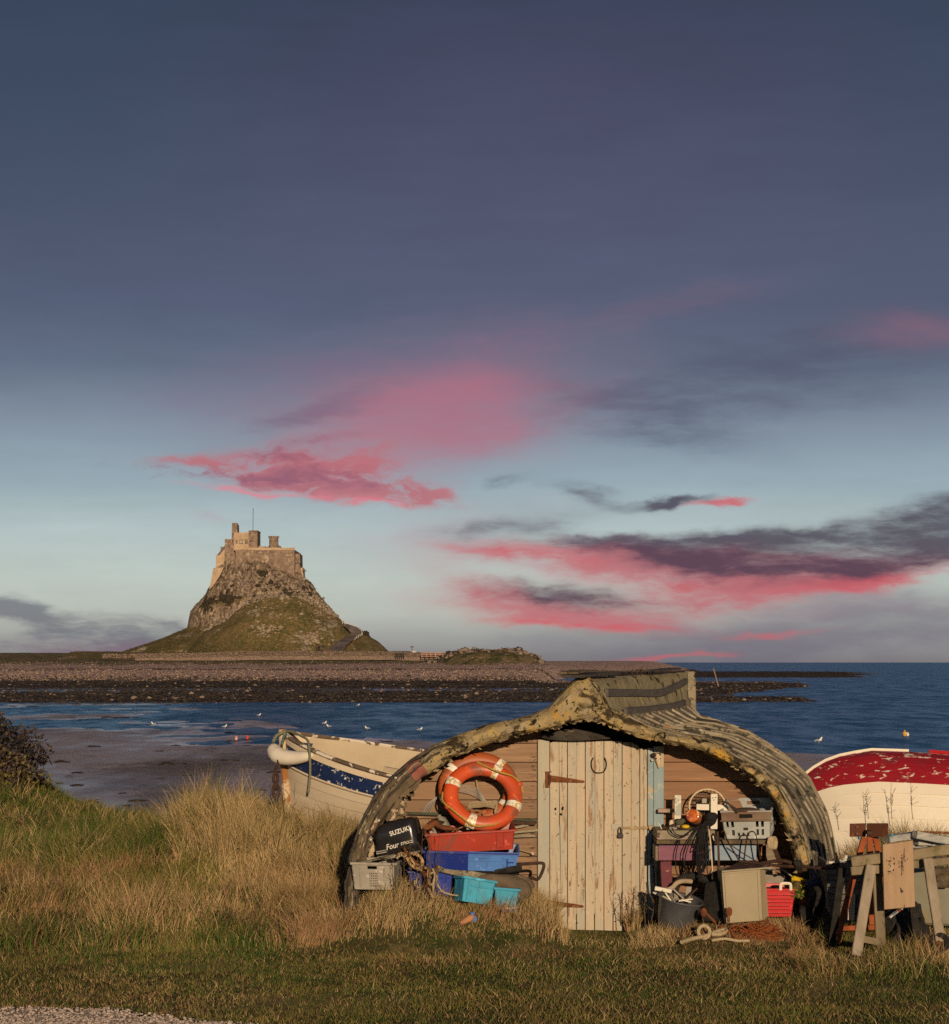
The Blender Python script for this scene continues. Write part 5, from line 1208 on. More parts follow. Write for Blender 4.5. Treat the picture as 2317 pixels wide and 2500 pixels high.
# rusted casting and bottle in the left end of the red crate
ru = thing('rusty_casting', 'rusty cast iron bracket lying over the left end of the red crate', 'bracket', at(1075, 2025, 18.6))
mb = MB(); mb.tube(curve([at(1046, 2018, 18.60), at(1062, 2010, 18.60), at(1080, 2020, 18.58), at(1108, 2024, 18.56), at(1120, 2027, 18.56)], 4), [.045, .05, .05, .045, .04, .04, .038, .036, .036, .034, .032, .03, .03, .028, .026, .024, .022][:17], 10, flat=.7); mb.jitter(.012, 14); mb.build('casting', m_rust, ru)
MB().lathe([(.012, 0), (.024, 0), (.026, .012), (.012, .014)], at(1042, 2019, 18.54), (0, -1, .1), 14).build('boss', m_rust, ru)
MB().beam(at(1055, 2001, 18.66), at(1082, 2009, 18.62), .05, .02, segs=2, wob=.003).build('flange', m_drust, ru)
MB().beam(at(1057, 2022, 18.52), at(1065, 2036, 18.50), .014, .018).build('lug', m_grey, ru)
bo = thing('metal_bottle', 'dull grey metal bottle behind the rusty bracket in the red crate', 'bottle', at(1085, 2008, 18.8))
MB().lathe([(.03, 0), (.045, .02), (.045, .10), (.02, .13), (.02, .15)], at(1092, 2024, 18.86), (-.5, 0, .8), 14).build('body', mat('dull_metal', (.25, .23, .18, 1), (.16, .15, .12, 1), 8, rough=.5), bo)
nt_ = thing('net_in_crate', 'pale green and white net bundled in the red crate under the lifebuoy', 'net', at(1175, 2018, 18.6))
m_net = mat('pale_green_net', (.62, .66, .55, 1), (.18, .36, .29, 1), 22, (1, 1, 3), rough=.8, bump=.6, lo=.48, hi=.54)
mb = MB(); mb.tube(curve([at(1140, 2022, 18.62), at(1160, 2017, 18.60), at(1182, 2015, 18.60), at(1208, 2018, 18.62)], 5), [.015, .018, .02, .024, .026, .028, .03, .03, .03, .03, .03, .028, .026, .022, .018, .014], 8); mb.build('net_roll', m_net, nt_)
# dark plank, black foam roll, bent iron handle, old sack
bp = thing('grey_plank', 'weathered grey plank lying under the blue fish crate', 'plank', at(1110, 2130, 18.6))
MB().beam(at(1062, 2116, 18.52), at(1200, 2140, 18.56), .22, .065, segs=6, wob=.006).build('plank', m_hull, bp, bevel=.006)
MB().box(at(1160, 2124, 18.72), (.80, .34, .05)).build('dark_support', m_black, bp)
fo = thing('foam_roll', 'black foam roll on a bent rusty iron handle beside the door jamb', 'roll', at(1220, 2120, 18.5))
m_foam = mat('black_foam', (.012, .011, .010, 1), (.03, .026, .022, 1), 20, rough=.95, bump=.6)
mb = MB(); mb.tube(curve([at(1160, 2124, 18.48), at(1200, 2124, 18.46), at(1240, 2121, 18.44), at(1274, 2116, 18.44)], 4), [.036] * 4 + [.040] * 4 + [.043] * 5, 12); mb.jitter(.006, 16); mb.build('foam_sleeve', m_foam, fo)
MB().tube(curve([at(1270, 2110, 18.42), at(1300, 2108, 18.40), at(1322, 2107, 18.40), at(1328, 2112, 18.40), at(1324, 2128, 18.38), at(1316, 2144, 18.38), at(1308, 2147, 18.38), at(1296, 2141, 18.40)], 5), .0145, 8).build('iron_handle', m_drust, fo)
sa = thing('old_sack', 'lumpy grey brown canvas sack slumped over the crates by the door', 'sack', at(1220, 2190, 18.4))
m_sack = mat('canvas_sack', (.17, .125, .080, 1), (.10, .075, .050, 1), 5, rough=.95, bump=1.0, bscale=14, bdist=.02, patches=[((.24, .19, .13, 1), 6, .58, .08), ((.05, .038, .025, 1), 5, .62, .06)])
def blobtube(pts, rs, m, name, par, amp=.02, fl=.8, sc=9):
    mb = MB(); P = curve(pts, 5); rr = np.interp(np.linspace(0, 1, len(P)), np.linspace(0, 1, len(rs)), rs); mb.tube(P, list(rr), 14, flat=fl); mb.jitter(amp, sc); return mb.build(name, m, par)
blobtube([at(1160, 2148, 18.50), at(1195, 2150, 18.46), at(1240, 2156, 18.42), at(1275, 2172, 18.38), at(1288, 2188, 18.36)], [.03, .075, .095, .10, .06], m_sack, 'upper_fold', sa)
blobtube([at(1200, 2165, 18.44), at(1235, 2176, 18.36), at(1265, 2186, 18.32), at(1282, 2198, 18.32)], [.02, .07, .075, .03], m_sack, 'lower_fold', sa, .03)
blobtube([at(1262, 2146, 18.48), at(1285, 2152, 18.44), at(1300, 2170, 18.42)], [.04, .055, .03], m_sack, 'side_fold', sa)
blobtube([at(1222, 2192, 18.33), at(1240, 2196, 18.31), at(1258, 2198, 18.31)], [.02, .04, .02], m_sack, 'corner', sa, .02)
tl = thing('black_tarpaulin', 'black plastic sheet bulging between the deep blue and cyan crates', 'tarpaulin', at(1105, 2180, 18.6))
blobtube([at(1078, 2140, 18.70), at(1100, 2160, 18.66), at(1112, 2190, 18.62)], [.04, .09, .06], m_foam, 'sheet_fold', tl, .03)
# ---------------------------------------------------------------- rusty chain and rope tangle
tg = thing('anchor_tangle', 'tangle of rusty anchor flukes, frayed rope and chain hanging before the blue crates', 'anchor', at(1045, 2190, 18.3))
m_fray = mat('frayed_rope', (.50, .36, .18, 1), (.30, .17, .085, 1), 40, rough=.95, bump=1.0, bdist=.004)
for p, r in (([(984, 2068), (1005, 2095), (1028, 2118), (1040, 2150), (1046, 2178)], .020), ([(1030, 2128), (1052, 2130), (1068, 2113)], .022), ([(1040, 2140), (1035, 2160), (1037, 2182)], .015), ([(1022, 2146), (1008, 2156), (996, 2164)], .014), ([(1050, 2150), (1054, 2172), (1050, 2186)], .016), ([(1000, 2120), (1022, 2122), (1040, 2132)], .014)):
    MB().tube(curve([at(a, b, 18.30 + .01 * i) for i, (a, b) in enumerate(p)], 4), r, 7, flat=.6).jitter(.005, 30).build('rusty_bar', m_drust if r < .02 else m_rust, tg)
rp = random.Random(5)
for p, r in (([(972, 2086), (984, 2084), (996, 2098), (1002, 2112), (1018, 2120), (1030, 2124)], .014), ([(968, 2096), (978, 2088), (990, 2092)], .011), ([(1008, 2084), (1024, 2090), (1032, 2106), (1026, 2118)], .015),
             ([(1056, 2120), (1062, 2136), (1058, 2160), (1060, 2178)], .012), ([(1048, 2134), (1064, 2130), (1066, 2150), (1050, 2160), (1046, 2146)], .011), ([(1018, 2142), (1014, 2158), (1020, 2168), (1012, 2150)], .013),
             ([(1060, 2142), (1068, 2160), (1080, 2176), (1100, 2184), (1118, 2186)], .008), ([(1036, 2118), (1046, 2126), (1042, 2136), (1052, 2142)], .013), ([(1000, 2092), (1010, 2106), (1022, 2112)], .010), ([(1046, 2168), (1052, 2184), (1058, 2192)], .010)):
    MB().tube(curve([at(a, b, 18.24 + rp.uniform(-.02, .02)) for (a, b) in p], 4), r, 6).jitter(.003, 40).build('rope_strand', m_fray if rp.random() < .7 else m_rope, tg)
for i in range(7):
    c = at(1046 + 3 * math.sin(i), 2120 + i * 6.2, 18.26); a = Vector((.012, 0, 0)) if i % 2 else Vector((0, .012, 0))
    MB().tube([c + a * math.cos(w) + Vector((0, 0, .019)) * math.sin(w) for w in np.linspace(0, 6.283, 13)[:-1]], .006, 6, closed=True).build('chain_link', m_rust, tg)
fl = thing('cord_with_tassel', 'white cord with a frayed knot lying across the boards by the jamb', 'cord', at(1290, 2078, 19.08))
MB().tube(curve([at(1262, 2072, 19.1), at(1280, 2078, 19.09), at(1298, 2083, 19.08)], 4), .006, 6).build('cord', m_rope, fl); MB().sphere(at(1301, 2084, 19.07), .016, 8, 6).jitter(.008, 60).build('knot', m_bone, fl)
dp = thing('dark_bow_tie', 'dark flat board leaning on the wall right of the red crate', 'board', at(1270, 2060, 19.1))
fb = thing('float_orange', 'faded orange float lying in the straw in front of the cyan crates', 'float', at(1130, 2252, 17.9))
MB().lathe([(0, 0), (.02, .015), (.028, .06), (.032, .11), (.02, .14), (0, .15)], at(1122, 2256, 17.9), (1, 0, .55), 12).build('body', mat('faded_orange', (.42, .20, .10, 1), (.34, .15, .08, 1), 6, rough=.8), fb)
fb2 = thing('float_blue', 'small pale blue float beside the faded orange one in the straw', 'float', at(1152, 2236, 17.95))
MB().sphere(at(1156, 2243, 17.95), .036, 12, 8, (1, 1, .9)).build('body', m_sky, fb2); MB().sphere(at(1153, 2232, 17.97), .022, 10, 7).build('eye', m_sky, fb2)
bpy.data.objects.remove(dp)
# ================================================================ rowing boat beyond, on the left
m_cream = mat('cream_hull_paint', (.66, .55, .40, 1), (.58, .47, .33, 1), 1.5, (.6, 1, 3), rough=.6, bump=.15, spec=.35, vary=.03, patches=[((.40, .30, .20, 1), 2.5, .64, .08, True), ((.30, .18, .10, 1), 12, .70, .02)])
m_navy = mat('chipped_navy_paint', (.012, .028, .10, 1), (.008, .016, .060, 1), 4, rough=.5, bump=.2, spec=.35, patches=[((.68, .63, .54, 1), 13, .585, .02)])
m_gun = mat('worn_gunwale', (.16, .11, .075, 1), (.10, .072, .050, 1), 5, rough=.85, bump=.5, patches=[((.66, .58, .46, 1), 6, .50, .03)])
m_int = mat('cream_inside', (.50, .41, .28, 1), (.42, .34, .23, 1), 2, rough=.75, bump=.2, patches=[((.25, .17, .10, 1), 4, .62, .08)])
def boat_hull(t, bow, ax, length, beam, depth, zb, K, mats, inner_m=None, rake=.12, sheer=.32, flip=False, blunt=1.0, names='strake', roll=0.0, qe=None):
    """clinker hull; bow = top of stem, ax = unit axis towards the stern"""
    ax = Vector(ax).normalized(); side = Vector((-ax.y, ax.x, 0)); N = 22
    def sec(s, q, sg):     # s along 0..1, q from sheer 0 to keel 1
        q = min(q, 1.0)
        b = beam / 2 * min(1, (1 - (1 - min(s / .52, 1)) ** 2.2) ** .8) * (1 - .25 * max(0, (s - .6) / .4) ** 2)
        zs = bow.z - sheer * (1 - (1 - min(s / .7, 1)) ** 2)
        d = depth * (1 if s > 0 else 1)
        w = b * (1 - max(0, q) ** (1.9 + .8 * s)) ** .75 * (1 - .10 * (1 - q))
        z = zs - (zs - zb - .12 * (1 - s) ** 3) * q
        fwd = rake * q * (1 - s) ** 3 * 2.0
        return bow + ax * (s * length + fwd) + side * (sg * w) + Vector((0, 0, z - bow.z + sg * w * roll))
    S_ = [(i / N) ** 1.35 for i in range(N + 1)]
    for sg in (-1, 1):
        for k in range(K):
            q0, q1 = (qe[k], qe[k + 1] + .010) if qe else (k / K, (k + 1) / K + .012); rows = []
            for s in S_:
                rows.append([sec(s, q0 + (q1 - q0) * j / 3, sg) + side * sg * (.003 + .016 * j / 3) * min(1, s * 9) for j in range(4)])
            mb = MB(); mb.sheet(rows); mb.build(names, mats[min(k, len(mats) - 1)], t, smooth=True, solid=.012)
    if inner_m:
        rows = []
        for s in S_:
            rows.append([sec(s, q, -1) * 1 + side * (.03 * min(1, s * 8)) for q in np.linspace(0, .95, 8)] + [sec(s, q, 1) - side * (.03 * min(1, s * 8)) for q in np.linspace(.95, 0, 8)])
        MB().sheet(rows).build('inner_skin', inner_m, t, smooth=True)
    return sec, side, ax, S_
rb = thing('rowing_boat', 'cream rowing boat with chipped navy band and white fender at its bow', 'boat', (-2.1, 23.6, .3))
bow = at(694, 1791, 23.6)
sec, side, ax, S_ = boat_hull(rb, bow, (.955, -.297, 0), 5.2, 1.9, .95, .35, 7, [m_cream, m_navy, m_cream, m_cream], m_int, rake=.05, sheer=.50, roll=.13, qe=[0, .075, .27, .40, .53, .66, .80, 1.0])
m_gunw = m_gun
for sg in (-1, 1):
    pts = [sec(s, 0, sg) + Vector((0, 0, .01)) for s in S_]
    MB().tube(pts, [.032] * len(pts), 6, flat=.8).build('gunwale', m_gunw, rb)
    pts = [sec(s, .285, sg) + side * sg * .025 for s in S_]
    MB().tube(pts, .014, 5).build('rubbing_strip', m_cream, rb)
p0 = sec(0, 0, 0); MB().tube([p0 + Vector((-.02, 0, .05)), sec(0, .3, 0) + Vector((-.03, 0, 0)), sec(0, .7, 0) + Vector((-.03, 0, 0)), sec(0, 1, 0)], .045, 8).build('stem_post', mat('rusty_stem', (.60, .47, .31, 1), (.48, .35, .22, 1), 3, rough=.85, patches=[((.30, .13, .045, 1), 3, .47, .06)]), rb)
for s in (.42,): MB().beam(sec(s, .18, -1), sec(s, .18, 1), .24, .03).build('thwart', m_int, rb)
MB().beam(sec(.20, .05, -.6) + Vector((0, 0, -.02)), sec(.38, .05, -.9), .10, .03).build('floor_board', m_hull, rb); MB().beam(sec(.26, .02, -.5), sec(.40, .0, -.6), .06, .05).build('floor_board', m_int, rb)
fd = thing('boat_fender', 'white sausage shaped fender tied round the bow of the rowing boat', 'fender', at(700, 1850, 23.2))
m_fend = mat('white_fender', (.72, .66, .56, 1), (.64, .57, .46, 1), 3, rough=.45, bump=.08, spec=.45, patches=[((.50, .44, .30, 1), 4, .58, .12)])
P = curve([at(667, 1819, 23.50), at(672, 1838, 23.40), at(690, 1848, 23.30), at(722, 1850, 23.18), at(752, 1846, 23.08), at(765, 1840, 23.05)], 5)
rr = np.interp(np.linspace(0, 1, len(P)), [0, .12, .3, .5, .75, .93, 1], [.03, .08, .098, .085, .062, .028, .006]); MB().tube(P, list(rr), 16).build('fender_body', m_fend, fd)
MB().tube(curve([at(667, 1812, 23.4), at(674, 1797, 23.45), at(690, 1788, 23.5), at(700, 1784, 23.5)], 4), .018, 6).build('lanyard', mat('grey_green_rope', (.22, .21, .13, 1), (.13, .13, .08, 1), 60, rough=.95, bump=.8, bdist=.003), fd)
MB().tube(curve([at(690, 1815, 23.15), at(692, 1800, 23.3), at(699, 1793, 23.4)], 4), .016, 6).build('lashing', mat('teal_twine', (.12, .20, .17, 1), rough=.9), fd)
rp_ = thing('mooring_rope', 'grey green rope looped over the bow and hanging down the cream hull', 'rope', at(756, 1900, 22.9))
gg = bpy.data.materials['grey_green_rope']
MB().tube(curve([at(698, 1786, 23.5), at(715, 1786, 23.4), at(735, 1797, 23.25), at(750, 1806, 23.1), at(755, 1825, 22.98), at(757, 1860, 22.95), at(757, 1895, 22.94), at(753, 1935, 22.93)], 5), .014, 8).build('rope', gg, rp_)
chn = thing('rusty_chain', 'heavy rusty chain and shackle hanging from the stem of the rowing boat', 'chain', at(677, 1940, 23.3))
for i, (a, b, r) in enumerate(((679, 1858, .020), (677, 1870, .02), (672, 1884, .028), (673, 1900, .042), (674, 1918, .032), (674, 1931, .058))):
    c = at(a, b, 23.25); aa = Vector((1, .3, 0)) if i % 2 else Vector((.3, 1, 0)); aa.normalize()
    MB().tube([c + aa * r * .62 * math.cos(w) + Vector((0, 0, 1)) * r * 1.25 * math.sin(w) for w in np.linspace(0, 6.283, 17)[:-1]], .012 if r < .03 else .019, 7, closed=True).build('link' if i < 5 else 'shackle', m_drust, chn)
# ================================================================ red and white upturned boat on the right
m_rd_ = mat('red_antifouling', (.34, .012, .022, 1), (.26, .010, .018, 1), 2, (.8, 1, 2.4), rough=.6, bump=.15, spec=.3, patches=[((.17, .035, .04, 1), 1.1, .56, .1), ((.72, .62, .50, 1), 2.6, .60, .02, True), ((.72, .62, .50, 1), 7, .60, .02, True)])
m_rd2 = mat('fresh_red_paint', (.42, .012, .014, 1), (.36, .01, .012, 1), 3, rough=.5, bump=.1)
m_wh = mat('white_hull_paint', (.82, .75, .62, 1), (.76, .69, .56, 1), 1.2, (1, 1, 2), rough=.6, bump=.1, spec=.3, patches=[((.52, .45, .35, 1), 2, .66, .06, True)])
ub = thing('upturned_boat', 'upturned boat with flaking red bottom and white sides beyond the shed', 'boat', (6.8, 24.0, .2))
UY = 24.2
def usec(s, q, sg):      # q from keel 0 to gunwale 1; boat runs along x
    q = min(q, 1.0)
    x0, x1 = at(1962, 0, 23.3).x, at(1962, 0, 23.3).x + 6.6
    keel = np.interp(s, [0, .02, .05, .09, .14, .22, .30, .45, .7, 1], [.86, 1.10, 1.26, 1.36, 1.415, 1.40, 1.36, 1.28, 1.15, 1.05])
    b = .98 * min(1, (1 - (1 - min(s / .42, 1)) ** 2.4) ** .8)
    w = b * (1 - (1 - q) ** 2.3) ** .75
    z = keel - (keel - .25) * q ** 1.5 * (1 if q > 0 else 1) - .06 * q
    return Vector((x0 + (x1 - x0) * s - .1 * q * (1 - s) ** 4, UY + sg * w - (s * 1.0), z))
US = [(i / 26) ** 1.5 for i in range(27)]
K = 10
for sg in (-1, 1):
    for k in range(K):
        rows = []
        for s in US:
            q0, q1 = k / K, (k + 1) / K + .01
            rows.append([usec(s, q0 + (q1 - q0) * j / 3, sg) + Vector((0, sg * (.004 + .014 * j / 3) * min(1, s * 9), 0)) for j in range(4)])
        MB().sheet(rows).build('strake', m_rd_ if k < 4 else m_wh, ub, smooth=True, solid=.012)
pts = [usec(s, 0, 0) + Vector((0, 0, .008)) for s in US if s < .235]; MB().tube(pts, .024, 6, flat=1).build('keel_band', m_wh, ub)
pts = [usec(s, 0, 0) + Vector((0, 0, .012)) for s in US if s > .23]; MB().tube(pts, .030, 6).build('keel', m_rd2, ub)
pts = [usec(s, .80 - .10 * (s - .2), -1) + Vector((0, -.035, 0)) for s in np.linspace(.20, .9, 14)]; MB().tube(pts, .022, 6, flat=.6).build('rubbing_strip', m_rd2, ub)
# ================================================================ junk in front of the shed, right side
YB = 18.62
wb = thing('workbench', 'old painted workbench of thick planks against the right half of the wall', 'bench', at(1740, 2165, 18.8))
m_bt = mat('bench_top_wood', (.26, .23, .16, 1), (.18, .14, .09, 1), 4, (.7, 3, 5), rough=.85, bump=.7, patches=[((.40, .27, .22, 1), 3, .56, .08), ((.08, .06, .04, 1), 6, .62, .05)])
m_purp = mat('faded_purple_paint', (.26, .085, .105, 1), (.16, .075, .13, 1), 4, (.7, 2, 4), rough=.7, bump=.5, patches=[((.20, .27, .36, 1), 2.4, .56, .10), ((.42, .30, .30, 1), 9, .63, .03)])
m_bb = mat('faded_blue_paint', (.20, .27, .36, 1), (.25, .30, .34, 1), 4, (.7, 2, 4), rough=.7, bump=.5, patches=[((.40, .36, .30, 1), 7, .60, .04), ((.12, .08, .06, 1), 7, .66, .03)])
m_mar = mat('maroon_paint', (.16, .040, .050, 1), (.10, .028, .038, 1), 6, rough=.75, bump=.6, patches=[((.34, .22, .2, 1), 14, .64, .03)])
def slabx(px0, px1, py0, py1, Yf, dep, m, name, par, bev=.005, wob=0):
    a = at(px0, py1, Yf); b = at(px1, py0, Yf); mb = MB()
    mb.hexa([(a.x, Yf, a.z), (b.x, Yf, a.z), (b.x, Yf + dep, a.z), (a.x, Yf + dep, a.z)], [(a.x, Yf, b.z), (b.x, Yf, b.z), (b.x, Yf + dep, b.z), (a.x, Yf + dep, b.z)])
    return mb.build(name, m, par, bevel=bev)
slabx(1604, 1746, 2027.5, 2050, YB, .50, m_bt, 'top_plank', wb); slabx(1603, 1893, 2051, 2061, YB + .01, .49, m_oldw, 'lower_plank', wb)
slabx(1745, 1895, 2052, 2050.5, YB + .02, .40, m_bt, 'filler_plank', wb) if False else None
a = slabx(1607, 1719, 2064, 2101, YB + .02, .035, m_purp, 'apron', wb); slabx(1719.5, 1847, 2064, 2101, YB + .022, .033, m_bb, 'apron', wb)
slabx(1600, 1607, 2066, 2102, YB + .03, .30, m_bt, 'end_board', wb)
mb = MB(); p, q = at(1625, 2102, YB + .06), at(1628, 2172, YB + .06); mb.beam(p, q, .075, .10, up=(1, 0, 0)); mb.build('leg', m_mar, wb, bevel=.004)
MB().beam(at(1840, 2102, YB + .1), at(1842, 2240, YB + .1), .07, .08, up=(1, 0, 0)).build('leg', m_mar, wb, bevel=.004)
MB().beam(at(1612, 2102, YB + .42), at(1612, 2240, YB + .42), .07, .08, up=(1, 0, 0)).build('leg', m_bt, wb); MB().beam(at(1880, 2062, YB + .42), at(1880, 2240, YB + .42), .07, .08, up=(1, 0, 0)).build('leg', m_bt, wb)
m_wp = mat('white_paint_worn', (.72, .66, .54, 1), (.60, .56, .47, 1), 4, rough=.7, bump=.4, patches=[((.30, .34, .32, 1), 4, .58, .06), ((.05, .04, .03, 1), 14, .68, .02)])
m_gp = mat('green_grey_paint', (.32, .36, .32, 1), (.42, .40, .33, 1), 6, rough=.7, bump=.4, patches=[((.68, .6, .48, 1), 7, .6, .03)])
tr = thing('white_trestle', 'white painted frame of two short posts and a rail standing on the bench', 'trestle', at(1700, 2010, 18.8))
mb = MB(); a, b = at(1654, 2012, 18.80), at(1655, 1941, 18.80); mb.beam(a, b, .026, .060, up=(1, 0, 0)); MB()
p1 = mb.build('post', m_wp, tr, bevel=.003)
MB().beam(at(1654.5, 1990, 18.783), at(1655, 1962, 18.783), .004, .056, up=(1, 0, 0)).build('paint_patch', m_gp, tr)
MB().beam(at(1743, 2024, 18.76), at(1743.5, 1938, 18.76), .026, .062, up=(1, 0, 0)).build('post', m_wp, tr, bevel=.003)
MB().beam(at(1700, 1970, 18.83), at(1778, 1972, 18.83), .03, .055).build('rail', m_wp, tr, bevel=.003)
MB().beam(at(1606, 1979, 19.0), at(1646, 1979, 19.0), .05, .035).build('rail_end', m_bt, tr, bevel=.004)
for q in ((1650, 1950), (1657, 1953), (1740, 1948), (1747, 1947), (1743, 1953)): MB().lathe([(.005, 0), (.005, .002), (0, .003)], at(*q, 18.74 if q[0] > 1700 else 18.78), (0, -1, 0), 6).build('bolt_hole', m_black, tr)
# landing net hoop
ln = thing('landing_net', 'landing net with a pale round hoop and dark mesh leaning behind the posts', 'net', at(1727, 2000, 18.95))
hoop = [at(1727 + 44 * math.cos(w), 1968 - 41 * math.sin(w), 18.90 + .06 * math.sin(w)) for w in np.linspace(-.25, math.pi + .25, 26)]
MB().tube(hoop, .0085, 7).build('hoop', m_bone, ln)
m_mesh = mat('dark_net_mesh', (.045, .035, .025, 1), (.09, .065, .045, 1), 40, rough=.95, bump=.8)
for i in range(9):
    x = 1690 + i * 9; top = 1968 - 40 * math.sqrt(max(0, 1 - ((x - 1727) / 44) ** 2)); MB().tube([at(x, top, 18.94), at(x + 4, (top + 1990) / 2, 18.97), at(x + 2, 1990, 18.95)], .0035, 4).build('mesh_strand', m_mesh, ln)
for j in range(6):
    y = 1938 + j * 9; hw = 43 * math.sqrt(max(0, 1 - ((y - 1968) / 42) ** 2)); MB().tube([at(1727 - hw, y, 18.95), at(1727, y + 3, 18.975), at(1727 + hw, y, 18.95)], .0035, 4).build('mesh_strand', m_mesh, ln)
bx = thing('small_cans', 'small grey box under the hoop of the landing net', 'box', at(1722, 1955, 18.95)); MB().box(at(1722, 1955, 18.93), (.068, .05, .045)).build('box_body', m_grey, bx, bevel=.004); MB().box(at(1722, 1966, 18.93), (.16, .08, .02)).build('box_shelf', m_tar, bx)
bx.name = 'small_box'
# amber lamp
lp = thing('amber_lamp', 'old lamp with a glossy amber and red lens lying on the bench', 'lamp', at(1695, 2010, 18.75))
m_amb = mat('amber_lens', (.62, .16, .025, 1), (.34, .045, .018, 1), 12, rough=.12, bump=.25, bscale=30, spec=1.0, bdist=.004, patches=[((.98, .62, .25, 1), 14, .56, .08), ((.25, .03, .02, 1), 9, .58, .08)])  # bright orange patches paint hot glints into the lens colour
axl = Vector((-.42, -.86, .25)).normalized(); c = at(1692, 1992, 18.70)
MB().lathe([(0, .0), (.045, -.003), (.060, -.010), (.062, -.03), (.062, -.10)][::-1], c + axl * .03, axl, 24).build('lens', m_amb, lp)
mb = MB(); mb.lathe([(.064, 0.02), (.066, .04), (.066, .17), (.05, .175), (0, .175)], c - axl * .04, -axl, 22); mb.build('housing', mat('brown_enamel', (.16, .075, .035, 1), (.09, .05, .03, 1), 10, rough=.5, bump=.4), lp)
MB().tube([c - axl * .035 + (frame_from(axl)[0] * math.cos(w) + frame_from(axl)[1] * math.sin(w)) * .059 for w in np.linspace(0, 6.283, 25)[:-1]], .006, 6, closed=True).build('lens_ring', m_drust, lp)
# litter of small things on the bench
yf = thing('yellow_float', 'small yellow float lying on the bench left of the cables', 'float', at(1675, 2023, 18.66)); MB().sphere(at(1674, 2018, 18.66), .038, 14, 8, (1, .8, .5)).build('float_body', mat('yellow_plastic', (.66, .46, .02, 1), (.58, .38, .02, 1), 4, rough=.5, bump=.1), yf)
rs = random.Random(11)
lt = thing('bench_litter', 'small dark stones, shells and tackle strewn on the left of the bench', 'tackle', at(1640, 2026, 18.75))
for i in range(16):
    px = rs.uniform(1612, 1668); MB().sphere(at(px, 2020 + rs.uniform(-6, 4), 18.68 + rs.random() * .1), rs.uniform(.012, .030), 8, 6, (1.3, 1, .8)).jitter(.006, 40).build('pebble', rs.choice([m_drust, m_grey, m_tar, m_rl, m_foam]), lt)
MB().sphere(at(1639, 2010, 18.75), .028, 9, 7, (.8, .8, 1.2)).jitter(.006, 30).build('shell', m_bone, lt); MB().tube([at(1607, 2009, 18.66), at(1616, 2024, 18.64)], .005, 5).build('nail', m_wp, lt)
MB().sphere(at(1660, 2007, 18.74), .05, 10, 7, (1.1, 1, .7)).jitter(.02, 18).build('mossy_lump', mat('mossy_lump', (.10, .10, .06, 1), (.05, .045, .03, 1), 12, rough=.9), lt)
# grey tilted crate on the bench
m_lg = plastic('pale_grey_crate_plastic', (.44, .46, .43, 1), (.37, .38, .36, 1), rough=.6, dirt=(.30, .20, .14, 1), amt=.58)
cells = {'front': [(.07, .12, .42, .62), (.17, .23, .42, .64), (.17, .23, .12, .32), (.29, .34, .09, .22), (.39, .44, .09, .22), (.49, .54, .09, .22), (.42, .52, .30, .40), (.69, .75, .42, .64), (.80, .86, .42, .64), (.70, .75, .12, .34), (.81, .86, .12, .34), (.34, .60, .78, .90)],
         'back': [(.35, .62, .78, .90)], 'right': [(.12 + .05 * i, .12 + .05 * i + .03, .48, .72) for i in range(7)] + [(.10 + .07 * i, .10 + .07 * i + .035, .16, .36) for i in range(6)]}
gcr = crate('grey_crate', 'pale grey slotted crate full of tackle standing on the right of the bench', Vector((at(1833, 2050, 18.93).x, 18.93, at(0, 2050, 18.66).z + .045)), .45, .50, .265, (R(10), R(-2), R(-15)), m_lg, taper=.018, cells=cells, rim=.016)
for s_, z_ in (('CUAN', .17), ('UPRES', .07)): text(s_, .075, (.229, -.02, z_), (R(90), 0, R(90)), m_grey, gcr, .001, space=1.05, sx=.8)
mb = MB(); mb.box((0, -.262, .222), (.45, .014, .075)); mb.box((0, -.272, .180), (.47, .012, .010)); mb.build('brown_edge', mat('brown_crate_edge', (.22, .16, .11, 1), (.16, .09, .06, 1), 6, rough=.7), gcr, bevel=.002)
MB().box((0.0, -.2705, .222), (.12, .004, .036)).build('hand_slot', m_black, gcr, bevel=.001)
for i in range(7): MB().sphere((-.15 + .05 * i, -.08 + .06 * (i % 3), .17), .075, 9, 7, (1, 1, .6)).jitter(.03, 11).build('tackle', rs.choice([m_tar, m_grey, m_lg, m_oldw]), gcr)
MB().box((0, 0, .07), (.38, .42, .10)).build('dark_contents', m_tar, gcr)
sp_ = thing('net_handle', 'dark wooden handle of the landing net lying across the top of the grey crate', 'net handle', at(1795, 1975, 18.8))  # handle of the landing net, built as a separate piece
MB().beam(at(1768, 1956, 18.72), at(1800, 1978, 18.66), .03, .018).build('handle', m_tar, sp_, bevel=.004); MB().beam(at(1778, 1962, 18.72), at(1800, 1985, 18.64), .018, .012).build('handle_strut', m_tar, sp_)
mb = MB(); mb.sphere(at(1823, 1979, 18.70), .085, 14, 8, (1.5, .8, .35)); mb.build('blade', mat('brown_leather', (.10, .06, .042, 1), (.06, .04, .03, 1), 8, rough=.7), sp_)  # broad spade-shaped end of the net handle
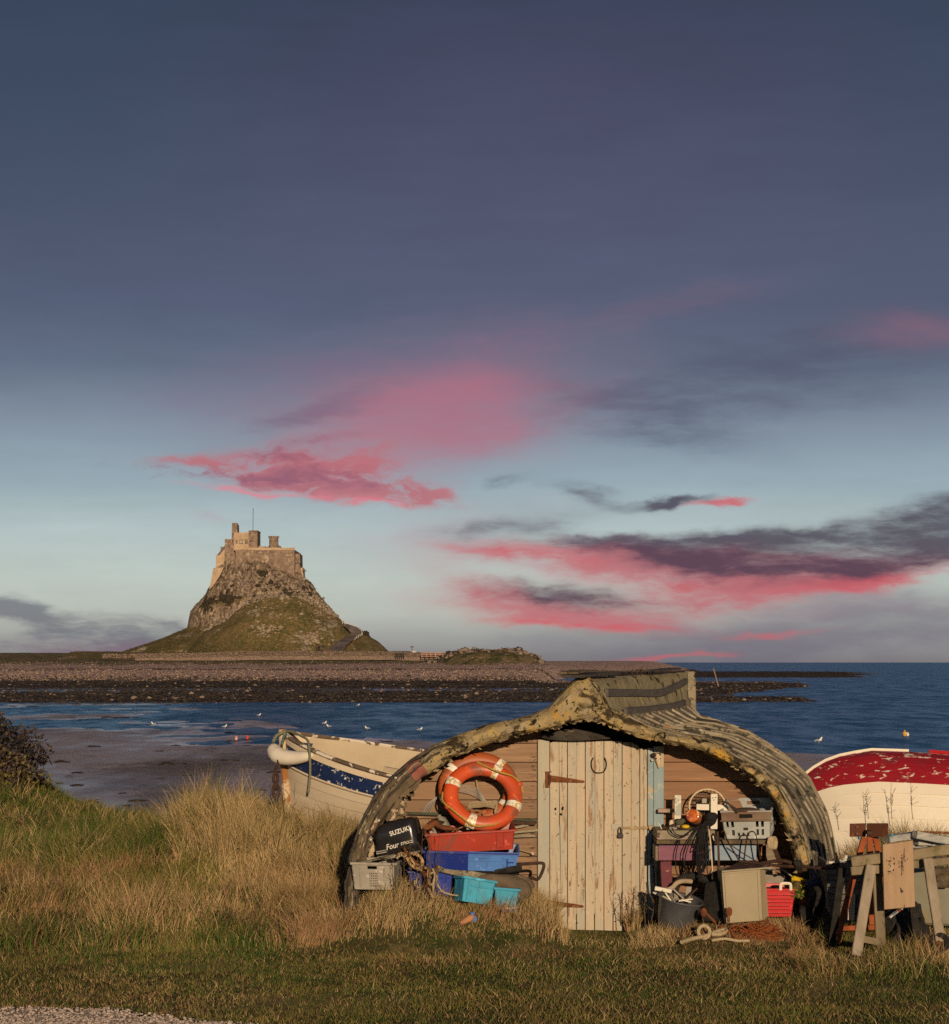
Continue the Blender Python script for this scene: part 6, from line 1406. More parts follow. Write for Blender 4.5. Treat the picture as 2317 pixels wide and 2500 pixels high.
# black cables
cbk = thing('cable_bundle', 'bundle of black cables hanging from the bench in front of the apron', 'cables', at(1725, 2100, 18.5))
m_cab = mat('black_cable', (.010, .010, .012, 1), (.02, .018, .018, 1), 10, rough=.7, bump=0, spec=.15)
rs = random.Random(3)
MB().sphere(at(1733, 2000, 18.60), .06, 12, 9, (1, .8, 1)).jitter(.03, 18).build('plug_cluster', m_cab, cbk)
for i in range(17):
    x0 = 1733 + rs.uniform(-9, 6); x1 = 1708 + rs.uniform(-10, 24); yb = rs.uniform(2060, 2150); Yc = 18.50 + rs.uniform(-.04, .04)
    MB().tube(curve([at(x0, 2000 + rs.uniform(-8, 8), 18.60), at((x0 + x1) / 2 - 6, 2030 + rs.uniform(-6, 6), 18.52), at(x1, (2040 + yb) / 2, Yc), at(x1 + rs.uniform(-5, 8), yb, Yc), at(x1 + rs.uniform(2, 22), yb - rs.uniform(10, 50), Yc + .02)], 4), rs.choice([.005, .0065, .008]), 5).build('cable', m_cab, cbk)
for p in ([(1640, 2022), (1650, 2036), (1668, 2040), (1685, 2030), (1700, 2020), (1730, 2005)], [(1632, 2020), (1640, 2034), (1662, 2044), (1682, 2036)], [(1710, 2015), (1690, 2045), (1676, 2080), (1672, 2105)], [(1702, 2020), (1682, 2050), (1668, 2085), (1674, 2118), (1690, 2130)], [(1660, 2050), (1651, 2080), (1650, 2120), (1656, 2140)]):
    MB().tube(curve([at(a, b, 18.55 - .01 * i) for i, (a, b) in enumerate(p)], 5), .005, 5).build('cable', m_cab, cbk)
for p in ([(1593, 2040), (1590, 2080), (1588, 2140), (1592, 2200)], [(1600, 2036), (1592, 2070), (1596, 2130), (1600, 2180), (1596, 2236)]): MB().tube(curve([at(a, b, 18.98) for a, b in p], 5), .006, 5).build('cable', m_cab, cbk)
ws = thing('white_cane', 'thin white cane standing upright among the black cables', 'cane', at(1739, 2147, 18.45)); MB().tube(curve([at(1729, 2018, 18.55), at(1734, 2050, 18.48), at(1738, 2100, 18.46), at(1740, 2146, 18.46)], 3), .0065, 6).build('cane', m_bone, ws)
MB().beam(at(1743, 2040, 18.56), at(1748, 2053, 18.55), .035, .02, up=(0, 1, 0)).build('tag', m_bone, ws)
# bent iron bars
ib = thing('iron_frame', 'bent dark iron bars leaning in front of the bench apron', 'iron bars', at(1790, 2110, 18.45))
for p, w in (([(1752, 2030), (1754, 2075), (1756, 2132)], .030), ([(1761, 2032), (1768, 2030), (1776, 2052), (1795, 2085), (1808, 2108)], .026), ([(1816, 2104), (1821, 2062), (1826, 2036), (1838, 2030), (1846, 2040), (1850, 2062), (1857, 2098)], .024), ([(1786, 2064), (1815, 2084), (1846, 2102)], .020)):
    MB().tube(curve([at(a, b, 18.46 - .008 * i) for i, (a, b) in enumerate(p)], 4), w / 2, 6, flat=.5).build('bar', m_drust if w > .021 else m_tar, ib)
lb_ = thing('long_rusty_bar', 'long rusty iron bar lying from the bench to the old crates on the right', 'bar', at(1900, 2120, 18.1))
MB().tube(curve([at(1806, 2104, 18.42), at(1850, 2108, 18.3), at(1900, 2114, 18.2), at(1960, 2116, 18.05), at(2020, 2120, 17.9), at(2045, 2112, 17.8)], 4), .020, 7, flat=.7).jitter(.004, 12).build('bar', m_drust, lb_)
MB().tube(curve([at(1832, 2114, 18.36), at(1880, 2104, 18.25), at(1915, 2102, 18.15), at(1945, 2112, 18.1)], 4), .016, 7).build('branch', m_drust, lb_); MB().sphere(at(1948, 2112, 18.06), .035, 12, 9, (1.1, 1, 1.3)).jitter(.025, 22).build('rusty_joint', m_foam, lb_)
rc = thing('rope_hank', 'beige rope hank hanging from the right end of the bench', 'rope', at(1887, 2060, 18.7))
for i in range(6): MB().tube([at(1887 + (i - 3) * 2.2 + 5 * math.cos(w), 2058 + 14 * math.sin(w), 18.58 + .02 * math.cos(w)) for w in np.linspace(0, 6.283, 17)[:-1]], .010, 6, closed=True).build('rope_loop', m_rope, rc)
MB().beam(at(1890, 2070, 18.62), at(1906, 2110, 18.58), .03, .03).build('dark_strap', m_drust, rc)
# beige metal cabinet
cab = thing('metal_cabinet', 'beige metal cabinet with one cut off corner standing in front of the bench', 'cabinet', at(1815, 2250, 18.15))
m_cab_ = mat('beige_enamel', (.34, .28, .18, 1), (.29, .24, .155, 1), 2, rough=.6, bump=.15, spec=.3, patches=[((.22, .17, .11, 1), 3, .60, .1), ((.46, .40, .28, 1), 9, .66, .05)])
Yc = 18.12; f = [at(1771, 2254, Yc), at(1861, 2247, Yc), at(1855, 2121, Yc - .01), at(1762, 2128, Yc - .01)]
r_ = [at(1876, 2236, Yc + .09), at(1868, 2117, Yc + .08)]; bk = [Vector((0, .34, 0)) + v for v in f]
mb = MB(); V = f + r_ + [bk[0], at(1876, 2236, Yc + .34), at(1868, 2117, Yc + .34), bk[3]]
mb.add(V, [(0, 1, 2, 3), (1, 4, 5, 2), (4, 7, 8, 5), (0, 3, 9, 6), (3, 2, 5, 8, 9), (6, 9, 8, 7), (0, 6, 7, 4, 1)]); mb.build('cabinet_body', m_cab_, cab)
mb = MB(); o_ = Vector((0, -.006, 0))
for a, b in ((f[3], f[2]), (f[2], f[1]), (f[3], f[0])):
    ins = (sum(f, Vector()) / 4 - (a + b) / 2).normalized() * .022; mb.beam(a + o_ + ins, b + o_ + ins, .006, .006, up=(0, 1, 0))
mb.build('pressed_edge', m_cab_, cab); mb = MB(); mb.beam(f[3] + Vector((-.01, .1, .006)), r_[1] + Vector((.02, .03, .006)), .30, .012); mb.build('top_lip', m_cab_, cab)
MB().add([v + Vector((0, 0, .012)) for v in (f[3], f[2], r_[1])] + [at(1820, 2104, Yc + .30), at(1800, 2106, Yc + .30)], [(0, 1, 2, 3, 4)]).build('dark_sacking', m_drust, cab)
db = thing('dark_box', 'dark brown box in the shade left of the beige cabinet', 'box', at(1740, 2245, 18.4)); mb = MB(); mb.hexa([at(1712, 2250, 18.4), at(1768, 2250, 18.25), at(1768, 2250, 18.6), at(1716, 2250, 18.7)], [at(1722, 2158, 18.45), at(1764, 2146, 18.3), at(1764, 2146, 18.62), at(1724, 2150, 18.7)]); mb.build('box_body', m_foam, db, bevel=.006)
# galvanised tub
m_galv = mat('grey_plastic_tub', (.085, .088, .095, 1), (.065, .065, .068, 1), 6, rough=.32, bump=.1, spec=.55, patches=[((.25, .22, .18, 1), 5, .64, .08)])
gt = thing('grey_tub', 'dark grey shiny tub tilted in the grass right of the door', 'tub', at(1650, 2258, 18.35))
axt = Vector((.20, -.16, 1)).normalized(); c = at(1648, 2262, 18.40)
MB().lathe([(0, .005), (.155, 0), (.178, .10), (.196, .245), (.212, .262), (.206, .272), (.186, .262), (.165, .10), (.13, .02), (0, .02)], c, axt, 32).build('tub_wall', m_galv, gt)
gr_ = thing('tub_scrap', 'scrap wood and metal pieces piled in the grey tub', 'scrap', at(1660, 2190, 18.45))
for i in range(9):
    a = at(1630 + i * 7, 2196 + (i % 3) * 3, 18.42 + .02 * (i % 4)); MB().beam(a, a + Vector((rs.uniform(-.12, .14), rs.uniform(-.05, .1), rs.uniform(.02, .13))), rs.uniform(.02, .05), .012).build('scrap_piece', rs.choice([m_hull, m_drust, m_grey, m_oldw, m_wp]), gr_)
ty = thing('old_tyre', 'half hidden old tyre with a beige tread under the bench', 'tyre', at(1690, 2180, 18.6))
MB().tube([at(1692, 2178, 18.62) + Vector((.17 * math.cos(w), .02 * math.sin(w), .145 * math.sin(w))) for w in np.linspace(0, 6.283, 33)[:-1]], .040, 10, closed=True).build('tyre_body', m_foam, ty)
hs_ = thing('curved_hose', 'pale beige hose curving over the grey tub', 'hose', at(1650, 2170, 18.5)); MB().tube(curve([at(1600, 2168, 18.50), at(1622, 2173, 18.46), at(1640, 2168, 18.45), at(1652, 2156, 18.45), at(1668, 2151, 18.46), at(1688, 2152, 18.5)], 5), .022, 9).build('hose', mat('beige_hose', (.40, .31, .21, 1), (.30, .23, .15, 1), 10, rough=.7), hs_)
pw = thing('white_plank_end', 'short white painted board lying left of the hose', 'board', at(1620, 2172, 18.45)); MB().beam(at(1599, 2168, 18.42), at(1640, 2176, 18.40), .05, .035, segs=2).build('board', m_wp, pw, bevel=.003)
# red basket
m_bsk = plastic('red_basket_plastic', (.56, .030, .032, 1), (.46, .022, .026, 1), rough=.4)
cells = {'front': [(.06 + .055 * i, .06 + .055 * i + .032, .10 + .13 * j, .10 + .13 * j + .045) for i in range(16) for j in range(6)]}
rbk = crate('red_basket', 'bright red ribbed laundry basket with a white handle by the shed edge', at(1894, 2232, 18.42), .32, .30, .255, (R(3), 0, R(-4)), m_bsk, taper=.03, cells=cells, rim=.014)
for j in range(6): MB().box((0, -.128 - .018 * (j / 6) - .01, .04 + .033 * j), (.26 + .008 * j, .010, .008)).build('hoop_rib', m_bsk, rbk)
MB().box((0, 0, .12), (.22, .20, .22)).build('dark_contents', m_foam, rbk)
MB().tube(curve([(.03, -.16, .245), (.032, -.165, .29), (.045, -.165, .305), (.105, -.165, .305), (.118, -.165, .29), (.12, -.16, .245)], 4), .013, 8, flat=.6).build('handle', m_wp, rbk)
gl = thing('grey_lid', 'flat grey plastic lid leaning behind the red basket', 'lid', at(1895, 2160, 18.75)); MB().hexa([at(1868, 2162, 18.66), at(1932, 2164, 18.66), at(1932, 2164, 18.70), at(1868, 2162, 18.70)], [at(1866, 2134, 18.80), at(1912, 2134, 18.80), at(1912, 2134, 18.84), at(1866, 2134, 18.84)]).build('lid', m_grey, gl, bevel=.004)  # flat grey lid propped behind the basket
pp = thing('white_pipe', 'thin bent white pipe lying over the grey lid', 'pipe', at(1900, 2130, 18.6)); MB().tube(curve([at(1868, 2127, 18.6), at(1900, 2122, 18.58), at(1918, 2128, 18.56), at(1934, 2140, 18.55)], 4), .007, 6).build('pipe', m_wire, pp)
yc = thing('yellow_cloth', 'crumpled yellow cloth stuffed between the basket and the hull', 'cloth', at(1950, 2155, 18.5)); m_yc = mat('yellow_cloth', (.60, .40, .015, 1), (.44, .28, .012, 1), 8, rough=.9, bump=.8, bdist=.01)
mb = MB(); mb.tube(curve([at(1930, 2150, 18.5), at(1948, 2145, 18.48), at(1966, 2148, 18.5)], 5), [.03, .04, .05, .045, .04, .03, .03, .03, .03, .02, .02], 12, flat=.6); mb.jitter(.03, 16); mb.build('cloth_fold', m_yc, yc); mb = MB(); mb.tube(curve([at(1945, 2155, 18.46), at(1958, 2163, 18.44), at(1970, 2162, 18.46)], 4), .025, 10, flat=.6); mb.jitter(.02, 20); mb.build('cloth_fold', m_yc, yc)
bt_ = thing('blue_tarpaulin', 'dark blue tarpaulin stuffed between the hull and the old slatted boxes', 'tarpaulin', at(2000, 2180, 18.4)); m_bt2 = mat('blue_tarp', (.035, .055, .12, 1), (.012, .018, .04, 1), 6, rough=.5, bump=.6, bdist=.02)
for s_ in range(4): blobtube([at(1990 + s_ * 10, 2128 + s_ * 8, 18.5), at(1980 + s_ * 9, 2165, 18.42), at(1976 + s_ * 8, 2205 + s_ * 5, 18.4)], [.02, .05, .03], m_bt2, 'tarp_fold', bt_, .03)
# rusty wire heap and rope on the grass
wh = thing('rusty_wire_heap', 'heap of tangled rusty wire lying on the grass before the cabinet', 'wire', at(1855, 2280, 17.9)); m_rw = mat('orange_rust_wire', (.30, .085, .022, 1), (.17, .050, .018, 1), 20, rough=.95, bump=0)
rs = random.Random(21)
for i in range(95):
    c = at(rs.gauss(1852, 27), 2284 - abs(rs.gauss(0, 8)), 17.95 + rs.uniform(-.12, .15)); c.z = max(0.0, min(.17, c.z)) + .01
    ax_ = Vector((rs.uniform(-.5, .5), rs.uniform(-.6, .6), 1)).normalized(); X_, Y_, _ = frame_from(ax_); r = rs.uniform(.05, .13); n0 = rs.uniform(0, 6.28)
    pts = [c + (X_ * math.cos(n0 + w) + Y_ * math.sin(n0 + w) * .7) * r * (1 + .1 * math.sin(3 * w)) + Vector((0, 0, .02 * math.sin(2 * w))) for w in np.linspace(0, rs.uniform(3, 6), 12)]
    for p in pts: p.z = max(p.z, .0)
    MB().tube(pts, .0045, 4).build('wire_strand', m_rw, wh)
MB().sphere(at(1855, 2292, 17.97), .26, 14, 8, (1.1, .7, .34)).jitter(.03, 8).build('rust_core', m_rust, wh)
gr = thing('ground_rope', 'thick pale rope lying looped on the grass below the tub', 'rope', at(1720, 2290, 17.8))
R_ = curve([at(1664, 2300, 17.62), at(1690, 2292, 17.75), at(1720, 2286, 17.82), at(1745, 2276, 17.9), at(1768, 2270, 17.95), at(1774, 2274, 17.9), at(1757, 2281, 17.85), at(1738, 2281, 17.85)], 5)
for p in R_: p.z = max(p.z, .03)
MB().tube(R_, .018, 8).build('rope', m_rope, gr); MB().tube([at(1719, 2278, 17.85) + Vector((.05 * math.cos(w), .02 * math.sin(w), .052 * math.sin(w) + .01)) for w in np.linspace(0, 6.283, 21)[:-1]], .017, 8, closed=True).build('rope_loop', m_rope, gr)
MB().tube(curve([at(1738, 2296, 17.72), at(1770, 2292, 17.7), at(1800, 2297, 17.7), at(1830, 2297, 17.7)], 5), .013, 8).build('rope', m_rope, gr)
an = thing('rusty_tongs', 'two rusty spoon shaped irons standing in the grass before the cabinet', 'tongs', at(1750, 2252, 18.0))
for a, b in (((1716, 2222), (1746, 2252)), ((1778, 2220), (1779, 2252))): MB().tube([at(*a, 18.02), at((a[0] + b[0]) / 2, (a[1] + b[1]) / 2, 18.0), at(*b, 18.0)], .012, 6).build('shank', m_rust, an); MB().sphere(at(a[0] + 2, a[1] + 6, 18.0), .036, 10, 7, (.8, .4, 1.2)).build('spoon', m_rust, an)
# ================================================================ sawhorse and clutter at the far right
YS = 17.15
m_saw = mat('sawhorse_wood', (.27, .215, .135, 1), (.18, .14, .085, 1), 3, (3, 3, .8), rough=.9, bump=.7, vary=.12, patches=[((.11, .09, .035, 1), 2.4, .56, .12), ((.07, .05, .03, 1), 6, .63, .05, True)])
m_sawg = mat('grey_sawhorse_wood', (.33, .27, .20, 1), (.23, .185, .13, 1), 3, (3, 3, .8), rough=.9, bump=.7, patches=[((.12, .09, .06, 1), 6, .61, .05, True)])
m_brd = mat('chopping_board_wood', (.40, .27, .165, 1), (.31, .205, .125, 1), 2.4, (4, 4, .7), rough=.85, bump=.6, patches=[((.13, .075, .04, 1), 5.5, .60, .04, True), ((.50, .36, .21, 1), 3, .60, .06)])
sh_ = thing('sawhorse', 'old wooden sawhorse with splayed grey legs at the right of the picture', 'sawhorse', at(2160, 2330, YS))
MB().beam(at(2078, 2104, YS - .02), at(2160, 2094, YS - .05), .10, .085, segs=2, wob=.003).build('rail', m_saw, sh_, bevel=.006); MB().beam(at(2077, 2126, YS), at(2160, 2120, YS - .03), .08, .075, segs=2, wob=.003).build('rail', m_saw, sh_, bevel=.006)
MB().beam(at(2130, 2102, YS + .10), at(2325, 2072, YS + .05), .07, .085, segs=4, wob=.004).build('rail', m_saw, sh_, bevel=.006); MB().beam(at(2140, 2122, YS + .12), at(2325, 2100, YS + .08), .05, .065, segs=4, wob=.004).build('rail', m_saw, sh_, bevel=.006)
def board(p, q, wpx, m, name, Y0, Y1, th=.045, par=None):
    MB().beam(at(*p, Y0), at(*q, Y1), wpx * Y0 / FPX, th, up=(0, 1, 0), segs=3, wob=.003).build(name, m, par or sh_, bevel=.006)
board((2126, 2112), (2090, 2334), 25, m_sawg, 'leg', YS - .09, YS - .38); board((2140, 2122), (2152, 2340), 24, m_saw, 'leg', YS + .05, YS + .02)
board((2265, 2096), (2296, 2300), 24, m_sawg, 'leg', YS - .02, YS - .26); MB().beam(at(2104, 2292, YS - .2), at(2142, 2300, YS - .05), .03, .055).build('stretcher', m_saw, sh_)
hb = thing('hanging_board', 'pale scarred wooden board hanging upright on the front of the sawhorse', 'board', at(2196, 2215, YS - .2))
f = [at(2159, 2221, YS - .17), at(2234.5, 2214, YS - .17), at(2229, 2052, YS - .17), at(2155, 2062, YS - .17)]
MB().add(f + [v + Vector((0, .035, 0)) for v in f], [(0, 1, 2, 3), (7, 6, 5, 4), (0, 4, 5, 1), (1, 5, 6, 2), (2, 6, 7, 3), (3, 7, 4, 0)]).build('board', m_brd, hb, bevel=.004)
rs = random.Random(8)
for i in range(34):
    q = at(rs.choice([2175, 2203]) + rs.gauss(0, 5), 2112 + rs.gauss(0, 12), YS - .173); MB().box(q, (rs.uniform(.004, .012), .003, rs.uniform(.006, .022)), Matrix.Rotation(rs.uniform(-.8, .8), 3, 'Y')).build('gouge', m_tar if rs.random() < .7 else m_drust, hb)
MB().sphere(at(2197, 2118, YS - .175), .006, 8, 6).build('bright_nail', m_silver, hb); MB().prism([(at(2187, 0, YS).x, at(0, 2160, YS).z), (at(2196, 0, YS).x, at(0, 2172, YS).z), (at(2189, 0, YS).x, at(0, 2175, YS).z)], YS - .176, YS - .17).build('burnt_mark', m_tar, hb)
# rust tripod with V plates
tp = thing('rusty_tripod', 'rusty iron stand with two V shaped plates on three orange legs', 'stand', at(2125, 2290, 17.7))
m_rp = mat('flat_rust_plate', (.135, .050, .026, 1), (.10, .036, .020, 1), 5, rough=.8, bump=.5, patches=[((.20, .08, .035, 1), 7, .60, .08)]); m_ol = mat('orange_rust_leg', (.34, .088, .026, 1), (.22, .055, .020, 1), 7, rough=.85, bump=.5, patches=[((.10, .045, .03, 1), 9, .60, .05)])
def quad(pts, m, name, par, th=.012): MB().add(pts + [v + Vector((0, th, 0)) for v in pts], [(0, 1, 2, 3), (7, 6, 5, 4), (0, 4, 5, 1), (1, 5, 6, 2), (2, 6, 7, 3), (3, 7, 4, 0)]).build(name, m, par)
quad([at(2075, 2043, 17.62), at(2114, 2043, 17.80), at(2114, 2010, 17.80), at(2075, 2011, 17.62)], m_rp, 'plate', tp); quad([at(2117, 2043, 17.78), at(2168, 2043, 17.60), at(2169, 2010, 17.60), at(2117, 2010, 17.78)], m_rp, 'plate', tp)
MB().box(at(2120, 2032, 17.70), (.05, .16, .03)).build('clamp', m_drust, tp, bevel=.004)
for i, q in enumerate(((2079, 2018), (2079, 2034))): MB().sphere(at(q[0] + 14, q[1] + 1, 17.64), .006, 8, 6).build('rivet', m_grey, tp)
for p, q, y0, y1 in (((2110, 2044), (2046, 2282), 17.78, 17.45), ((2123, 2040), (2129, 2270), 17.8, 17.75), ((2137, 2044), (2185, 2276), 17.80, 18.2)): MB().beam(at(*p, y0), at(*q, y1), .05, .035, up=(0, 1, 0)).build('leg', m_ol, tp, bevel=.004)
MB().beam(at(2046, 2266, 17.5), at(2200, 2262, 17.8), .05, .04).build('cross_bar', m_ol, tp); MB().tube([at(2048, 2272, 17.48), at(2050, 2300, 17.48)], .018, 7).build('foot', m_ol, tp)
# slatted old box stack in the shade
m_sl = mat('grey_slats', (.17, .15, .12, 1), (.10, .088, .072, 1), 4, (.6, 3, 4), rough=.9, bump=.7, vary=.2, patches=[((.28, .23, .16, 1), 3, .60, .08)])
sb = thing('slatted_boxes', 'stack of grey slatted wooden boxes behind the left leg of the sawhorse', 'boxes', at(2060, 2250, 18.1))
for i in range(9):
    y0 = 2112 + i * 15.5; a, b = at(2020 + i * .8, y0, 17.98), at(2106, y0 + 3, 17.90); MB().beam(a, b, .025, .050, up=(0, 0, 1), segs=2, wob=.002).build('slat', m_sl, sb, bevel=.003)
    MB().beam(a, a + Vector((.02, .5, 0)), .025, .05).build('slat', m_sl, sb)
for x in (2024, 2062, 2100): MB().beam(at(x, 2110, 18.02), at(x + 3, 2252, 18.0), .04, .03, up=(0, 1, 0)).build('corner_post', m_sl, sb)
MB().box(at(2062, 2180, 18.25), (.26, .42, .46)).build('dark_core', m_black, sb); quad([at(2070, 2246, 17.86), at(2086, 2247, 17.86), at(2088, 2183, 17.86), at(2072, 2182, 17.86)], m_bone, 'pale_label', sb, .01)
rg_ = thing('white_rags', 'white and dark blue rags lying on top of the slatted boxes', 'rags', at(2055, 2108, 18.0))
for i, (x, y, m) in enumerate(((2030, 2105, m_wp), (2045, 2103, m_cab), (2060, 2100, m_wp), (2075, 2104, m_bt2), (2040, 2110, m_cab), (2068, 2093, m_wp))): blobtube([at(x - 9, y + 3, 18.0 - .02 * i), at(x, y, 17.95), at(x + 10, y + 3, 17.98)], [.01, .028, .01], m, 'rag', rg_, .015, .6, 30)
# white and blue ladder-like frames behind
fr = thing('painted_frames', 'stack of flaking white and blue painted timbers behind the sawhorse', 'timbers', at(2240, 2050, 18.6)); m_wb = mat('white_over_blue_paint', (.46, .44, .38, 1), (.20, .21, .22, 1), 6, (.8, 2, 3), rough=.7, bump=.6, patches=[((.60, .52, .38, 1), 5, .58, .05), ((.05, .07, .12, 1), 4, .60, .06)])
for a, b, y, w in (((2166, 2048), (2236, 2038), 18.6, .06), ((2232, 2038), (2314, 2052), 18.55, .07), ((2236, 2056), (2310, 2060), 18.7, .05), ((2180, 2062), (2300, 2068), 18.75, .03), ((2178, 2040), (2222, 2036), 18.8, .02)): MB().beam(at(*a, y), at(*b, y + .1), .10, w, segs=3, wob=.004).build('timber', m_wb, fr, bevel=.003)
for x, y in ((2178, 2040), (2098, 2046)): MB().sphere(at(x, y, 18.4), .014, 8, 6).build('teal_cap', m_cyan, fr)
for x in (2190, 2222, 2255, 2290): MB().beam(at(x, 2060, 18.85), at(x, 2250, 18.85), .05, .05, up=(0, 1, 0)).build('upright', m_tar, fr)
# grey-green trough behind the right leg
tf = thing('green_trough', 'grey green plastic trough behind the right legs of the sawhorse', 'trough', at(2275, 2240, 17.9)); m_tf = mat('grey_green_plastic', (.20, .20, .145, 1), (.14, .13, .08, 1), 2, rough=.6, bump=.2, patches=[((.22, .16, .07, 1), 2.0, .55, .15)])
MB().hexa([at(2210, 2256, 17.85), at(2345, 2262, 17.8), at(2345, 2262, 18.3), at(2212, 2256, 18.3)], [at(2226, 2120, 17.9), at(2335, 2118, 17.85), at(2335, 2118, 18.3), at(2230, 2122, 18.3)]).build('trough_wall', m_tf, tf, bevel=.02)
lg2 = thing('log_stack', 'short weathered logs stacked on the trough at the right edge', 'logs', at(2300, 2130, 17.9))
for i, (x, y) in enumerate(((2296, 2128), (2302, 2146), (2292, 2160))): MB().tube([at(x - 14, y, 17.75), at(x + 30, y - 3, 17.7)], .036, 9).jitter(.01, 14).build('log', m_oldw, lg2)
wl_ = thing('old_wheel', 'black rubber wheel with a rusty hub lying in the grass at the right edge', 'wheel', at(2294, 2324, 16.9))
wc_ = at(2293, 2302, 16.9); wa = Vector((-.35, -1, .1)).normalized(); X_, Y_, N_ = frame_from(wa)
MB().tube([wc_ + (X_ * math.cos(w) + Y_ * math.sin(w)) * .062 for w in np.linspace(0, 6.283, 29)[:-1]], .028, 10, closed=True).build('tyre', m_foam, wl_); MB().lathe([(.045, -.012), (.045, .014), (.02, .018), (.02, .04), (0, .04)], wc_, wa, 18).build('hub', m_drust, wl_); MB().lathe([(.013, .03), (.013, .05), (0, .05)], wc_, wa, 10).build('axle', m_rust, wl_)
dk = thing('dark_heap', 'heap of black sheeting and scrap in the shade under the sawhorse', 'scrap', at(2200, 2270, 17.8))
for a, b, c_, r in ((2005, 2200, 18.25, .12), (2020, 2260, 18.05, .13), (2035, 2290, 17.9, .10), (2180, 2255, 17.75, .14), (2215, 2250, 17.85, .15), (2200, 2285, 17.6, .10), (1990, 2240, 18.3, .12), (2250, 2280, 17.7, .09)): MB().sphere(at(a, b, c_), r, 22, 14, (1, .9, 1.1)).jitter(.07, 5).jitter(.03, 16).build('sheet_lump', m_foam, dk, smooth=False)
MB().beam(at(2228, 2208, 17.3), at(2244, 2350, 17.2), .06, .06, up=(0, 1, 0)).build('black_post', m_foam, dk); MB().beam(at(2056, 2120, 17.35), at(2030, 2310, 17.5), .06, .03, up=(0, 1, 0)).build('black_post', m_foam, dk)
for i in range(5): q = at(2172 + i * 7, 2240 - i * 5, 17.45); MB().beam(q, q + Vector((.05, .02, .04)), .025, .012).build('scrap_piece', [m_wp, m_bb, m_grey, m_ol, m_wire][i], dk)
# yellow stick in the hull gap
yst = thing('yellow_stick', 'bright yellow slat tucked under the felt edge on the right', 'slat', at(1745, 1845, 18.9)); MB().beam(at(1717, 1834, 18.86), at(1776, 1862, 18.80), .02, .022).build('stick', m_yc, yst)
# ================================================================ gulls, buoys, stake, shore fences and people
m_gw = mat('gull_white', (.80, .77, .70, 1), (.7, .67, .62, 1), 10, rough=.7, bump=0); m_gg = mat('gull_grey', (.30, .31, .33, 1), (.24, .25, .27, 1), 10, rough=.7, bump=0); m_gy = mat('gull_bill', (.5, .33, .05, 1), rough=.6, bump=0)
def gull(px, py, Y, label, sc=1.0, face=1):
    g = at(px, py, Y); t = thing('gull', label, 'gull', g, 'gulls on the mud and shallows', rot=(0, 0, 0), local=True)
    mb = MB(); mb.tube(curve([(-.24 * face, 0, .17), (-.10 * face, 0, .20), (.04 * face, 0, .21), (.14 * face, 0, .27), (.17 * face, 0, .34), (.20 * face, 0, .38), (.24 * face, 0, .38)], 3), list(np.interp(np.linspace(0, 1, 19), [0, .2, .45, .62, .75, .88, 1], [.012, .05, .085, .055, .04, .045, .012])), 9); mb.build('body', m_gw, t)
    for s in (-1, 1): MB().sphere((-.05 * face, .065 * s, .22), .11, 9, 6, (1.3, .25, .5)).build('wing', m_gg, t); MB().tube([(.02 * face, .03 * s, .17), (.02 * face, .03 * s, 0)], .009, 5).build('leg', m_gy, t)
    MB().lathe([(.012, 0), (0, .06)], (.24 * face, 0, .375), (face, 0, -.1), 6).build('bill', m_gy, t); t.scale = (sc, sc, sc); return t
def yof(py): return (CAMZ - SEA - .05) / ((py - HY) / FPX)
for px, py, f, lab in ((375, 1772, -1, 'gull standing alone on the mud, far left of the others'), (548, 1779, 1, 'gull on the mud just above the red and pink buoys'), (632, 1750, 1, 'gull at the left tip of the blue bay water'), (792, 1770, 1, 'gull at the water edge above the rowing boat bow, upper of that pair'),
                       (803, 1778, -1, 'gull on the mud right beside the gull above the rowing boat'), (897, 1783, -1, 'larger pale gull at the water edge above the rowing boat'), (1025, 1786, 1, 'slim gull standing by the water left of the shed roof'), (1998, 1816, 1, 'white gull standing on wet mud right of the shed'), (874, 1725, 1, 'gull on the far weedy shore left of the shed roof')):
    gull(px, py, yof(py), lab, 0.8 if py > 1790 else .62, f)
def buoy(px, py, m, r, label, nm='buoy'):
    Y = yof(py + 4); t = thing('buoy', label, 'buoy', at(px, py, Y)); c = at(px, py, Y)
    MB().lathe([(0, -r * .9), (r * .6, -r * .75), (r, 0), (r * .8, r * .6), (r * .3, r * .95), (.02, r * 1.1)], c, (0, 0, 1), 14).build('float_ball', m, t); MB().tube([c + Vector((.04 * math.cos(w), 0, r * 1.15 + .04 * math.sin(w))) for w in np.linspace(0, 6.28, 11)[:-1]], .012, 5, closed=True).build('eye_ring', m, t)
buoy(577, 1804, mat('pink_buoy', (.70, .34, .30, 1), rough=.6, bump=0), .085, 'pale pink round buoy lying on the mud beside the red one'); buoy(604, 1802, mat('red_buoy', (.62, .06, .03, 1), rough=.6, bump=0), .085, 'bright red round buoy lying on the mud beside the pale pink one')
buoy(2209, 1792, mat('yellow_buoy', (.62, .34, .05, 1), rough=.6, bump=0), .14, 'orange yellow buoy floating on the bay above the red boat'); buoy(2216, 1794, m_gw, .085, 'small white buoy floating against the orange yellow one')
sk_ = thing('leaning_stake', 'pale wooden stake leaning out of the rocky spit right of the shed roof', 'stake', at(1752, 1676, 230)); MB().beam(at(1754, 1676, 230), at(1742, 1632, 230), .14, .14, up=(0, 1, 0), segs=3, wob=.02).build('stake', mat('pale_stake', (.20, .13, .09, 1), rough=.9, bump=0), sk_)
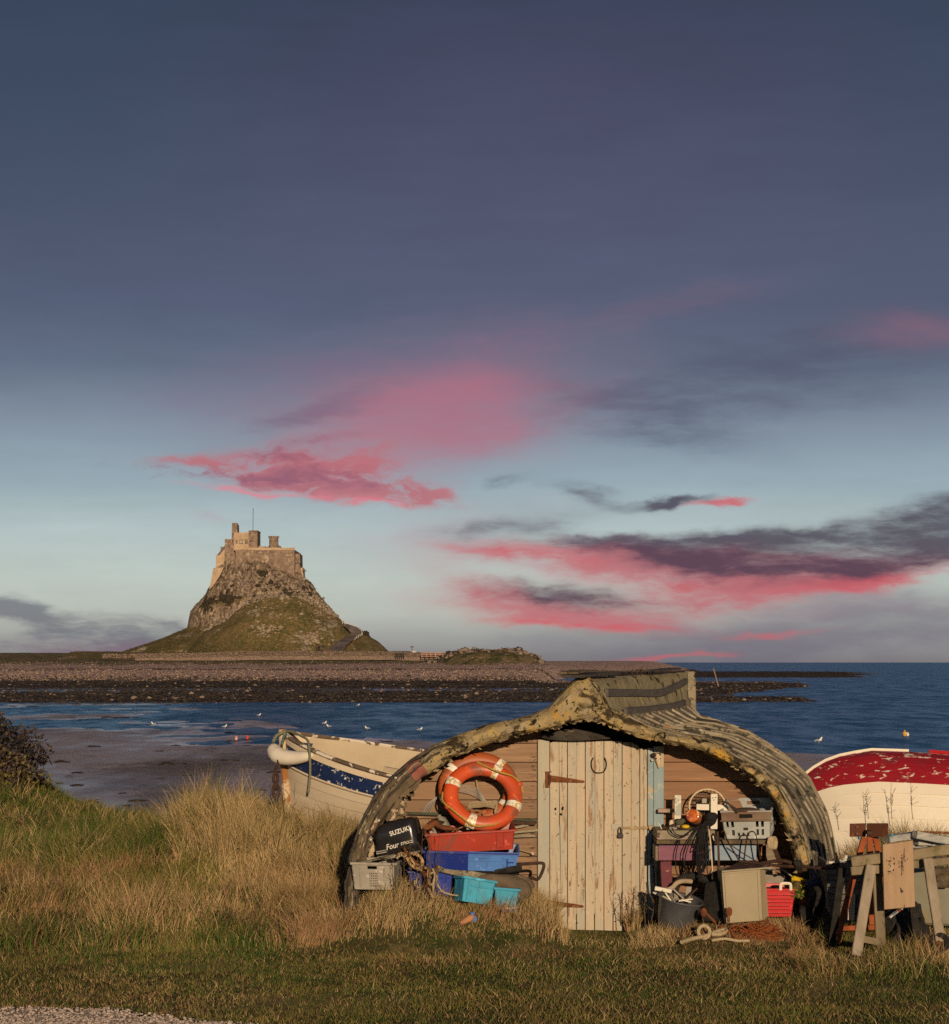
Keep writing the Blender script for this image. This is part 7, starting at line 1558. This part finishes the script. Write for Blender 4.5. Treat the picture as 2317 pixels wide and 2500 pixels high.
for i, (a, b) in enumerate(((1472, 1634), (1481, 1635))):
    o_ = thing('mooring_post', ('left' if i == 0 else 'right') + ' one of two short posts on the far shore above the keel', 'post', at(a, b + 18, 300), 'short posts on the far shore'); MB().beam(at(a, b + 18, 300), at(a, b, 300), .25, .25, up=(0, 1, 0)).build('post', m_rd, o_)
def shore_fence(label, u0, u1, py0, py1, Y, n, rails=2, m=None):
    t = thing('rail_fence', label, 'fence', at((u0 + u1) / 2, py1, Y)); w = .22
    for i in range(n + 1): x = u0 + (u1 - u0) * i / n; MB().beam(at(x, py1 + 2, Y), at(x, py0, Y), w, w, up=(0, 1, 0)).build('post', m or m_rl, t)
    for k in range(rails): y = py0 + 1 + (py1 - py0) * .45 * k; MB().beam(at(u0, y, Y - .1), at(u1, y, Y - .1), .1, .17).build('rail', m or m_rl, t)
m_pf = mat('pink_timber', (.42, .24, .18, 1), (.34, .19, .14, 1), 2, rough=.9, bump=0)  # pinkish timber colour for the pale far fence
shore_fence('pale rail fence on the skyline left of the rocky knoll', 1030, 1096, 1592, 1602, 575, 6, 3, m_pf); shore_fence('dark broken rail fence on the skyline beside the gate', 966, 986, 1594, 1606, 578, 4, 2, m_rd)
sg_ = thing('sign_post', 'small sign post on the skyline between the hill and the knoll', 'sign', at(1006, 1594, 600)); MB().tube([at(1006, 1596, 600), at(1006, 1578, 600)], .12, 6).build('post', m_roofl, sg_); MB().box(at(1006, 1579, 599.8), (1.1, .1, .35)).build('panel', m_roofl, sg_); MB().box(at(1011, 1592, 599), (1.1, .8, .8)).build('white_box', m_whitef, sg_)
def person(px, py, hpx, Y, label, c_top, c_leg, lean=0.0):
    h = hpx * Y / FPX; base = at(px, py, Y); t = thing('person', label, 'person', base, 'walkers on the road below the castle', local=True)
    J = [((0, 0, .53), .085), ((0, 0, .66), .085), ((0, 0, .79), .095), ((0, 0, .855), .035), ((0, -.01, .93), .062), ((-.05, 0, .49), .060), ((-.055, -.03, .27), .042), ((-.06, .04, .045), .03), ((-.06, -.04, .015), .025), ((.05, 0, .49), .060), ((.06, .04, .27), .042), ((.07, .09, .05), .03), ((.07, .02, .015), .025),
         ((-.115, 0, .80), .045), ((-.14, .03, .64), .034), ((-.13, -.03, .50), .026), ((.115, 0, .80), .045), ((.14, -.03, .64), .034), ((.13, -.08, .51), .026)]
    E = [(0, 1), (1, 2), (2, 3), (3, 4), (0, 5), (5, 6), (6, 7), (7, 8), (0, 9), (9, 10), (10, 11), (11, 12), (2, 13), (13, 14), (14, 15), (2, 16), (16, 17), (17, 18)]
    me = bpy.data.meshes.new('body'); me.from_pydata([tuple(Vector(j[0]) * h) for j in J], E, []); o = bpy.data.objects.new('body', me); COL.objects.link(o)
    sm = o.modifiers.new('skin', 'SKIN'); 
    for i, j in enumerate(J): me.skin_vertices[0].data[i].radius = (j[1] * h, j[1] * h * .8)
    me.skin_vertices[0].data[0].use_root = True
    ss = o.modifiers.new('sub', 'SUBSURF'); ss.levels = 1; ss.render_levels = 1
    dg = bpy.context.evaluated_depsgraph_get(); m2 = bpy.data.meshes.new_from_object(o.evaluated_get(dg)); bpy.data.objects.remove(o)
    m2.materials.clear(); m2.materials.append(c_leg); m2.materials.append(c_top); m2.materials.append(m_skin)
    for p in m2.polygons: z = p.center.z / h; p.material_index = 0 if z < .5 else (1 if z < .88 else 2); p.use_smooth = True
    o2 = bpy.data.objects.new('body', m2); COL.objects.link(o2); o2.parent = t
    mb = MB(); mb.sphere((0, .012 * h, .955 * h), .066 * h, 10, 7, (1, 1, .8)); mb.build('hair', m_tar, t)
m_skin = mat('skin', (.45, .27, .19, 1), rough=.7, bump=0); m_jb = mat('blue_jacket', (.030, .030, .055, 1), rough=.9, bump=0); m_jr = mat('dark_red_jacket', (.06, .02, .022, 1), rough=.9, bump=0); m_jk = mat('black_coat', (.010, .010, .014, 1), rough=.9, bump=0); m_jean = mat('pale_jeans', (.10, .10, .14, 1), rough=.9, bump=0)
YP = 583
person(773, 1592.5, 15, YP, 'walker in a dark reddish coat, leftmost of the three on the road', m_jr, m_jk); person(779, 1592, 17, YP + 1, 'walker in a black coat, middle of the three on the road', m_jk, m_jk); person(789.5, 1591.5, 19, YP, 'walker in a dark blue jacket and pale jeans, rightmost of the three', m_jb, m_jean)
# ================================================================ grass
G_DRY = mat('dry_straw_blade', (.50, .36, .18, 1), (.38, .26, .125, 1), 8, rough=.85, bump=0, coords='World', rnd=False, spec=.15)
G_RED = mat('reddish_dry_blade', (.36, .215, .105, 1), (.27, .155, .08, 1), 8, rough=.9, bump=0, coords='World', rnd=False, spec=.1)
G_OLV = mat('olive_blade', (.20, .17, .045, 1), (.13, .12, .030, 1), 8, rough=.8, bump=0, coords='World', rnd=False, spec=.15)
G_GRN = mat('green_blade', (.075, .115, .016, 1), (.050, .080, .014, 1), 8, rough=.75, bump=0, coords='World', rnd=False, spec=.2)
G_DRK = mat('dark_green_blade', (.030, .045, .012, 1), (.022, .032, .010, 1), 8, rough=.8, bump=0, coords='World', rnd=False, spec=.15)
G_BRN = mat('brown_litter_blade', (.13, .085, .045, 1), (.085, .058, .032, 1), 8, rough=.9, bump=0, coords='World', rnd=False, spec=.1)
GM = [G_DRY, G_RED, G_OLV, G_GRN, G_DRK, G_BRN]
def blades(name, x, y, h, w, lean, ldir, mi, label, cat='grass', z0=None, seg=3, kink=.0, curl=1.7, flow=0.0):
    n = len(x); z = near_z(x, y) - .01 if z0 is None else z0
    if flow:      # neighbouring blades lean the same way and stand in clumps
        ldir = (fbm(x * 1.1, y * 1.1, 2, 201) - .5) * 22 * flow + rng.normal(0, 1.0 / flow, n)
        cl = fbm(x * 2.6, y * 2.6, 3, 203); h = h * (.55 + 1.0 * sstep(.35, .65, cl)); lean = lean * (.6 + .9 * fbm(x * 1.9, y * 1.9, 2, 204))
    ts = np.array([i / seg for i in range(seg + 1)])
    ph = rng.uniform(0, 6.283, n)                      # facing of the flat of the blade
    fx, fy = np.cos(ph), np.sin(ph) * .5
    lx, ly = np.cos(ldir) * lean, np.sin(ldir) * lean
    V = []
    for i, t in enumerate(ts):
        bx = x + lx * h * t ** curl; by = y + ly * h * t ** curl; bz = z + h * (t - .42 * np.minimum(lean, 1.3) ** 2 * t ** 2.4)
        ww = w * (1 - t) ** .7 * .5
        if i < seg:
            V.append(np.stack([bx - fx * ww, by - fy * ww, bz], 1)); V.append(np.stack([bx + fx * ww, by + fy * ww, bz], 1))
        else: V.append(np.stack([bx, by, bz], 1))
    k = 2 * seg + 1; co = np.stack(V, 1).reshape(-1, 3); b = (np.arange(n) * k)[:, None]
    tri = []
    for i in range(seg - 1):
        a = 2 * i; tri += [[a, a + 1, a + 3], [a, a + 3, a + 2]]
    a = 2 * (seg - 1); tri.append([a, a + 1, a + 2]); tri = np.array(tri)
    f = (b[:, None, :] + tri[None]).reshape(-1, 3)
    me = bpy.data.meshes.new(name); fast_mesh(me, co, f, np.repeat(mi, len(tri)))
    for m in GM: me.materials.append(m)
    o = bpy.data.objects.new(name, me); COL.objects.link(o); tag(o, label, cat, kind='stuff'); return o
def rowY(py): return CAMZ / ((py - HY) / FPX)
def pick(p, x=None, y=None):   # p: (n, 6) weights -> index; colour kinds gather in patches
    if x is not None:
        p = p * np.stack([np.exp((fbm(x * 1.5 + 40 * i, y * 1.5, 3, 210 + i) - .5) * 8) for i in range(6)], 1)
    c = np.cumsum(p, 1); c /= c[:, -1:]; return (rng.random(len(p))[:, None] > c).sum(1)
def sample(n, x0, x1, y0, y1, dens):
    x = rng.uniform(x0, x1, n); y = rng.uniform(y0, y1, n); k = rng.random(n) < np.clip(dens(x, y), 0, 1); return x[k], y[k]
def inside_shed(x, y):
    hw = 2.02; c = 0.97 + (y - 18.6) * .28; return (y > 18.95) & (y < 23.6) & (np.abs(x - c) < hw)
def off_path(x, y): return y > path_edge(x) + .02
tuft = lambda x, y, s=2.2, sd=90: fbm(x * s, y * s, 3, sd)
# --- short turf in front
def d(x, y): return .95 * off_path(x, y) * (1 - inside_shed(x, y)) * np.where(y > 19.2, .5, 1)
x, y = sample(250000, -4.4, 5.2, 13.4, 19.4, d)
g = tuft(x, y, .9, 91); g2 = tuft(x, y, 3.5, 92); dry = np.clip((g - .42) * 3.2, 0, 1)
left_dry = sstep(16.0, 18.6, y) * sstep(-.6, -2.6, x)
P = np.stack([.04 + .12 * dry + .15 * left_dry, .15 + .25 * dry + .5 * left_dry, .95 + 0 * x, 1.15 - .65 * dry, .28 - .1 * dry, .30 + .3 * dry], 1)
h = (.020 + .036 * rng.random(len(x)) ** 2) * (.8 + .5 * g2) * (1 + 1.1 * left_dry * rng.random(len(x)))
blades('short_turf', x, y, h, .0045 + .003 * rng.random(len(x)), .2 + .9 * rng.random(len(x)), rng.uniform(0, 6.28, len(x)), pick(P ** .8 * np.stack([np.exp((fbm(x * 1.5 + 40 * i, y * 1.5, 3, 210 + i) - .5) * 5) for i in range(6)], 1)), 'short green and brown turf across the foreground', seg=2)
# --- straggling dead stems lying on the turf
x, y = sample(5000, -4.6, 5.6, 13.8, 18.6, lambda x, y: .9 * off_path(x, y) * (tuft(x, y, 1.5, 95) > .45))
n = len(x); blades('dead_stems', x, y, .06 + .10 * rng.random(n), .004 + .002 * rng.random(n), .7 + .8 * rng.random(n), rng.uniform(0, 6.28, n), pick(np.tile([.55, .5, .15, .0, .0, .1], (n, 1))), 'pale dead stems lying over the short turf', seg=3)
# --- mid-height reddish dry grass, left, rows 2110 to 2280
def dl(x, y):
    u = ucol(x, y); e = 18.2 + .8 * (tuft(x, y, .5, 96) - .5) * 2 + .5 * sstep(-1.2, -.4, x)
    return sstep(e - .5, e + .5, y) * sstep(1000, 870, u) * (1 - inside_shed(x, y)) * .95
x, y = sample(120000, -7.0, -.4, 17.2, 27.5, dl)
n = len(x); g = tuft(x, y, 1.0, 97); far = sstep(21.5, 24, y); lft = sstep(-2.6, -3.8, x)
grn = sstep(.46, .58, tuft(x, y, .6, 98)) * 1.1 + far * lft * 1.1
P = np.stack([.30 + .3 * (1 - lft) * far, .75 * (1 - far * .7) + 0 * x, .45 + .5 * far * lft, .12 + grn, .10 + .6 * grn, .25 + 0 * x], 1)
h = (.08 + .17 * rng.random(n)) * (.55 + .9 * g) * (1 + .4 * far)
blades('dry_meadow_grass', x, y, h, .006 + .004 * rng.random(n), .25 + .7 * rng.random(n) ** 1.5, rng.uniform(0, 6.28, n), pick(P, x, y), 'knee high reddish dry grass on the left', seg=3, flow=.8)
# --- green meadow behind to the bank edge
x, y = sample(80000, -11.5, -3.0, 25.0, 38.8, lambda x, y: .9 * (ucol(x, y) < 560) * (ucol(x, y) > -250))
n = len(x); g = tuft(x, y, .7, 99)
P = np.stack([.08 + .16 * (g > .55), .10 + 0 * x, .95 + 0 * x, .75 + 0 * x, .35 + 0 * x, .15 + 0 * x], 1)
blades('green_bank_grass', x, y, (.10 + .20 * rng.random(n)) * (.5 + g), .010 + .006 * rng.random(n), .25 + .8 * rng.random(n), rng.uniform(0, 6.28, n), pick(P, x, y), 'green grass on the bank edge at the left above the mud', seg=3, flow=.8)
# --- tall marram grass between the bank and the rowing boat
def dm(x, y):
    u = ucol(x, y); return (u > 425 + 30 * (tuft(x, y, 1.2, 55) - .5)) * (u < 905) * np.where(y > 22.9, u < 700 + 30 * (25.5 - y), 1) * (.12 + .88 * (tuft(x, y, 1.6, 101) > .46))
x, y = sample(64000, -5.2, -1.0, 20.4, 27.6, dm)
n = len(x); g = tuft(x, y, 1.3, 102); u = ucol(x, y)
hmax = np.interp(u, [415, 470, 560, 640, 700, 760, 840, 905], [.50, .60, .52, .48, .40, .46, .38, .38]) * np.interp(y, [20.4, 21.6, 23.5, 27], [.55, .85, 1.0, 1.0])
P = np.stack([1.1 + 0 * x, .22 + 0 * x, .45 + .5 * (g < .45), .10 + .35 * (g < .42), .08 + 0 * x, .08 + 0 * x], 1)
ang = (tuft(x, y, .9, 107) - .5) * 9 + rng.normal(0.5, .9, n)
blades('marram_grass', x, y, hmax * (.35 + .75 * rng.random(n)) * (.55 + .95 * g), .0065 + .0055 * rng.random(n), .10 + .80 * rng.random(n) ** 1.4, ang, pick(P, x, y), 'tall straw coloured marram grass round the rowing boat bow', seg=4, curl=2.2, flow=1.2)
# --- arching straw tussocks
def tussocks(name, cs, label, nb=900, hh=.34, ms=(1, .5, .2, .05, 0, .1), w=.006, lean=.9):
    X, Y, H, A, L_ = [], [], [], [], []
    for cx_, cy_, s_ in cs:
        m = int(nb * s_); a = rng.uniform(0, 6.283, m); r = .10 * s_ * np.sqrt(rng.random(m)); X.append(cx_ + r * np.cos(a)); Y.append(cy_ + r * np.sin(a)); A.append(a + rng.normal(0, .4, m)); H.append(hh * s_ * (.6 + .5 * rng.random(m))); L_.append(lean * (.15 + .85 * rng.random(m)))
    X, Y, H, A, L_ = map(np.concatenate, (X, Y, H, A, L_)); n = len(X)
    blades(name, X, Y, H, w * (.7 + .6 * rng.random(n)), L_, A, pick(np.tile(ms, (n, 1))), label, seg=4, curl=1.9)
def gx(px, py, Y=None):
    Y = Y or (CAMZ - .0) / ((py - HY) / FPX); return ((px - CX) / FPX * Y, Y)
cs = []
for px, py, s in ((745, 2235, 1.35), (700, 2232, .9), (790, 2228, .9), (575, 2215, .9), (660, 2200, .8)): cs.append(gx(px, py) + (s,))
tussocks('straw_tussock', cs, 'rounded tussock of combed pale straw left of the grey crate', 1500, .30, (.8, .7, .1, .02, 0, .1))
rs = random.Random(13); cs = []
for i in range(46): px = rs.uniform(430, 900); Y = rs.uniform(21.5, 25.5); cs.append(((px - CX) / FPX * Y, Y, rs.uniform(.8, 1.5)))
tussocks('marram_tussocks', cs, 'arching tussocks of marram grass left of the shed', 330, .46, (1.2, .2, .5, .15, .05, .05), .007, .8)
# --- fringe of straw against the shed front, the crates and the sawhorse
def df(x, y):
    u = ucol(x, y); door = (u > 1385) & (u < 1530); return np.where(door, .12, 1.0) * (.25 + .75 * (tuft(x, y, 2.6, 103) > .45)) * (1 - inside_shed(x, y))
x, y = sample(26000, -1.6, 4.6, 17.7, 18.62, df); n = len(x); u = ucol(x, y)
hm = np.interp(u, [800, 900, 1000, 1100, 1250, 1340, 1372, 1400, 1520, 1560, 1640, 1760, 1900, 2000, 2317], [.34, .30, .22, .16, .16, .30, .26, .06, .08, .15, .11, .10, .11, .16, .20]) * np.interp(y, [17.7, 18.1, 18.62], [.45, .8, 1])
P = np.stack([.9 + 0 * x, .55 + 0 * x, .35 + 0 * x, .15 + .3 * ((u > 1500) & (u < 1700)), .10 + 0 * x, .18 + 0 * x], 1)
blades('shed_side_straw', x, y, hm * (.5 + .7 * rng.random(n)), .0048 + .003 * rng.random(n), .15 + .75 * rng.random(n), rng.uniform(0, 6.28, n), pick(P, x, y), 'dry straw and grass growing against the shed front and crates', seg=3, flow=.8)
tussocks('door_side_straw', [gx(1342, 2262) + (.8,), gx(1325, 2255) + (.8,), gx(1300, 2268) + (.8,), gx(1262, 2262) + (.8,), gx(1215, 2275) + (.5,), gx(1130, 2268) + (.5,), gx(1010, 2250) + (.9,), gx(960, 2246) + (.9,), gx(915, 2240) + (.9,), gx(868, 2205) + (1.1,), gx(1545, 2262) + (.7,), gx(1570, 2255) + (.7,), gx(1092, 2262) + (.7,), gx(1055, 2256) + (.8,)],
         'clumps of bright straw beside the door and among the crates', 330, .36, (1.2, .5, .25, .08, 0, .05), .0055, .7)
# --- grass on the right round the sawhorse and in front
x, y = sample(34000, 2.6, 5.4, 15.9, 19.2, lambda x, y: (.3 + .7 * (tuft(x, y, 2.2, 104) > .43)) * sstep(15.9, 16.7, y) * (ucol(x, y) > 1930 - 60 * (17.5 - y))); n = len(x)
P = np.stack([.6 + 0 * x, .6 + 0 * x, .55 + 0 * x, .25 + 0 * x, .15 + 0 * x, .4 + 0 * x], 1)
blades('sawhorse_grass', x, y, (.06 + .13 * rng.random(n)) * (.5 + .9 * tuft(x, y, 2.5, 105)), .0048 + .003 * rng.random(n), .2 + .9 * rng.random(n), rng.uniform(0, 6.28, n), pick(P, x, y), 'tangled brown and green grass round the sawhorse legs', seg=3, flow=.8)
# --- grass behind on the right, in front of the upturned boat
x, y = sample(42000, 3.2, 6.6, 20.0, 23.2, lambda x, y: (ucol(x, y) > 2020) * (1 - inside_shed(x, y)) * (.4 + .6 * (tuft(x, y, 1.7, 106) > .42))); n = len(x); u = ucol(x, y)
hm = np.interp(u, [2020, 2060, 2120, 2200, 2260, 2317, 2500], [.34, .40, .33, .44, .36, .30, .30]) * np.interp(y, [20, 21.5, 23], [.5, .85, 1])
P = np.stack([.75 + 0 * x, .35 + 0 * x, .75 + 0 * x, .25 + .9 * (u > 2250), .15 + .9 * (u > 2250), .15 + 0 * x], 1)
blades('grass_behind_shed', x, y, hm * (.45 + .65 * rng.random(n)), .006 + .004 * rng.random(n), .15 + .6 * rng.random(n), rng.uniform(0, 6.28, n), pick(P, x, y), 'rough grass behind the stand in front of the upturned boat', seg=4, curl=2, flow=.8)
# tall single stems with seed heads
for (nm, lab, spots) in (('dock_stems', 'tall thin brown weed stems standing before the motor and blue crate', [(986, 2190, 130), (1001, 2200, 150), (1030, 2200, 180), (1041, 2205, 210), (1052, 2200, 150), (1063, 2205, 170), (960, 2210, 110), (1016, 2205, 120)]),
                         ('weed_stems', 'bare branching brown weed stems beside the right edge of the door', [(1546, 2250, 85), (1560, 2255, 60), (1576, 2262, 95), (1590, 2250, 70), (1535, 2262, 60)]),
                         ('seeding_stems', 'thin seeding stems standing before the white side of the upturned boat', [(2120, 2000, 60), (2178, 2000, 95), (2228, 2000, 100)])):
    mb = MB(); Y0 = {'dock_stems': 18.1, 'weed_stems': 18.55, 'seeding_stems': 22.6}[nm]; rs = random.Random(len(nm))
    for a, b, L in spots:
        p = at(a, b, Y0); q = at(a + rs.uniform(-14, 14), b - L, Y0); m_ = p.lerp(q, .5) + Vector((rs.uniform(-.02, .02), 0, 0)); mb.tube([p, m_, q], [.0035, .0028, .0015] if nm != 'weed_stems' else [.005, .004, .002], 4)
        for k in range(7):
            t = rs.uniform(.35, 1); c = p.lerp(q, t); mb.tube([c, c + Vector((rs.uniform(-.07, .07), rs.uniform(-.03, .03), rs.uniform(.02, .09)))], .0022, 3)
            mb.sphere(c + Vector((rs.uniform(-.012, .012), 0, rs.uniform(-.01, .01))), .006, 5, 4)
    o = mb.build(nm, G_BRN); tag(o, lab, 'weeds', kind='stuff')
# leafy dock plant on the left and a dark shrub at the far left edge
def leafclump(name, label, cat, c, rad, n, size, mats, up=.5):
    t = thing(name, label, cat, c); c = Vector(c); rs = random.Random(int(abs(c.x) * 100)); per = [MB() for _ in mats]; sm = MB()
    for i in range(n):
        v = Vector((rs.gauss(0, 1), rs.gauss(0, 1), rs.gauss(0, 1))).normalized() * (rs.random() ** .45); p = c + Vector((v.x * rad[0], v.y * rad[1], abs(v.z) * rad[2] * (1 - .35 * abs(v.x))))
        p += Vector(mnoise.noise_vector(p * 2.2)) * rad[0] * .25
        d = Vector((rs.gauss(0, 1), rs.gauss(0, 1), rs.gauss(up, 1))).normalized(); s = size * rs.uniform(.5, 1.3); sd = d.cross(Vector((rs.random(), rs.random(), rs.random()))).normalized() * s * .32
        per[rs.randrange(len(mats))].add([p, p + d * s * .5 + sd, p + d * s, p + d * s * .5 - sd], [(0, 1, 2, 3)])
    for i in range(14):
        a = rs.uniform(0, 6.28); q = c + Vector((math.cos(a) * rad[0] * .7, math.sin(a) * rad[1] * .7, rad[2] * rs.uniform(.5, .95))); sm.tube([c, c.lerp(q, .5) + Vector((0, 0, .08)), q], [.016, .01, .005], 4)
    for m, mb in zip(mats, per): o = mb.build('foliage', m, t); o['kind'] = 'stuff'
    sm.build('stems', G_BRN, t)
m_l1 = mat('dark_leaf', (.020, .020, .022, 1), (.035, .030, .028, 1), 6, rough=.6, bump=0); m_l2 = mat('purplish_leaf', (.060, .042, .050, 1), (.035, .03, .045, 1), 6, rough=.6, bump=0); m_l3 = mat('brown_twig_leaf', (.14, .095, .065, 1), (.08, .06, .045, 1), 6, rough=.7, bump=0)  # third leaf material is a paler brown, mixed in at random
leafclump('dark_shrub', 'low dark purplish shrub on the bank at the left edge of the picture', 'shrub', (-8.55, 37.0, float(near_z(-8.55, 37.0)) + .15), (.90, .8, .85), 3600, .09, [m_l1, m_l1, m_l2, m_l3])
leafclump('dark_shrub', 'second lower purplish shrub just in front of the dark one at the left edge', 'shrub', (-8.4, 35.2, float(near_z(-8.4, 35.2))), (1.0, .7, .55), 3200, .08, [m_l2, m_l3, G_OLV, G_BRN])
leafclump('green_weed', 'green leafy weed clump growing at the foot of the perforated crate', 'plant', gx(842, 2238) + (.0,), (.13, .12, .13), 420, .055, [G_GRN, G_OLV, G_DRK]); leafclump('green_weed', 'green leafy weed clump growing right of the door bottom', 'plant', gx(1625, 2258) + (.0,), (.16, .10, .12), 420, .05, [G_GRN, G_OLV, G_DRK])
leafclump('green_weed', 'yellow green weed growing beside the red basket', 'plant', tuple(at(1945, 2190, 18.3)), (.06, .06, .14), 120, .04, [G_GRN, G_OLV, mat('lime_leaf', (.13, .20, .02, 1), rough=.7, bump=0)])
